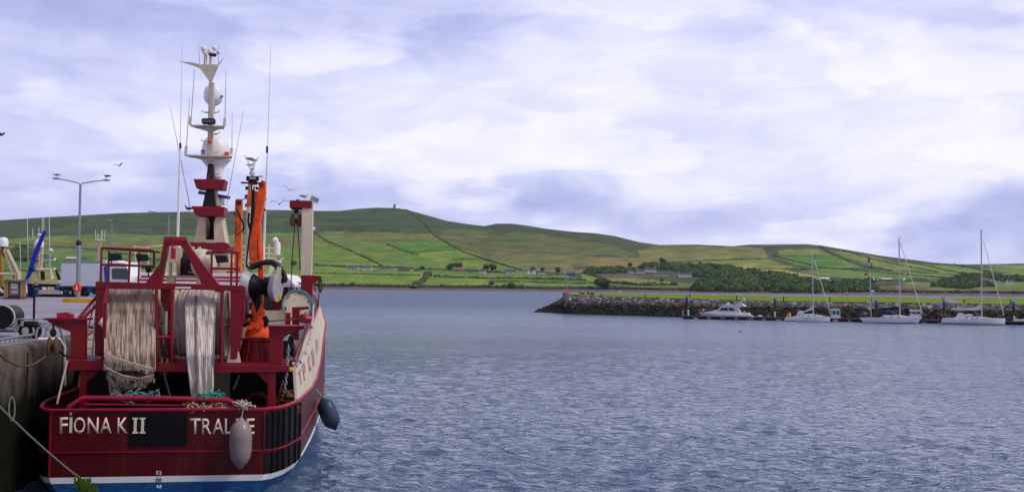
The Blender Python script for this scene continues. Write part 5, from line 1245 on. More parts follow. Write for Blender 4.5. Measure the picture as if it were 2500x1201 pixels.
netw = netmat('pale_net', (.36, .28, .24), (.70, .60, .53), (.52, .43, .38))
def fringe(m, P, yl, n, ln, seed):
    rnd = random.Random(seed)
    for i in range(n):
        t = i / (n - 1) * (len(P) - 1); k = min(int(t), len(P) - 2); f = t - k
        x = P[k][0] + (P[k + 1][0] - P[k][0]) * f; y = P[k][1] + (P[k + 1][1] - P[k][1]) * f; l_ = ln * rnd.uniform(.5, 1.25)
        yy = yl + rnd.uniform(-.05, .05)
        m.tube([Lv(x, y, yy), Lv(x + rnd.uniform(-1, 1), y + l_ * .6, yy - .02), Lv(x + rnd.uniform(-2.5, 2.5), y + l_, yy)], .008, 4)
        if i % 2: m.tube([Lv(x, y + l_ * .5, yy), Lv(x + 3, y + l_ * .95, yy), Lv(x + 5, y + l_ * .4, yy)], .007, 4)
def drape(m, left, right, ys, yl, amp, fr, seed, cols=60, curve=None):
    rows = []
    for k in range(len(ys)):
        r = []
        for j in range(cols):
            s = j / (cols - 1); x = left[k] + (right[k] - left[k]) * s
            w = amp * (.55 * noise.noise(Vector((s * fr, k * .10, seed))) + .45 * noise.noise(Vector((s * fr * 3, k * .16, seed + 9))) + .25 * noise.noise(Vector((s * fr * 7, k * .2, seed + 5))))
            yy = (yl if curve is None else curve(ys[k])) + w
            p = Lv(x, ys[k] + 1.5 * noise.noise(Vector((s * 6, k * .3, seed + 2))), yy); r.append(p)
        rows.append(r)
    m.grid(rows, True); return m
net_y0 = DY - DR - .12
ysA = list(np.linspace(703, 905, 34))
def crv(y):   # follow the roll on the drum near the top, hang plumb below
    t = (y - 703) / 60.0
    return net_y0 + (.95 * (1 - min(t, 1)) ** 2.2 if t < 1 else 0) - .92 * min(1, max(0, (y - 765) / 100))
e1 = M(); lf = [262 + 6 * (1 if y < 712 else 0) - 8 * min(1, max(0, (y - 740) / 60)) for y in ysA]; rt2 = [368 + min(12, max(0, (y - 703) * .6)) for y in ysA]
drape(e1, lf, rt2, ysA, 0, .17, 8, 3, 110, crv)
net1 = e1.build('fishing_net', netb, None, 'brown trawl net wound on the left drum, hanging in a fringed curtain', 'fishing net', m=BMX)
so = net1.modifiers.new('s', 'SOLIDIFY'); so.thickness = .02
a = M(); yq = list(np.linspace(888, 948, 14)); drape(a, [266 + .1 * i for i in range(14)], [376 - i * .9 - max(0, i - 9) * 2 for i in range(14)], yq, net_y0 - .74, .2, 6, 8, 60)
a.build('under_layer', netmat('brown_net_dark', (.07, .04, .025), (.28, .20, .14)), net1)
# wound bulk behind the curtain
a = M(); pr = []
xa, xb = XA0 + .08, XA1 - .08
rows = []
for i in range(40):
    t = 2 * math.pi * i / 39; rows.append([(xa + (xb - xa) * j / 30, DY + math.cos(t) * (DR - .22 + .07 * noise.noise(Vector((j * .5, math.cos(t) * 2, math.sin(t) * 2)))), ZD + math.sin(t) * (DR - .22 + .07 * noise.noise(Vector((j * .5, math.cos(t) * 2, 5 + math.sin(t) * 2))))) for j in range(31)])
a.grid(rows).build('wound_net', netb, net1)
a = M(); fringe(a, [(255, 862), (280, 872), (320, 885), (372, 898)], net_y0 - 1.04, 52, 17, 1); fringe(a, [(262, 900), (300, 916), (340, 922), (374, 915)], net_y0 - .92, 50, 18, 2); fringe(a, [(262, 918), (280, 930), (320, 936), (352, 930)], net_y0 - .82, 30, 16, 4)
for P in ([(254, 858), (280, 871), (320, 885), (374, 899)], [(260, 898), (300, 916), (340, 923), (376, 914)]):
    a.tube([Lv(x, y, net_y0 - 1.02) for x, y in P], .02, 6)
a.build('fringe', mat('net_twine', (.50, .42, .35), .9), net1)
a = M(); rows = []; drape(a, [268, 266, 265, 266, 268, 270], [300, 300, 298, 297, 296, 294], [925, 935, 945, 955, 962, 968], net_y0 - .7, .2, 4, 12, 20); a.build('hanging_tail', netb, net1)
# net ball on the left
a = M(); a.tube([Lv(258, 770, 1.8), Lv(250, 782, 1.6), Lv(248, 790, 1.6), Lv(252, 797, 1.6), Lv(257, 790, 1.65)], [.03, .07, .1, .08, .03], 10); a.build('net_loop', mat('net_twine', (.50, .42, .35), .9), net1)

# right net
rows = []
xa, xb = XB0 + .06, XB1 - .06
for i in range(52):
    t = 2 * math.pi * i / 51; r_ = []
    for j in range(46):
        k = DR - .13 + .05 * noise.noise(Vector((j * .35, math.cos(t) * 2.5, math.sin(t) * 2.5))) + .03 * math.sin(j * 1.6 + 2 * math.cos(t) + 3 * noise.noise(Vector((j * .1, t, 2)))) - .10 * abs(j / 45 - .45) * 2
        r_.append((xa + (xb - xa) * j / 45, DY + math.cos(t) * k, ZD + math.sin(t) * k))
    rows.append(r_)
net2 = M().grid(rows).build('fishing_net', netw, None, 'pale net wound on the right drum with a long strip hanging to the deck', 'fishing net', m=BMX)
ys = list(np.linspace(706, 972, 44))
def crv2(y):
    t = (y - 706) / 70.0
    return net_y0 - .02 + (.98 * (1 - min(t, 1)) ** 2.2 if t < 1 else 0) - .90 * min(1, max(0, (y - 770) / 95))
lf = [452 + 0.055 * max(0, (y - 706)) for y in ys]; rt2 = [524 + (3 if y < 860 else -0.06 * (y - 860)) for y in ys]
lf = [np.interp(y, [706, 740, 860, 972], [464, 452, 455, 468]) for y in ys]; rt2 = [np.interp(y, [706, 740, 850, 972], [516, 527, 521, 520]) for y in ys]
a = M(); drape(a, lf, rt2, ys, 0, .13, 6, 30, 60, crv2); st_ = a.build('hanging_strip', netmat('paler_net', (.46, .38, .32), (.80, .71, .63), (.64, .55, .48)), net2); so = st_.modifiers.new('s', 'SOLIDIFY'); so.thickness = .02
a = M()
a.tube([Lv(np.interp(y, [720, 972], [478, 481]) + 1.2 * math.sin(y * .9), y, crv2(y) - .07) for y in np.linspace(722, 968, 80)], .028, 6)
a.tube([Lv(np.interp(y, [730, 972], [526, 519]) + 1.0 * math.sin(y * 1.1), y, crv2(y) - .03) for y in np.linspace(740, 966, 70)], .02, 6)
a.build('lacing_rope', mat('dark_twine', (.20, .16, .13), .9), net2)
# green twine heap on the stern rail
def heap(name, px, py, yl, w, h, n, mt, label, cat, seed):
    rnd = random.Random(seed); m = M(); c = Lv(px, py, yl)
    for i in range(n):
        p = c + Vector((rnd.uniform(-w, w), rnd.uniform(-.15, .15), rnd.uniform(0, h))); P = [p]
        for k in range(5): P.append(P[-1] + Vector((rnd.uniform(-.12, .12), rnd.uniform(-.08, .08), rnd.uniform(-.06, .06))))
        m.tube(P, .018, 5)
    return m.build(name, mt, None, label, cat, m=BMX)
heap('twine_heap', 508, 976, .3, .35, .16, 60, mat('green_twine', (.02, .28, .20), .8), 'small heap of green twine at the foot of the pale net', 'twine', 1)
heap('twine_heap', 340, 974, .45, .55, .14, 60, mat('pale_green_twine', (.12, .26, .24), .8), 'loose pale green netting behind the stern rail under the brown net', 'netting', 2)
heap('twine_heap', 505, 996, .22, .5, .10, 50, mat('mixed_twine', (.42, .42, .25), .8), 'yellowish netting lying on the stern below the green twine', 'netting', 6)
heap('rope_knot', 594, 992, .02, .07, .08, 26, mat('pale_rope', (.45, .38, .33), .8), 'pale knotted rope on the rail above the grey stern fender', 'rope', 3)
# rusty chain heap
rnd = random.Random(11); m = M(); c = Lv(700, 992, 2.1)
for i in range(70):
    p = c + Vector((rnd.uniform(-.42, .30), rnd.uniform(-.3, .3), 0)); k = 1 - abs(p.x - c.x) / .6; p.z = c.z - .25 + rnd.uniform(0, .75) * k
    m.ball(p, rnd.uniform(.07, .13), (1, 1, .8), 8, 6, jit=.9, seed=i)
    q = [p]; 
    for z_ in range(4): q.append(q[-1] + Vector((rnd.uniform(-.12, .12), rnd.uniform(-.1, .1), rnd.uniform(-.08, .08))))
    m.tube(q, .028, 5)
m.build('chain_heap', mat('rusty_chain', (.13, .045, .02), .85, var=.5, scale=9), None, 'rusty brown heap of chain in the starboard stern corner', 'chain heap', m=BMX)
def chain(P, yl, r, name, mt, label, n):
    m = M(); pts = [Lv(a[0], a[1], a[2] if len(a) > 2 else yl) for a in P]
    for i in range(n):
        t = i / n * (len(pts) - 1); k = int(t); c = pts[k].lerp(pts[k + 1], t - k); d = (pts[k + 1] - pts[k]).normalized()
        s = Vector((1, 0, 0)) if i % 2 else Vector((0, 1, 0)); ln = (pts[-1] - pts[0]).length / n * .75
        m.tube([c + d * ln * math.cos(q) + s * ln * .55 * math.sin(q) for q in np.linspace(0, 6.2832, 9)], r, 5)
    return m.build(name, mt, None, label, 'chain', m=BMX)
chain([(704, 848), (701, 900), (694, 960)], 1.5, .018, 'chain', steel, 'steel chain hanging down past the yellow step', 14)
chain([(690, 930), (682, 962)], 1.5, .02, 'chain', mat('rusty_chain', (.13, .045, .02), .85), 'short rusty chain left of the long steel chain', 7)
# ropes with floats along the side
m = M(); tpx(m, [(752, 778, 4.3), (744, 810, 4), (735, 850, 3.4), (722, 886, 2.6), (712, 893, 2.0)], 0, .025); m.build('warp_rope', mat('tarred_rope', (.05, .05, .02), .9), None, 'dark warp rope slanting along the cream side plating', 'rope', m=BMX)
m = M(); m.tube([Lv(*q) for q in ((766, 745, 7), (762, 790, 5.8), (758, 820, 5), (748, 850, 4), (737, 875, 3.0), (725, 893, 2.4))], .035, 6)
gl = m.build('headline_rope', mat('pale_rope', (.45, .38, .33), .8), None, 'pale headline rope with blue floats draped over the side rail', 'rope', m=BMX)
for (x, y, yy) in ((764, 770, 6.4), (760, 800, 5.5), (753, 838, 4.5), (744, 862, 3.6), (732, 884, 2.7), (757, 826, 4.8)):
    M().ball(Lv(x, y, yy), .06, n=8, m=6).build('float', blue if x % 2 == 0 else cream, gl)
# pulley blocks
def block(px, py, hpx, yl, mt, label, w=.2, top=None):
    c = Lv(px, py, yl); h = (Lv(px, py - hpx / 2, yl).z - c.z)
    e = empty('pulley_block', BMX @ Matrix.Translation(c), label, 'pulley block', 'pulley blocks hanging about the trawler')
    m = M()
    for s in (-1, 1): m = M(); m.lathe([(-h * .95, .02), (-h * .9, w * .22), (-h * .6, w * .34), (-h * .1, w * .30), (h * .3, w * .18), (h * .42, w * .1)], (s * w * .36, 0, 0), (0, 0, 1), 12, scale=(1, 1.4)).build('cheek', mt, e)
    M().lathe([(-w * .1, h * .3), (w * .1, h * .3)], (0, 0, -.35 * h), (1, 0, 0), 20).build('sheave', dark, e)
    m = M(); tt = (Lv(px, top, yl).z - c.z) if top else h
    m.tube([(0, 0, h * .45), (0, 0, tt)], .035, 6); m.tube([(.07 * math.cos(q), 0, h * .75 + .1 * math.sin(q)) for q in np.linspace(0, 6.2832, 12)], .03, 6); m.build('shackle', dark, e)
    return e
rustblk = mat('rusty_block', (.11, .055, .022), .7, var=.5, scale=5)
block(129, 836, 64, 1.1, rustblk, 'large dark double block hanging from the port stern gallows', .26, 780)
block(401, 886, 60, 1.35, rustblk, 'rusty block hanging between the two net drums', .22, 840)
block(710, 848, 52, 2.4, dark, 'dark block hanging under the starboard stern gallows', .24, 803)
b_ = block(723, 532, 46, TY + .2, rustblk, 'rusty twin block high up under the head of the tall cream post', .34, 510)
m = M(); tpx(m, [(720, 548), (714, 620), (710, 706)], TY + .2, .018); tpx(m, [(726, 548), (730, 600), (733, 660)], TY + .2, .018); m.build('hanging_rope', mat('tarred_rope', (.05, .05, .02), .9), None, 'pair of ropes hanging from the high rusty block', 'rope', m=BMX)
# fenders
def fender(c, r, h, tilt, label, mt):
    e = empty('boat_fender', Matrix.Translation(c) @ Matrix.Rotation(R(tilt), 4, 'Y'), label, 'fender')
    m = M(); m.lathe([(-h / 2 - .10, .02), (-h / 2 - .06, r * .22), (-h * .48, r * .42), (-h * .42, r * .68), (-h * .3, r * .92), (-h * .12, r), (h * .14, r), (h * .32, r * .93), (h * .43, r * .70), (h * .48, r * .45), (h / 2 + .04, r * .22), (h / 2 + .1, .02)], (0, 0, 0), n=28)
    m.build('fender_body', mt, e); return e
fm = mat('grey_fender', (.27, .21, .20), .38, scale=2, col2=(.19, .15, .15), thr=.55, wid=.4, coat=.2)
c = BMX @ Lv(587.5, 1081, -.33); e = fender(c, .315, 1.28, 0, 'grey inflatable fender hanging over the last letters on the transom', fm)
M().tube([(0, .03, .7), (0, .2, .95), (0, .32, 1.02)], .015, 6).build('lanyard', steel, e)
c = BMX @ Lv(803, 1009, 8.2); e = fender(c, .34, 1.12, -24, 'blue grey fender floating against the starboard side at the waterline', mat('blue_fender', (.012, .045, .085), .4, scale=1.0, col2=(.05, .05, .075), thr=.6, wid=.3))
M().tube([(0, 0, .7), (-.25, 0, 1.6), (-.5, 0, 3.0)], .02, 6).build('lanyard', steel, e)
# lifebuoy on deck
m = M(); c = Lv(628, 985, 3.2); m.tube([c + Vector((.33 * math.cos(t), 0, .33 * math.sin(t))) for t in np.linspace(0, 6.2832, 26)], .06, 8); m.build('lifebuoy', mat('old_red_ring', (.22, .02, .02), .6), None, 'dark red lifebuoy on the bulkhead under the platform', 'lifebuoy', m=BMX)
# ================================================================== QUAYSIDE THINGS
def ground(px, py, z=QZ): return at_z(px, py, z)
def root_at(p, rot, name, label, cat, group=None):
    mx_ = Matrix.Translation(p) @ Matrix.Rotation(R(rot), 4, 'Z'); return empty(name, mx_, label, cat, group), mx_, mx_.inverted()
class Px:      # photo points on planes of a thing's own frame
    def __init__(s, mx_): s.m = mx_; s.i = mx_.inverted()
    def v(s, px, py, y=0): return at_plane(s.i, px, py, y)
    def l(s, px, py, y=0): q = s.v(px, py, y); return (q.x, q.z)
    def prism(s, m, P, y0, t): m.prism([s.l(a, b, y0) for a, b in P], y0, y0 + t); return m
    def tube(s, m, P, y, r, n=6): m.tube([s.v(p[0], p[1], p[2] if len(p) > 2 else y) for p in P], r, n); return m
    def box(s, m, x0, y0, x1, y1, y, t): a = s.v(x0, y0, y); b = s.v(x1, y1, y); m.box(min(a.x, b.x), max(a.x, b.x), y, y + t, min(a.z, b.z), max(a.z, b.z)); return m

# street lamp
p = at_depth(192, 727, 91); p.z = QZ
e, mm, mi = root_at(p, 0, 'street_lamp', 'tall grey double armed street lamp standing in the yellow block', 'street lamp'); q = Px(mm)
m = M(); q.tube(m, [(190.5, 732), (191.5, 650), (192.5, 592)], 0, .20, 10); q.tube(m, [(192.5, 592), (196.5, 452)], 0, .11, 8); m.build('post', steel, e)
for s, P in ((0, [(196.5, 453), (192, 447), (160, 440), (143, 437)]), (1, [(196.5, 453), (201, 448), (230, 443), (250, 441)])):
    m = M(); q.tube(m, P, 0, .055); a = m.build('arm', steel, e)
    x = (137, 259)[s]; y = (436, 440)[s]
    m = M(); m.ball(q.v(x, y), .36, (1.1, .5, .28), 10, 6); m.build('lamp_head', greypaint, a)
m = M(); m.lathe([(-.3, .14), (-.1, .26), (.12, .22), (.3, .13)], q.v(192, 594), n=10); m.build('collar', dark, e)
# yellow base
p = ground(190, 738); e0 = p
m = M(); k = p.y / F; m.prism([(-37 * k, 0), (37 * k, 0), (37 * k, 9 * k), (34.5 * k, 10 * k), (-34.5 * k, 10 * k), (-37 * k, 9 * k)], -.1, 2.0)
m.build('concrete_block', yellow, None, 'long low yellow painted block round the foot of the street lamp', 'block', m=Matrix.Translation(p), bevel=.04)
m = M(); m.ball((-33 * k + 21 * k, .1, .33), .13); m.ball((-12 * k, .1, .45), .1)
# orange lifebuoy on lamp
buoy = mat('orange_lifebuoy', (.85, .055, .015), .5, var=.1)
def lifebuoy_on(px, py, Y, r, label, post=None, solid=True):
    c = at_depth(px, py, Y); e = empty('lifebuoy_holder', Matrix.Translation(c), label, 'lifebuoy', 'orange lifebuoy holders round the harbour')
    m = M(); m.lathe([(-.05, r * .97), (.0, r), (.05, r), (.10, r * .94), (.12, r * .6), (.12, .001)], (0, 0, 0), (0, -1, 0), 24); m.build('housing', buoy, e)
    m = M(); m.prism([(-r * .35, -r * .5), (r * .35, -r * .5), (r * .12, -r * .2), (r * .10, r * .35), (0, r * .55), (-r * .10, r * .35), (-r * .12, -r * .2)], -.14, -.123); m.build('emblem', white, e)
    if post: m = M(); m.tube([(0, .1, -post), (0, .1, -r * .5)], .06, 8); m.build('post', greypaint, e)
    return e
lifebuoy_on(188.5, 702, 90.2, .40, 'round orange lifebuoy holder fixed low on the street lamp post')

# second and third street lamps in the distance
for (px, py0, py1, Y, arm, lab) in ((412, 612, 522, 150, [(412, 524), (404, 520), (385, 519), (366, 516)], 'distant street lamp with one long arm, seen left of the main mast'), (273, 640, 540, 165, [(273, 542), (270, 539), (266, 538)], 'distant thin street lamp right of the tall double armed one')):
    p = at_depth(px, py0, Y); e, mm, mi = root_at(Vector((p.x, p.y, QZ)), 0, 'street_lamp', lab, 'street lamp'); q = Px(mm)
    m = M(); m.tube([(0, 0, 0), q.v(px, py1 + 5)], .11, 6); m.build('post', steel, e)
    m = M(); q.tube(m, arm, 0, .06); m.build('arm', steel, e); m = M(); m.ball(q.v(*arm[-1]), .3, (1.4, .5, .35), 8, 5).build('lamp_head', greypaint, e)

# truck
p = at_depth(195, 723, 125); p.z = QZ; e, mm, mi = root_at(p, -14, 'box_truck', 'white box lorry parked side-on at the far side of the quay', 'lorry'); q = Px(mm)
boxm = mat('white_panel', (.82, .82, .86), .45, var=.05, scale=.5)
a = q.v(149.5, 640, 0); b = q.v(243, 700, 0)
m = M(); m.box(a.x, q.v(243, 650).x, 0, 2.5, q.v(150, 698).z, a.z); m.build('cargo_box', boxm, e, bevel=.03)
m = M(); z0 = q.v(150, 698).z; x0, x1 = a.x, q.v(243, 650).x
m.box(x0 + .05, x1 - .05, .3, 2.2, .75, z0); m.build('chassis', dark, e)
m = M(); m.box(x0, x1, -.02, .03, a.z - .12, a.z + .02); m.box(x0, x1, -.02, .03, z0 - .05, z0 + .05); m.build('edge_trim', greypaint, e)
for px_ in (170, 182):
    for yy in (.15, 2.1):
        m = M(); m.lathe([(0, .50), (.25, .50)], (q.v(px_, 700).x, yy, .5), (0, 1, 0), 18); w = m.build('wheel', black, e); M().lathe([(-.02, .24), (.02, .24)], (q.v(px_, 700).x, yy, .5), (0, 1, 0), 14).build('rim', greypaint, w)
m = M(); m.box(q.v(212, 700).x, q.v(224, 700).x, .1, .5, .5, 1.25); m.build('side_tank', blue, e)
m = M(); m.box(q.v(225, 700).x, q.v(240, 700).x, .1, 2.3, .3, 1.5); m.build('mudguard', dark, e)
c0, c1 = q.v(250, 700).x, q.v(314, 700).x; ct = q.v(280, 641).z
m = M(); m.prism([(c0, .5), (c1, .5), (c1, ct * .62), (c1 - .5, ct), (c0 + .35, ct), (c0, ct * .9)], 0, 2.4); cab = m.build('cab', boxm, e, bevel=.06)
m = M(); q.prism(m, [(272, 660), (276, 655), (310, 655), (313, 660), (313, 680), (308, 682), (274, 681)], -.06, .05); m.build('side_window', glass, cab)
m = M(); q.prism(m, [(253, 652), (262, 648), (263, 688), (256, 692)], -.05, .04); q.prism(m, [(256, 646), (312, 648), (312, 650), (262, 650)], -.05, .04); m.build('blue_stripe', blue, cab)
m = M(); q.prism(m, [(250, 634), (285, 636), (305, 644), (258, 644)], .3, 1.5); m.build('roof_deflector', boxm, cab)
for px_ in (262, 300):
    m = M(); m.lathe([(0, .50), (.3, .50)], (q.v(px_, 700).x, .05, .5), (0, 1, 0), 18); m.build('wheel', black, e)

# fuel kiosk
p = ground(36, 731); e, mm, mi = root_at(p, 0, 'fuel_dispenser', 'weathered quayside dispenser cabinet with cream sides and a label panel', 'dispenser'); q = Px(mm)
kc = mat('kiosk_cream', (.36, .26, .22), .7, var=.2); ko = mat('kiosk_ochre', (.45, .25, .03), .7)
m = M(); q.box(m, 16, 688, 55, 730, .13, .3); m.build('cabinet_back', mat('kiosk_brown', (.08, .055, .05), .7), e)
for x0, x1, mt_ in ((10, 14.5, kc), (15, 18.5, ko), (50, 54, kc), (56, 62, ko)):
    m = M(); q.box(m, x0, 688, x1, 730, .0, .12); m.build('side_panel', mt_, e)
m = M(); q.box(m, 8, 683, 62, 688.5, -.1, 1.0); m.build('canopy', mat('kiosk_roof', (.16, .12, .11), .8), e)
m = M(); q.box(m, 24, 691, 45, 720, .06, .06); pn = m.build('label_panel', mat('kiosk_grey', (.22, .20, .20), .6), e)
m = M(); q.box(m, 27, 693, 43, 698, .04, .015); m.build('display', mat('pale_label', (.55, .55, .55), .5), pn); m = M(); q.box(m, 28, 700, 42, 703.5, .04, .015); m.build('label', white, pn); m = M(); q.box(m, 28, 710, 42, 715, .04, .015); m.build('label', mat('pale_label', (.55, .55, .55), .5), pn)
m = M(); q.box(m, 8, 729, 62, 732, -.2, 1.3); m.build('plinth', concrete, e)

# blue boom
p = at_depth(66, 686, 112); p.z = QZ; e, mm, mi = root_at(p, 0, 'crane_boom', 'bright blue telescopic crane boom raised beside the dispenser cabinet', 'crane'); q = Px(mm)
bb = mat('bright_blue_paint', (.004, .018, .42), .4, var=.15)
m = M(); q.prism(m, [(61, 682), (68, 660), (84, 610), (105, 563), (113, 564), (112, 567), (88, 630), (75, 672), (66, 684)], 0, .12); m.build('boom', bb, e)
m = M(); q.prism(m, [(61, 682), (64, 683), (66, 722), (62, 722)], 0, .3); m.build('boom_support', bb, e)
m = M(); q.prism(m, [(68, 655), (80, 652), (84, 662), (74, 664)], -.1, .6); m.build('winch_box', mat('dark_blue', (.01, .01, .08), .5), e)
m = M(); q.tube(m, [(64, 694), (65.5, 715)], -.05, .06); m.build('white_strut', white, e)

# yellow cream gantry vessel at the far left and blue hulled trawler behind
def vessel(px, py, Y, label):
    p = at_depth(px, py, Y); p.z = 0; e, mm, mi = root_at(p, 0, 'fishing_boat', label, 'fishing boat', 'boats on the far side of the quay'); return e, Px(mm)
gcream = mat('gantry_cream', (.62, .49, .33), .6, var=.25)
e, q = vessel(10, 700, 158, 'fishing boat with a cream A shaped gantry and dome, cut by the left edge')
m = M(); q.prism(m, [(-60, 700), (40, 700), (52, 712), (40, 730), (-60, 730)], 0, 6); m.build('hull', mat('navy_hull', (.006, .008, .05), .5), e)
for P in ([(11, 612), (36, 680)], [(17, 610), (45, 668), (45, 684)], [(-10, 668), (46, 671)], [(36, 668), (36, 684)], [(-20, 609), (12, 609)]):
    m = M(); q.tube(m, P, 0, .28); m.build('gantry_leg', gcream, e)
m = M(); q.tube(m, [(3, 612), (5, 705)], 1, .3); m.build('gantry_leg', mat('ochre_paint', (.50, .26, .02), .6), e)
m = M(); q.tube(m, [(-8, 700), (8, 714)], -.2, .25); m.build('rail', gcream, e)
m = M(); c = q.v(7.5, 603); m.lathe([(0, .65), (.1, .75), (1.0, .75), (1.3, .62), (1.5, .4), (1.58, 0)], c, n=16); m.build('radome', white, e)
m = M(); q.tube(m, [(6, 612), (7, 603)], 0, .3); q.prism(m, [(5, 615), (10, 613), (11, 626), (7, 628)], 0, .5); m.build('radome_post', dark, e)

e, q = vessel(105, 700, 160, 'blue and cream trawler behind the quay, its dome and masts left of the white lorry')
m = M(); q.prism(m, [(58, 698), (150, 700), (158, 712), (140, 735), (60, 735)], 0, 6); m.build('hull', mat('navy_hull', (.006, .008, .05), .5), e)
m = M(); q.prism(m, [(66, 683), (139, 685), (149, 690), (149, 694), (66, 692)], -.3, 6.5); wb = m.build('bridge_roof', gcream, e)
m = M(); q.box(m, 66, 692, 137, 706, .2, 5); m.build('bridge_front', dark, e); m = M(); q.prism(m, [(137, 693), (150, 694), (152, 712), (137, 711)], .1, 4); m.build('bridge_side', blue, e); m = M(); q.prism(m, [(138, 695), (148, 696), (148, 705), (139, 706)], .0, .1); m.build('window', mat('pale_window', (.35, .42, .55), .2), e)
for x in (92, 103, 116, 124, 132): m = M(); q.prism(m, [(x, 700), (x + 8, 702), (x + 9, 714), (x, 714)], -.5 - x * .002, .4); m.build('deck_gear', (gcream, cream, blue, white, gcream)[x % 5], e)
m = M(); q.prism(m, [(94, 708), (125, 706), (151, 711), (151, 718), (94, 718)], -.9, .3); m.build('bulwark', gcream, e)
m = M(); q.prism(m, [(94, 606), (102, 606), (102, 660), (93, 661)], 1, .6); q.prism(m, [(86, 660), (90, 660), (90, 684), (84, 684)], 1, .5); q.tube(m, [(84, 658), (124, 658), (127, 682)], 1, .35); m.build('mast', gcream, e)
m = M(); c = q.v(95, 605, .8); m.lathe([(0, .68), (.1, .75), (.85, .75), (1.15, .6), (1.35, .35), (1.42, 0)], c, n=16); m.build('radome', white, e)
m = M(); m.ball(q.v(97, 574), .35, (1.2, .6, .7)); m.build('camera_dome', white, e)
m = M(); q.tube(m, [(80, 583), (88, 580), (104, 585), (121, 583)], 1, .09); q.tube(m, [(81, 583), (80, 577)], 1, .07); q.tube(m, [(100, 623), (112, 619), (120, 621)], 1, .1); m.build('crosstree', gcream, e)
for x0, y0, x1, y1 in ((69, 640, 66.5, 530), (122, 652, 120, 530), (95, 577, 95, 555), (103, 583, 103, 532), (107, 583, 107, 531), (80, 580, 80, 558), (51, 680, 49, 592)):
    m = M(); q.tube(m, [(x0, y0), (x1, y1)], 1, .05, 5); m.build('whip_antenna', whitemetal, e)
m = M(); m.ball(q.v(124, 611, .9), .3, (1.1, 1, .9)); m.ball(q.v(133, 657, .9), .2); m.build('lamp', white, e)
for y_ in (612, 622, 630, 648, 655): m = M(); q.prism(m, [(89, y_), (95, y_ - 1), (95, y_ + 3), (89, y_ + 3)], .8, .3); m.build('mast_lamp', creamrust, e)
m = M(); q.prism(m, [(134, 660), (138, 659), (149, 684), (141, 684)], 1, .3); m.build('derrick', dark, e); m = M(); q.tube(m, [(102, 640), (105, 684)], 1.6, .35); m.build('derrick', dark, e)

e, q = vessel(240, 700, 165, 'third fishing boat, only its cream aerial mast rising right of the lorry')
m = M(); q.prism(m, [(238, 586), (245, 586), (244, 634), (238, 634)], 0, .5); q.tube(m, [(231, 587), (255, 588)], 0, .16); q.tube(m, [(236, 595), (249, 595)], 0, .1); q.prism(m, [(232, 628), (244, 628), (243, 637), (234, 637)], -.2, .8); m.build('mast', gcream, e)
for x0, x1, y1 in ((234, 233, 561), (239, 239, 570), (246, 248, 562), (248, 251, 562), (254, 257, 562)):
    m = M(); q.tube(m, [(x0, 587), (x1, y1)], 0, .05, 5); m.build('whip_antenna', whitemetal, e)
m = M(); q.box(m, 231, 637, 320, 705, 0, 4); m.build('wheelhouse', mat('pale_cream', (.6, .55, .48), .6), e)

# person in dark jacket and jeans
def skinbody(name, V, E_, rad, mt, parent=None, sub=1):
    me = bpy.data.meshes.new(name); me.from_pydata(V, E_, []); o = bpy.data.objects.new(name, me); COL.objects.link(o)
    me.materials.append(mt)
    sk = o.modifiers.new('skin', 'SKIN'); sk.use_smooth_shade = True
    for i, r in enumerate(rad): me.skin_vertices[0].data[i].radius = (r, r)
    me.skin_vertices[0].data[0].use_root = True
    s = o.modifiers.new('sub', 'SUBSURF'); s.levels = sub; s.render_levels = sub
    if parent: o.parent = parent
    return o
p = ground(88, 726); p.z = QZ
e = empty('person', Matrix.Translation(p) @ Matrix.Scale(1.0, 4), 'person in a dark jacket and blue jeans standing by the dispenser cabinet', 'person')
skinm = mat('skin', (.45, .25, .18), .6)
V = [(0, 0, 1.0), (0, 0, 1.25), (0, 0, 1.47), (0, .0, 1.56), (0, -.01, 1.68), (0, 0, 1.76), (.19, 0, 1.42), (.27, -.04, 1.16), (.20, -.2, .98), (.2, -.27, .95), (-.19, 0, 1.42), (-.28, -.08, 1.17), (-.30, -.22, 1.35), (-.28, -.25, 1.43), (.1, 0, .93), (.12, .0, .5), (.14, .03, .1), (.15, -.12, .04), (-.1, 0, .93), (-.12, .0, .5), (-.13, .03, .1), (-.14, -.12, .04)]
E_ = [(0, 1), (1, 2), (2, 3), (3, 4), (4, 5), (2, 6), (6, 7), (7, 8), (8, 9), (2, 10), (10, 11), (11, 12), (12, 13), (0, 14), (14, 15), (15, 16), (16, 17), (0, 18), (18, 19), (19, 20), (20, 21)]
rd_ = [.13, .14, .12, .055, .10, .07, .065, .05, .04, .04, .065, .05, .04, .04, .09, .06, .045, .04, .09, .06, .045, .04]
body = skinbody('body', V, E_, rd_, skinm, e)
skinbody('jacket', [V[0], V[1], V[2], V[6], V[7], V[8], V[10], V[11], V[12]], [(0, 1), (1, 2), (2, 3), (3, 4), (4, 5), (2, 6), (6, 7), (7, 8)], [.17, .18, .14, .09, .075, .06, .09, .075, .06], mat('dark_jacket', (.008, .009, .014), .8), e)
skinbody('jeans', [V[0], V[14], V[15], V[16], V[18], V[19], V[20]], [(0, 1), (1, 2), (2, 3), (0, 4), (4, 5), (5, 6)], [.155, .115, .085, .075, .115, .085, .075], mat('blue_jeans', (.03, .07, .19), .9), e)
m = M(); m.ball((0, .02, 1.72), .105, (1, 1.05, .95), 10, 8); m.build('hair', mat('dark_hair', (.02, .014, .01), .8), e)
for x in (.145, -.135): M().ball((x, -.07, .05), .08, (.7, 1.5, .6), 10, 6).build('shoe', dark, e)

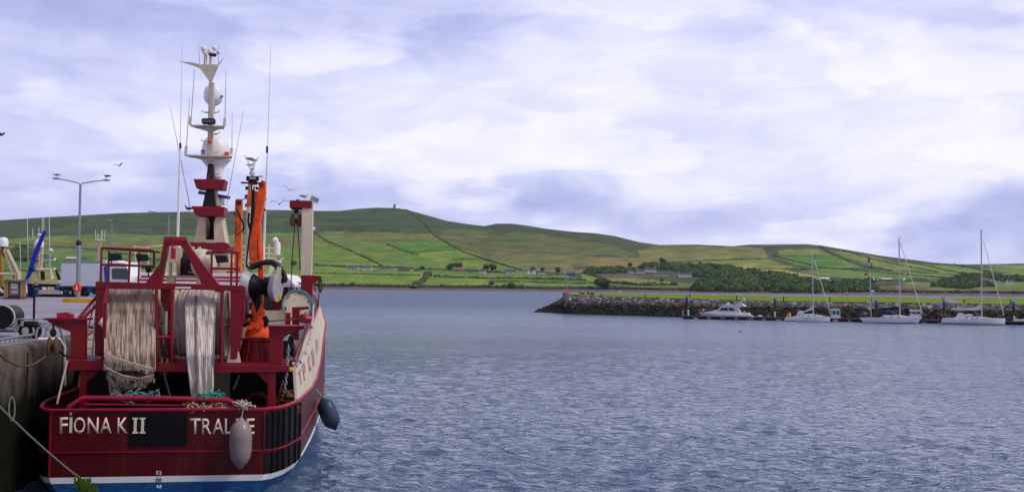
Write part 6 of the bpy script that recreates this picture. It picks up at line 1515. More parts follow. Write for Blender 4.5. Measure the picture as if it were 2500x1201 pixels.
# trailer with black pipe
p = ground(45, 826); e, mm, mi = root_at(p, 4, 'flat_trailer', 'grey twin axle trailer parked on the quay with a post at its corner', 'trailer'); q = Px(mm)
m = M(); q.box(m, -40, 777, 86, 781, 0, 1.7); q.box(m, -40, 802, 30, 807, -.02, .1); q.box(m, -40, 790, 84, 795, 0.2, 1.2); m.build('bed', steel, e)
m = M(); q.prism(m, [(28, 781), (42, 781), (42, 812), (30, 806)], 0, .06); m.build('side_board', greypaint, e)
m = M(); q.box(m, -40, 806, 50, 811, .1, .1); q.box(m, -40, 783, 84, 788, .5, .1); m.build('chassis_rail', dark, e)
for px_, r_ in ((62, .26), (77, .26)):
    for yy in (.05, 1.5):
        c = q.v(px_, 812, yy); c.z = .25; m = M(); m.lathe([(-.02, r_ * .75), (0, r_), (.18, r_), (.2, r_ * .7)], c, (.25, 1, 0), 22); w = m.build('wheel', black, e)
        M().lathe([(-.03, .11), (-.025, .13), (.02, .14)], c, (.25, 1, 0), 18).build('rim', cream, w)
m = M(); q.prism(m, [(50, 784), (84, 786), (84, 792), (56, 792)], -.03, .3); m.build('mudguard', dark, e)
m = M(); q.tube(m, [(82.5, 782), (84, 714)], 0.05, .04, 8); q.tube(m, [(-30, 728), (83, 726)], .05, .02, 6); m.build('headboard_frame', dark, e)
m = M(); q.prism(m, [(50, 783), (58, 783), (55, 796), (50, 796)], -.08, .05); m.build('light_board', greypaint, e)
m = M(); rr_ = .38; c = q.v(9, 786, 0); c.z = q.v(0, 802).z + rr_
m.lathe([(0, rr_), (.02, rr_), (1.2, rr_)], (c.x, -.25, c.z), (-.10, 1, 0), 34)
pp = m.build('black_pipe', dark, None, 'length of wide black pipe lying on the trailer', 'pipe', m=mm)
m = M(); m.lathe([(-.012, rr_ * .97), (-.01, rr_ * .90), (.3, rr_ * .9)], (c.x, -.25, c.z), (-.10, 1, 0), 34); m.build('pipe_mouth', black, pp)
m = M(); 
for d, mt_ in ((.14, 'w'), ): m.lathe([(.10, rr_ + .004), (.10, rr_ + .012), (.22, rr_ + .012), (.22, rr_ + .004)], (c.x, -.25, c.z), (-.10, 1, 0), 34)
m.build('pipe_band', mat('cream_band', (.6, .5, .38), .6), pp)

# quay corner details: white framed gap in the wall, curved pipe rails
m = M(); P = [qp(5.0, .45, QZ + .05), qp(5.9, .06, QZ + .02), qp(6.05, -.06, QZ - .25), qp(6.1, -.10, 2.6)]
m.tube(P, .045, 8); m.build('ladder_stile', white, None, 'white painted stile of the quay ladder beside the port quarter', 'ladder')
m = M(); m.tube([qp(5.9, .5, QZ), qp(5.95, .48, QZ + .35), qp(6.0, .35, QZ + .5), qp(6.1, .1, QZ + .35), qp(6.15, -.1, QZ - .4)], .04, 8); m.build('hand_hoop', steel, None, 'grey curved hand hoop at the head of the quay ladder', 'handrail')
m = M(); m.tube([qp(5.3, .6, QZ), qp(5.35, .58, QZ + .35), qp(5.45, .45, QZ + .45), qp(5.6, .25, QZ + .3), qp(5.7, .15, QZ)], .03, 8); m.build('hand_hoop', steel, None, 'second hand hoop, nearer and left of the first', 'handrail')
# worn numeral on the wall
m = M(); c = at_z(28, 990, 2.45); a = Vector(qp(1.35, 0, 0)); 
def onwall(px, py):      # photo point on the wall plane
    d = ray(px, py); t = (QE - EYE).dot(QN) / d.dot(QN); return EYE + d * t - QN * .012
m = M(); rows = []
for t in np.linspace(0, 6.2832, 26):
    o1 = onwall(28 + 9 * math.cos(t), 997 + 31 * math.sin(t)); o2 = onwall(28 + 5.5 * math.cos(t), 997 + 25 * math.sin(t)); rows.append([o1, o2])
m.grid(rows, False); m.build('painted_numeral', mat('worn_white_paint', (.26, .24, .22), .8, scale=4, col2=(.05, .05, .04), thr=.55, wid=.3), None, 'worn white painted nought low on the quay wall', 'marking')
# ropes
rope = mat('pale_mooring_rope', (.16, .17, .17), .8, scale=12); rope2 = mat('brown_rope', (.11, .065, .025), .8)
def sag(p, q_, s, n=16): return [Vector(p).lerp(Vector(q_), i / n) - Vector((0, 0, s * 4 * (i / n) * (1 - i / n))) for i in range(n + 1)]
A = at_depth(-60, 932, 21); B = at_depth(245, 1204, 25.5)
m = M(); m.tube(sag(A, B, .12), .022, 8); mr_ = m.build('mooring_rope', rope, None, 'taut mooring rope crossing the lower left corner below the stern', 'rope')
A2 = onwall(-30, 830) - QN * .1; B2 = BMX @ Lv(118, 862, 1.2)
m = M(); m.tube(sag(at_depth(-14, 850, 26.3), B2, .42), .028, 8); m.build('slack_rope', rope2, None, 'brown rope sagging from the quay to the hanging double block', 'rope')
m = M(); m.tube(sag(BMX @ Lv(136, 848, 1.2), at_depth(172, 872, 30), .06), .028, 8); m.build('short_rope', dark, None, 'short dark rope running from the double block to the ladder', 'rope')
m = M(); rnd = random.Random(5)
m.tube(sag(A, B, .12)[12:16], .034, 6)
for i in range(34):
    t = rnd.uniform(.84, .92); c = sag(A, B, .12)[int(t * 16)] + Vector((rnd.uniform(-.2, .25), rnd.uniform(-.05, .05), rnd.uniform(-.05, .03))); P = [c]
    for k in range(4): P.append(P[-1] + Vector((rnd.uniform(-.03, .03), 0, -rnd.uniform(.03, .10))))
    a = Vector((.02, 0, 0)); m.add([P[0] - a, P[0] + a, P[2] + a * 1.8, P[4], P[2] - a * 1.8], [(0, 1, 2, 3, 4)])
m.build('seaweed', mat('green_weed', (.09, .14, .008), .6), None, 'tuft of yellow green seaweed caught on the mooring rope', 'seaweed')

# ================================================================== MOORINGS
def vroot(px, py, Y, rot, name, label, cat, group=None):
    p = at_depth(px, py, Y); p.z = 0; return root_at(p, rot, name, label, cat, group)
# pontoon walkways
pontm = mat('pontoon_timber', (.085, .055, .05), .8, var=.4, scale=1.2); pd = mat('pontoon_float', (.02, .018, .02), .8)
PA, PB = at_z(1664, 778.2, 0), at_z(2560, 794.3, 0)
def PY_(px): t = (px - 1664) / (2560 - 1664); return PA.y + (PB.y - PA.y) * t
dirp = (PB - PA).normalized(); nrm = Vector((-dirp.y, dirp.x, 0)); Lp = (PB - PA).length
e = empty('pontoon', Matrix(((dirp.x, nrm.x, 0, PA.x), (dirp.y, nrm.y, 0, PA.y), (0, 0, 1, 0), (0, 0, 0, 1))), 'long floating walkway in front of the boulders carrying the moorings', 'pontoon')
s = 0; i = 0
while s < Lp:
    ln = 5.2; m = M(); m.box(s, s + ln - .12, 0, 2.2, .42, .62); m.build('deck_section', pontm, e)
    m = M(); m.box(s + .3, s + 2.1, .1, 2.1, -.3, .42); m.build('float', pd, e); m = M(); m.box(s + 3.2, s + 4.8, .1, 2.1, -.3, .42); m.build('float', pd, e); s += ln; i += 1
for k, (px, lab) in enumerate(((1720, 'small yellow gate'), )): pass
pile_m = mat('rusty_pile', (.05, .03, .028), .8, scale=1.2, stretch=(1, 1, .4), col2=(.10, .06, .04)); cap = mat('blue_cap', (.01, .15, .50), .4)
def pile(px, yt, yb, lab):
    t = (px - 1664) / (2560 - 1664); Y = PA.y + (PB.y - PA.y) * t + 2.9
    p = at_depth(px, yb, Y); p.z = 0; k = Y / F; h = at_depth(px, yt, Y).z
    e = empty('mooring_pile', Matrix.Translation(p), lab, 'mooring pile', 'blue capped steel piles holding the pontoon')
    r = 3.1 * k; m = M(); m.tube([(0, 0, -2), (0, 0, h - .35)], r, 12); m.build('post', pile_m, e)
    m = M(); m.lathe([(0, r * 1.25), (.35, r * 1.3), (.5, r * 1.1), (.62, r * .6), (.66, 0)], (0, 0, h - .5), n=14); m.build('cap', cap, e)
pile(1677, 723.5, 778, 'blue capped pile at the left end of the pontoon'); pile(1892, 728.5, 782, 'blue capped pile right of the motor cruiser'); pile(2140, 733, 786, 'blue capped pile behind the ketch'); pile(2305, 735, 789, 'blue capped pile behind the stern of the rightmost yacht'); pile(2475, 736.5, 794, 'blue capped pile at the right end of the pontoon')
def pedestal(px, yt, yb, lab, mt_):
    t = (px - 1664) / (2560 - 1664); Y = PA.y + (PB.y - PA.y) * t + 1.1; p = at_depth(px, yb, Y); p.z = .62; h = at_depth(px, yt, Y).z - .62; k = Y / F
    m = M(); m.lathe([(0, 1.7 * k), (h * .8, 1.7 * k), (h * .82, 2.4 * k), (h * .96, 2.4 * k), (h, 1 * k)], (0, 0, 0), n=10); m.build('service_pedestal', mt_, None, lab, 'service post', 'slim power posts on the pontoon', m=Matrix.Translation(p))
pedestal(1680, 757, 774, 'white power post by the first pile', whitemetal); pedestal(1666.5, 758, 774, 'grey green power post at the very end of the pontoon', mat('grey_green', (.20, .30, .32), .5)); pedestal(1891.5, 761, 778, 'white power post in front of the second pile', whitemetal); pedestal(2476, 772, 790, 'white power post in front of the last pile', whitemetal); pedestal(1817, 759, 775, 'white power post beside the stern of the motor cruiser', whitemetal)

def hullmesh(q, prof_deck, prof_wl, beam, bowright=True, nst=14, flare=1.0, mt=None, stripe=None):
    """prof_deck, prof_wl: photo points of the sheer line and the waterline; lofted to a full two sided hull"""
    m = M(); rows = []
    dx = [a for a, b in prof_deck]; dy = [b for a, b in prof_deck]; wx = [a for a, b in prof_wl]; wy = [b for a, b in prof_wl]
    out = []
    for i in range(nst + 1):
        s = i / nst; sd_ = s if bowright else 1 - s
        hb = beam / 2 * max(.02, (1 - max(0, (sd_ - .45) / .55) ** 2.1) * (.72 + .28 * min(1, sd_ / .35)))
        X = dx[0] + (dx[-1] - dx[0]) * s; XW = wx[0] + (wx[-1] - wx[0]) * s
        d = q.v(X, np.interp(X, dx, dy), 0); w = q.v(XW, np.interp(XW, wx, wy), 0)
        out.append((d, w, hb))
    def side(sg):
        rows = []
        for d, w, hb in out:
            r = [Vector((w.x * .98, sg * hb * .25, -.35)), Vector((w.x, sg * hb * .80, 0.0))]
            for f in (.25, .5, .75, 1.0): r.append(Vector((w.x + (d.x - w.x) * f, sg * hb * (.80 + .2 * f ** .7), d.z * f)))
            rows.append(r)
        return rows
    a, b = side(-1), side(1)
    m.grid([r for r in a], True); m.grid([r[::-1] for r in b], True)
    m.grid([[x for x in a[0]], [x for x in b[0]]], False); m.grid([[x for x in b[-1]], [x for x in a[-1]]], False)
    m.grid([[r[-1] for r in a], [r[-1] for r in b]], False)
    return m, out
canvas_n = mat('navy_canvas', (.006, .012, .09), .8); canvas_w = mat('pale_canvas', (.60, .58, .64), .8, var=.1)
deckm = mat('pale_deck', (.66, .63, .66), .5, var=.06)
def mast_rig(q, e, base, top, fore, forebase, r=.085):
    m = M(); q.tube(m, [base, top], 0, r, 8); mo = m.build('mast', mat('alloy_spar', (.50, .50, .56), .4), e)
    if fore: m = M(); q.tube(m, [fore, forebase], 0, .06, 6); m.build('furled_headsail', whitemetal, e)
    for f in (.45, .72):
        c = q.v(base[0] + (top[0] - base[0]) * f, base[1] + (top[1] - base[1]) * f); m = M(); m.tube([c + Vector((.05, -.9, .05)), c, c + Vector((.05, .9, .05))], .03, 5); m.build('spreader', greypaint, mo)
    a = q.v(*base); b = q.v(*top)
    for s in (-1, 1): m = M(); m.tube([a + Vector((0, s * 1.3, .1)), a.lerp(b, .72) + Vector((0, s * .85, 0)), b], .010, 4); m.build('shroud', steel, e)
    c = b + Vector((0, 0, .0)); m = M(); m.tube([c, c + Vector((.0, 0, .45))], .02, 4); m.tube([c + Vector((0, 0, .1)), c + Vector((.45, 0, .15))], .018, 4); m.build('masthead_wand', dark, mo)
    return mo
# --- yacht one
e, mm, mi = vroot(1975, 784, PY_(1975) - 2.4, -21, 'sailing_yacht', 'smallest white yacht, pale sail heaped on its boom and orange buoys at its stern', 'yacht', 'yachts along the pontoon'); q = Px(mm)
m, out = hullmesh(q, [(1920, 773.5), (1960, 772.5), (2027, 773)], [(1914, 783.3), (2025.5, 785)], 3.0); m.build('hull', grp, e)
m = M(); q.tube(m, [(1916, 783.5, -1.3), (2024, 785, -.3)], 0, .05); m.build('waterline_stripe', mat('navy_stripe', (.01, .01, .05), .4), e)
m = M(); q.prism(m, [(1936, 773), (1952, 767.5), (1975, 766), (1995, 768.5), (2015, 773)], -.8, 1.6); cb = m.build('coachroof', deckm, e)
for x in (1951, 1961, 1974, 1989): m = M(); q.prism(m, [(x - 3, 769.3), (x + 3, 769.3), (x + 3, 770.6), (x - 3, 770.6)], -.83, .05); m.build('portlight', glass, cb)
mast_rig(q, e, (1986, 769), (1982, 609), (1988, 634), (2027, 765))
m = M(); q.prism(m, [(1944, 770), (1970, 760), (1981, 757), (1986, 757), (1986, 745), (1983, 744), (1977, 753), (1968, 757), (1946, 768)], -.15, .3); m.build('stowed_sail', canvas_w, e)
m = M(); q.prism(m, [(1945, 769), (1949, 758.5), (1957, 759), (1961, 764), (1958, 770)], -.7, 1.4); m.build('spray_hood', canvas_w, e)
m = M(); q.tube(m, [(2002, 768.5), (2020, 768.5), (2026, 769)], -.6, .03); q.tube(m, [(2023, 774), (2023, 768)], -.6, .03); m.build('pulpit', steel, e)
m = M(); m.ball(q.v(1923, 769, -.5), .27, (.8, .8, 1.3)); m.build('dan_buoy', mat('orange_plastic', (.75, .15, .03), .5), e); m = M(); m.ball(q.v(1928, 768.5, -.7), .3, (.8, .8, 1.4)); m.build('dan_buoy', mat('yellow_buoy', (.8, .40, .02), .5), e)
m = M(); m.ball(q.v(1972, 776.5, -1.47), .08); m.build('hull_mark', dark, e)
# --- small cabin boats behind
def cabin_boat(px0, px1, ytop, ydeck, Y, rot, label, glassm):
    e, mm, mi = vroot((px0 + px1) / 2, 780, Y, rot, 'cabin_boat', label, 'boat', 'small cabin boats behind the yachts'); q = Px(mm)
    m, out = hullmesh(q, [(px0 - 4, ydeck - 1), (px1 + 4, ydeck - 1)], [(px0 - 1, ydeck + 7), (px1 + 1, ydeck + 7)], 2.1); m.build('hull', grp, e)
    a = q.v(px0, ytop); b = q.v(px1, ydeck); m = M()
    for (x, y) in ((a.x, -.8), (b.x, -.8), (a.x, .7), (b.x, .7), ((a.x + b.x) / 2, -.8)): m.box(x - .07, x + .07, y, y + .1, b.z, a.z)
    m.box(a.x - .05, b.x + .05, -.82, .82, b.z, b.z + .45); m.box(a.x - .05, b.x + .05, -.82, .82, a.z - .25, a.z - .1); cb = m.build('cabin', deckm, e)
    m = M(); m.prism([(a.x - .2, a.z - .1), (b.x + .2, a.z - .1), (b.x + .05, a.z + .1), (a.x - .05, a.z + .1)], -.95, .95); m.build('cabin_roof', deckm, cb)
    m = M(); m.box(a.x, b.x, -.74, -.70, b.z + .4, a.z - .2); m.build('window', glassm, cb)
    return e, q
teal = mat('teal_glass', (.05, .17, .18), .15)
cabin_boat(2030, 2049, 755.5, 774, 195, -10, 'little white cabin boat with teal windows at the bow of the smallest yacht', teal)
e, q = cabin_boat(2224, 2245, 757.5, 772, 187, -10, 'white cabin boat with a lifebuoy inside, at the bow of the ketch', mat('dark_teal', (.03, .06, .06), .2))
m = M(); c = q.v(2237, 765, -.84); m.tube([c + Vector((.25 * math.cos(t), 0, .25 * math.sin(t))) for t in np.linspace(0, 6.2832, 16)], .06, 6); m.build('lifebuoy', buoy, e)
# --- ketch
e, mm, mi = vroot(2175, 788, PY_(2175) - 2.5, -21, 'sailing_ketch', 'white two masted ketch with navy blue sail covers and a blue spray hood', 'yacht', 'yachts along the pontoon'); q = Px(mm)
m, out = hullmesh(q, [(2099, 775.5), (2150, 775.5), (2252, 773.5)], [(2108, 787), (2240, 788.5)], 3.5); m.build('hull', grp, e)
m = M(); q.tube(m, [(2110, 787.6, -1.4), (2170, 788.4, -1.5), (2236, 788.3, -.8)], 0, .06); m.build('waterline_stripe', mat('navy_stripe', (.01, .01, .05), .4), e)
m = M(); q.prism(m, [(2148, 775.5), (2158, 769.5), (2170, 770), (2200, 769.5), (2215, 772), (2230, 775)], -.9, 1.8); cb = m.build('coachroof', deckm, e)
for x in (2157, 2176, 2194): m = M(); q.prism(m, [(x - 4.5, 773.5), (x + 4.5, 773.5), (x + 4, 775), (x - 4, 775)], -.94, .05); m.build('portlight', glass, cb)
mast_rig(q, e, (2197, 770), (2195, 583), (2198, 592), (2252, 766), .11)
mast_rig(q, e, (2126.5, 774), (2124, 658), None, None, .08)
m = M(); q.prism(m, [(2134, 757), (2150, 753), (2180, 749), (2192, 748), (2192, 757), (2140, 757.5)], -.2, .4); m.build('sail_cover', canvas_n, e)
m = M(); q.prism(m, [(2186, 748), (2189, 740), (2193, 735), (2195, 748)], -.15, .3); m.build('sail_head', canvas_w, e)
m = M(); q.prism(m, [(2091, 754), (2100, 753), (2120, 755), (2121, 757), (2100, 757)], -.15, .3); m.build('sail_cover', canvas_n, e); m = M(); q.prism(m, [(2117, 754), (2121, 747), (2125, 748), (2124, 757)], -.15, .3); m.build('sail_head', canvas_w, e)
m = M(); q.prism(m, [(2141, 774), (2142, 765), (2150, 764), (2156, 769.5), (2150, 774)], -.8, 1.6); m.build('spray_hood', canvas_n, e)
m = M(); q.tube(m, [(2174, 760), (2192, 768)], 0, .05); q.tube(m, [(2140, 758.5), (2192, 758.5)], 0, .05); m.build('boom', greypaint, e)
m = M(); m.ball(q.v(2130, 711, 0), .3, (1.1, 1, .6)); m.build('radar_dome', white, e); m = M(); m.ball(q.v(2191, 702.5, 0), .14); m.build('lamp', white, e)
m = M(); q.tube(m, [(2118, 717), (2129, 717)], 0, .04); m.ball(q.v(2128, 718), .12); m.build('mast_bracket', white, e)
m = M(); q.box(m, 2106, 758, 2115, 765, -.5, .1); m.build('solar_panel', teal, e); m = M(); m.ball(q.v(2114, 765, -.6), .22, (1.6, 1, .6)); m.build('horseshoe_buoy', mat('orange_plastic', (.75, .15, .03), .5), e)
m = M(); [q.tube(m, P, -.9, .03) for P in ([(2100, 775), (2099, 767), (2112, 766), (2113, 774)],)]; m.build('pushpit', steel, e)
m = M(); q.tube(m, [(2250, 770), (2265, 768)], -.1, .04); m.build('bowsprit', greypaint, e)
m = M(); q.box(m, 2122, 650.5, 2125, 658, 0, .1); 
# small red flag on the mizzen
m = M(); q.prism(m, [(2110, 668), (2118, 667.5), (2118, 672), (2110, 672)], 0, .02); m.build('red_flag', mat('red_cloth', (.6, .01, .01), .7), e); m = M(); q.tube(m, [(2118, 672), (2118, 662), (2124, 660)], 0, .015, 4); m.build('flag_halyard', steel, e)
# --- yacht three
e, mm, mi = vroot(2376, 794, PY_(2376) - 2.7, -21, 'sailing_yacht', 'large white yacht with the tallest mast, grey boom cover and blue hull line', 'yacht', 'yachts along the pontoon'); q = Px(mm)
m, out = hullmesh(q, [(2302, 776.5), (2360, 776), (2455, 777)], [(2296, 790), (2453, 794.5)], 3.7); m.build('hull', grp, e)
def hull_line(out, f, r, mt_, nm):
    m = M(); m.tube([Vector((w.x + (d.x - w.x) * f, -hb * (.80 + .2 * f ** .7) - .015, d.z * f)) for d, w, hb in out], r, 5); return m.build(nm, mt_, e)
hull_line(out, .22, .05, mat('navy_stripe', (.01, .01, .05), .4), 'hull_stripe'); hull_line(out, .02, .05, mat('navy_stripe', (.01, .01, .05), .4), 'waterline_stripe')
m = M(); q.prism(m, [(2322, 777), (2345, 773), (2395, 773), (2422, 776.5)], -.95, 1.9); cb = m.build('coachroof', deckm, e)
for x in (2360, 2374, 2386): m = M(); q.prism(m, [(x - 4, 775), (x + 4, 775), (x + 3.5, 776.4), (x - 3.5, 776.4)], -.98, .05); m.build('portlight', glass, cb)
mast_rig(q, e, (2397, 772), (2395.5, 563), (2400, 585), (2451, 769.5), .12)
m = M(); q.prism(m, [(2322, 756), (2326, 751), (2370, 751.5), (2386, 748.5), (2392, 742), (2396, 742), (2396, 755), (2380, 757.5), (2350, 757)], -.18, .36); m.build('boom_cover', canvas_w, e)
m = M(); q.tube(m, [(2321, 756.5), (2396, 757)], 0, .05); q.tube(m, [(2378, 760), (2393, 771)], 0, .05); m.build('boom', greypaint, e)
m = M(); q.prism(m, [(2334, 775), (2341, 764), (2350, 764), (2358, 772), (2356, 775)], -.8, 1.6); m.build('spray_hood', canvas_w, e)
m = M(); m.ball(q.v(2364, 769, 0), .45, (1.7, .9, .45)); m.build('upturned_dinghy', deckm, e)
for x in (2336, 2365, 2389): m = M(); m.tube([q.v(x, 778, -1.95), q.v(x, 785, -2.0)], .11, 8); m.build('fender', white, e)
m = M(); q.tube(m, [(2435, 777), (2435.5, 770), (2448, 769.5), (2449, 776)], -.5, .03); q.tube(m, [(2442, 777), (2442, 770)], -.5, .025); m.build('pulpit', steel, e)
m = M(); q.tube(m, [(2302, 777), (2300, 767), (2308, 766), (2312, 776)], -.9, .05); q.tube(m, [(2315, 777), (2317, 768), (2320, 776)], -.7, .04); m.build('pushpit', steel, e)
m = M(); c = q.v(2291, 765, -.2); m.grid([[c + Vector((-.35, 0, .15)), c + Vector((.05, .05, -.3))], [c + Vector((0, -.05, .35)), c + Vector((.35, 0, -.05))]], False); fl = m.build('ensign', mat('red_cloth', (.6, .01, .01), .7), e); m = M(); q.tube(m, [(2300, 772), (2290, 760)], -.2, .02); m.build('flagstaff', steel, e)
m = M(); m.ball(q.v(2392, 702, 0), .15); m.build('lamp', creamrust, e)
# --- tender at the right edge
e, mm, mi = vroot(2490, 790, PY_(2490) + 3.2, -21, 'motor_boat', 'low white and blue open boat half cut by the right edge', 'boat'); q = Px(mm)
m, out = hullmesh(q, [(2470, 783.5), (2530, 783)], [(2474, 791), (2526, 792)], 2.2); m.build('hull', canvas_n, e)
m = M(); q.prism(m, [(2472, 784), (2476, 778), (2486, 778), (2489, 783), (2492, 779), (2515, 779), (2520, 784)], -.8, 1.5); m.build('cabin', grp, e)
# --- motor cruiser
e, mm, mi = vroot(1778, 776, PY_(1778) + 4.2, -20, 'motor_cruiser', 'white flybridge motor cruiser with dark curved side windows', 'motor boat'); q = Px(mm)
m, out = hullmesh(q, [(1706, 763), (1750, 764.5), (1806, 767), (1836, 770)], [(1722, 777), (1838, 777.5)], 3.4, bowright=False); m.build('hull', grp, e)
m = M(); q.prism(m, [(1708, 764), (1730, 760), (1745, 757), (1758, 754), (1802, 760), (1807, 763), (1827, 763.5), (1833, 773), (1838, 775)], -1.2, 2.4); m.build('foredeck', grp, e)
m = M(); q.prism(m, [(1750, 757.5), (1758, 750), (1800, 750), (1803, 756), (1806, 763), (1790, 764), (1756, 762)], -1.25, 2.5); cb = m.build('saloon', deckm, e)
m = M(); q.prism(m, [(1756, 757.5), (1762, 751.5), (1784, 751), (1790, 753), (1796, 756.5), (1790, 758)], -1.30, .06); m.build('side_window', glass, cb)
m = M(); q.box(m, 1777, 751, 1779, 758, -1.34, .05); m.build('window_pillar', deckm, cb)
m = M(); q.prism(m, [(1756, 750), (1762, 745), (1770, 742.5), (1785, 744), (1808, 741), (1813, 743), (1819, 748), (1803, 750)], -1.3, 2.6); m.build('flybridge', deckm, e)
m = M(); q.prism(m, [(1794, 744), (1812, 733), (1817, 733), (1812, 736), (1808, 744)], -1.2, .12); q.prism(m, [(1794, 744), (1812, 733), (1817, 733), (1812, 736), (1808, 744)], 1.0, .12); q.box(m, 1812, 732.5, 1817, 734, -1.2, 2.3); m.build('radar_arch', deckm, e)
m = M(); m.ball(q.v(1816.5, 729, 0), .18); m.ball(q.v(1778, 741, -.6), .2, (1.2, 1, 1)); m.build('antenna_dome', white, e)
m = M(); q.prism(m, [(1751, 757), (1757, 749.5), (1759, 749.5), (1754, 757)], -1.1, 2.2); m.build('windscreen', mat('pale_glass', (.25, .40, .45), .2), e)
m = M(); q.tube(m, [(1712, 763, -.2), (1706, 756, -.1), (1730, 754.5, -1), (1750, 754, -1.3)], 0, .03); m.build('bow_rail', steel, e)
for x in (1749, 1773, 1788, 1757): m = M(); m.tube([q.v(x, 771, -1.75), q.v(x, 775, -1.78)], .12, 8); m.build('fender', white if x != 1788 else blue, e)
m = M(); q.box(m, 1828, 772.5, 1842, 775.5, -1, 2); m.build('bathing_platform', deckm, e)
e, mm, mi = vroot(1855, 777, PY_(1855) + .9, -20, 'dinghy', 'tiny upturned white dinghy on the pontoon behind the motor cruiser', 'dinghy'); M().ball((0, 0, .75), .5, (1.0, .6, .4), 12, 8).build('dinghy_hull', deckm, e)
lifebuoy_on(1717, 756.5, 193.5, .36, 'orange lifebuoy on a pole in front of the bow of the motor cruiser', 1.2)
m = M(); k_ = at_depth(1877, 772, 191)
for x in (-.28, 0, .28): m.tube([(x, 0, 0), (x, 0, .45)], .03, 5)
m.tube([(-.3, 0, .43), (.3, 0, .43)], .03, 5); m.tube([(-.3, 0, .2), (.3, 0, .2)], .03, 5)
m.build('step_frame', ko, None, 'tiny ochre step frame on the pontoon left of the second pile', 'steps', m=Matrix.Translation((k_.x, k_.y, .62)))
# breakwater lamp + lifebuoys
p = bw(1385, 1); e, mm, mi = root_at(p, 0, 'harbour_lamp', 'slim grey lamp mast on the end of the breakwater', 'lamp mast'); q = Px(mm)
m = M(); q.tube(m, [(1384, 722), (1383, 655)], 0, .10, 8); m.build('post', steel, e)
for x, y in ((1386, 650.5), (1380.5, 654.5)): m = M(); m.obox(q.v(x, y), (.45, .3, .3), Matrix.Rotation(R(20), 3, 'Y')); m.build('floodlight', whitemetal, e)
m = M(); m.ball(q.v(1381, 666), .12); m.ball(q.v(1380.6, 681), .12); m.build('lamp', whitemetal, e)
lifebuoy_on(1387, 714, p.y - .4, .40, 'orange lifebuoy holder beside the breakwater lamp mast', .9)
lifebuoy_on(2069.5, 716.5, 240, .42, 'orange lifebuoy holder alone on the lawn between the first yacht and the ketch', 1.2)
lifebuoy_on(2303.5, 728.5, 215, .40, 'orange lifebuoy holder by the gravel path above the fourth pile', 1.0)
p = at_depth(1512, 712.5, 290); m = M(); m.prism([(-.6, -.4), (.35, -.4), (.6, .3), (-.35, .3)], -.05, .05); m.tube([(-.2, 0, -1), (-.2, 0, -.3)], .05, 5); m.build('information_board', mat('pale_board', (.5, .6, .65), .5), None, 'pale tilted sign board on the grass of the mole', 'sign', m=Matrix.Translation(p))

# ================================================================== GULLS
gw = mat('gull_white', (.70, .69, .70), .8, var=.08); gg = mat('gull_grey', (.22, .23, .28), .8, var=.15); gb = mat('gull_dark', (.035, .03, .035), .8); gy = mat('gull_yellow', (.6, .35, .05), .6)
def gull_standing(p, yaw, label, sc=1.0, wing=gg, body=gw):
    e = empty('seagull', Matrix.Translation(p) @ Matrix.Rotation(R(yaw), 4, 'Z') @ Matrix.Scale(sc, 4), label, 'gull', 'gulls standing about the harbour')
    m = M(); m.tube([(-.34, 0, .20), (-.24, 0, .21), (-.12, 0, .21), (0, 0, .20), (.09, 0, .22), (.14, 0, .27), (.165, 0, .33), (.19, 0, .365), (.225, 0, .365), (.25, 0, .355), (.30, 0, .345)],
                    [.012, .035, .075, .095, .085, .058, .042, .046, .036, .014, .004], 10)
    m.build('body', body, e)
    for s in (-1, 1):
        m = M(); m.ball((-.10, s * .075, .225), .1, (2.3, .28, .55), 10, 6); m.build('wing', wing, e)
        m = M(); m.tube([(.0, s * .03, .14), (.01, s * .03, 0)], .008, 5); m.obox((.03, s * .03, .006), (.07, .04, .01)); m.build('leg', gy, e)
    m = M(); m.tube([(.245, 0, .358), (.305, 0, .342)], [.012, .003], 6); m.build('beak', gy, e)
    return e
def gull_flying(p, yaw, bank, label, sc=1.0, up=.3, wing=gg, body=gw):
    e = empty('seagull', Matrix.Translation(p) @ Matrix.Rotation(R(yaw), 4, 'Z') @ Matrix.Rotation(R(bank), 4, 'X') @ Matrix.Scale(sc, 4), label, 'gull', 'gulls in flight')
    m = M(); m.tube([(-.30, 0, .0), (-.2, 0, 0), (-.08, 0, -.01), (.05, 0, -.01), (.14, 0, .01), (.18, 0, .02), (.22, 0, .01), (.27, 0, .0)], [.03, .045, .075, .075, .05, .042, .03, .005], 10); m.build('body', body, e)
    for s in (-1, 1):
        m = M(); rows = []
        for i, (t, z, c0, c1) in enumerate(((.03, .02, .12, -.10), (.2, up * .45, .14, -.08), (.36, up * .8, .15, -.03), (.52, up * .72, .06, -.09), (.68, up * .5, -.06, -.15), (.76, up * .38, -.15, -.19))):
            rows.append([(c0, s * t, z), ((c0 + c1) / 2, s * t, z + .02), (c1, s * t, z)])
        m.grid(rows if s < 0 else [r[::-1] for r in rows]); w = m.build('wing', wing, e); so = w.modifiers.new('t', 'SOLIDIFY'); so.thickness = .012
    return e
def W_(px, py, Y): return at_depth(px, py, Y)
gull_standing(W_(137, 434, 91), 180, 'white gull standing on the left head of the street lamp', 1.25)
gull_standing(W_(260, 437, 91), 175, 'black backed gull standing on the right head of the street lamp', 1.25, gb)
gull_standing(BMX @ Lv(744, 488, TY), 15, 'mottled gull standing on top of the tall cream post', .65, mat('gull_mottled', (.30, .26, .25), .8))
Y0 = (BMX @ Lv(616, 424, 9)).y
gull_standing(W_(606, 396, Y0), 170, 'grey winged gull, upper left of the flock over the crane light pole', .62)
gull_standing(W_(622, 400, Y0 + .1), 8, 'gull facing right at the top of the flock over the light pole', .62, mat('gull_mottled', (.30, .26, .25), .8))
gull_standing(W_(613, 411, Y0), -20, 'white gull in the middle of the flock over the light pole', .62, gw)
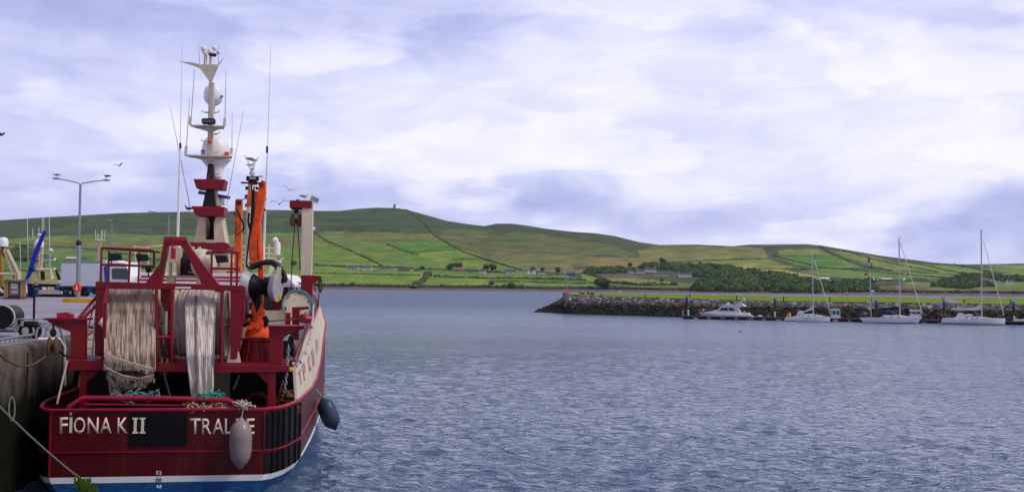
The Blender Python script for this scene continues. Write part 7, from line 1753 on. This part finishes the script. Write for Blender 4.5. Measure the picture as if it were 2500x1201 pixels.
gull_standing(W_(617, 421, Y0), 100, 'gull perched lowest on the cap of the light pole', .62, gw)
m = M()
for (a, b) in (((606, 396), (606, 404)), ((622, 400), (616, 424)), ((613, 411), (615, 424))): m.tube([W_(a[0], a[1], Y0 + .05), W_(b[0], b[1], Y0 + .05)], .012, 4)
m.tube([W_(606, 404, Y0 + .05), W_(616, 424, Y0 + .05)], .012, 4); m.build('perch_wires', dark, None, 'thin perch wires at the head of the light pole', 'wires')
gull_standing(BMX @ Lv(676, 655, 5), 0, 'gull on the bridge rail beyond the crane hose', .9)
gull_standing(BMX @ Lv(460, 518, MY), 170, 'small dark gull beside the lower red mast box', .7, gb, gg)
gull_flying(W_(706, 464, 68), 80, 18, 'grey gull gliding above the gallows, upper of the pair', .75, .25, mat('gull_mottled', (.30, .26, .25), .8))
gull_flying(W_(682, 498, 62), 95, -4, 'darker gull flying toward the orange crane, lower of the pair', .75, .35, mat('gull_brown', (.12, .10, .11), .8), gg)
gull_flying(W_(291, 405, 80), 70, -10, 'distant white gull high in the sky right of the street lamp', .75)
gull_flying(W_(636, 431, 60), 20, 5, 'tiny white gull beside the light pole', .7, .1, gw)
gull_flying(W_(766, 562, 60), 20, 10, 'small white gull just right of the cream post', .55, .35, gw)
gull_flying(W_(2120, 641, 120), 20, 60, 'dark gull flapping above the mizzen mast', 1.15, .45, gb, gg)
gull_flying(W_(2135, 683, 190), 30, 15, 'white gull low over the ketch, left of its main mast', 1.3, .25, gw)
gull_flying(W_(2207, 683, 190), -20, 15, 'white gull low over the ketch, right of its main mast', 1.3, .2, gw)
gull_flying(W_(2, 330, 60), 60, 10, 'dark gull cut by the left edge of the view', .7, .3, gb, gb)
for px, py, lab in ((1741, 723, 'white gull resting on the lawn above the motor cruiser bow'), (1840, 726, 'larger white gull on the lawn above the cruiser stern'), (1548, 722, 'white gull on the lawn near the stone piles')):
    p = at_depth(px, py, 235); gull_standing(Vector((p.x, p.y, p.z - .2)), 0, lab, 1.3)
m = M(); m.tube([(-.18, 0, -.03), (-.05, 0, .04), (.08, 0, .04), (.13, 0, .12), (.2, 0, .12)], [.02, .09, .06, .03, .01], 8); m.build('swimming_bird', gb, None, 'tiny dark bird floating on the water below the motor cruiser', 'bird', m=Matrix.Translation(at_z(1807, 810, .02)))
# ================================================================== AIR
hz_ = bpy.data.materials.new('haze'); hz_.use_nodes = True; t = hz_.node_tree; n = t.nodes; n.remove(n['Principled BSDF'])
v = n.new('ShaderNodeVolumePrincipled'); v.inputs['Color'].default_value = (.80, .84, 1, 1); v.inputs['Density'].default_value = .00003; v.inputs['Anisotropy'].default_value = .2
t.links.new(v.outputs[0], n['Material Output'].inputs['Volume'])
M().box(-3000, 3400, -60, 3900, -130, 520).build('haze', hz_, None, kind='stuff')
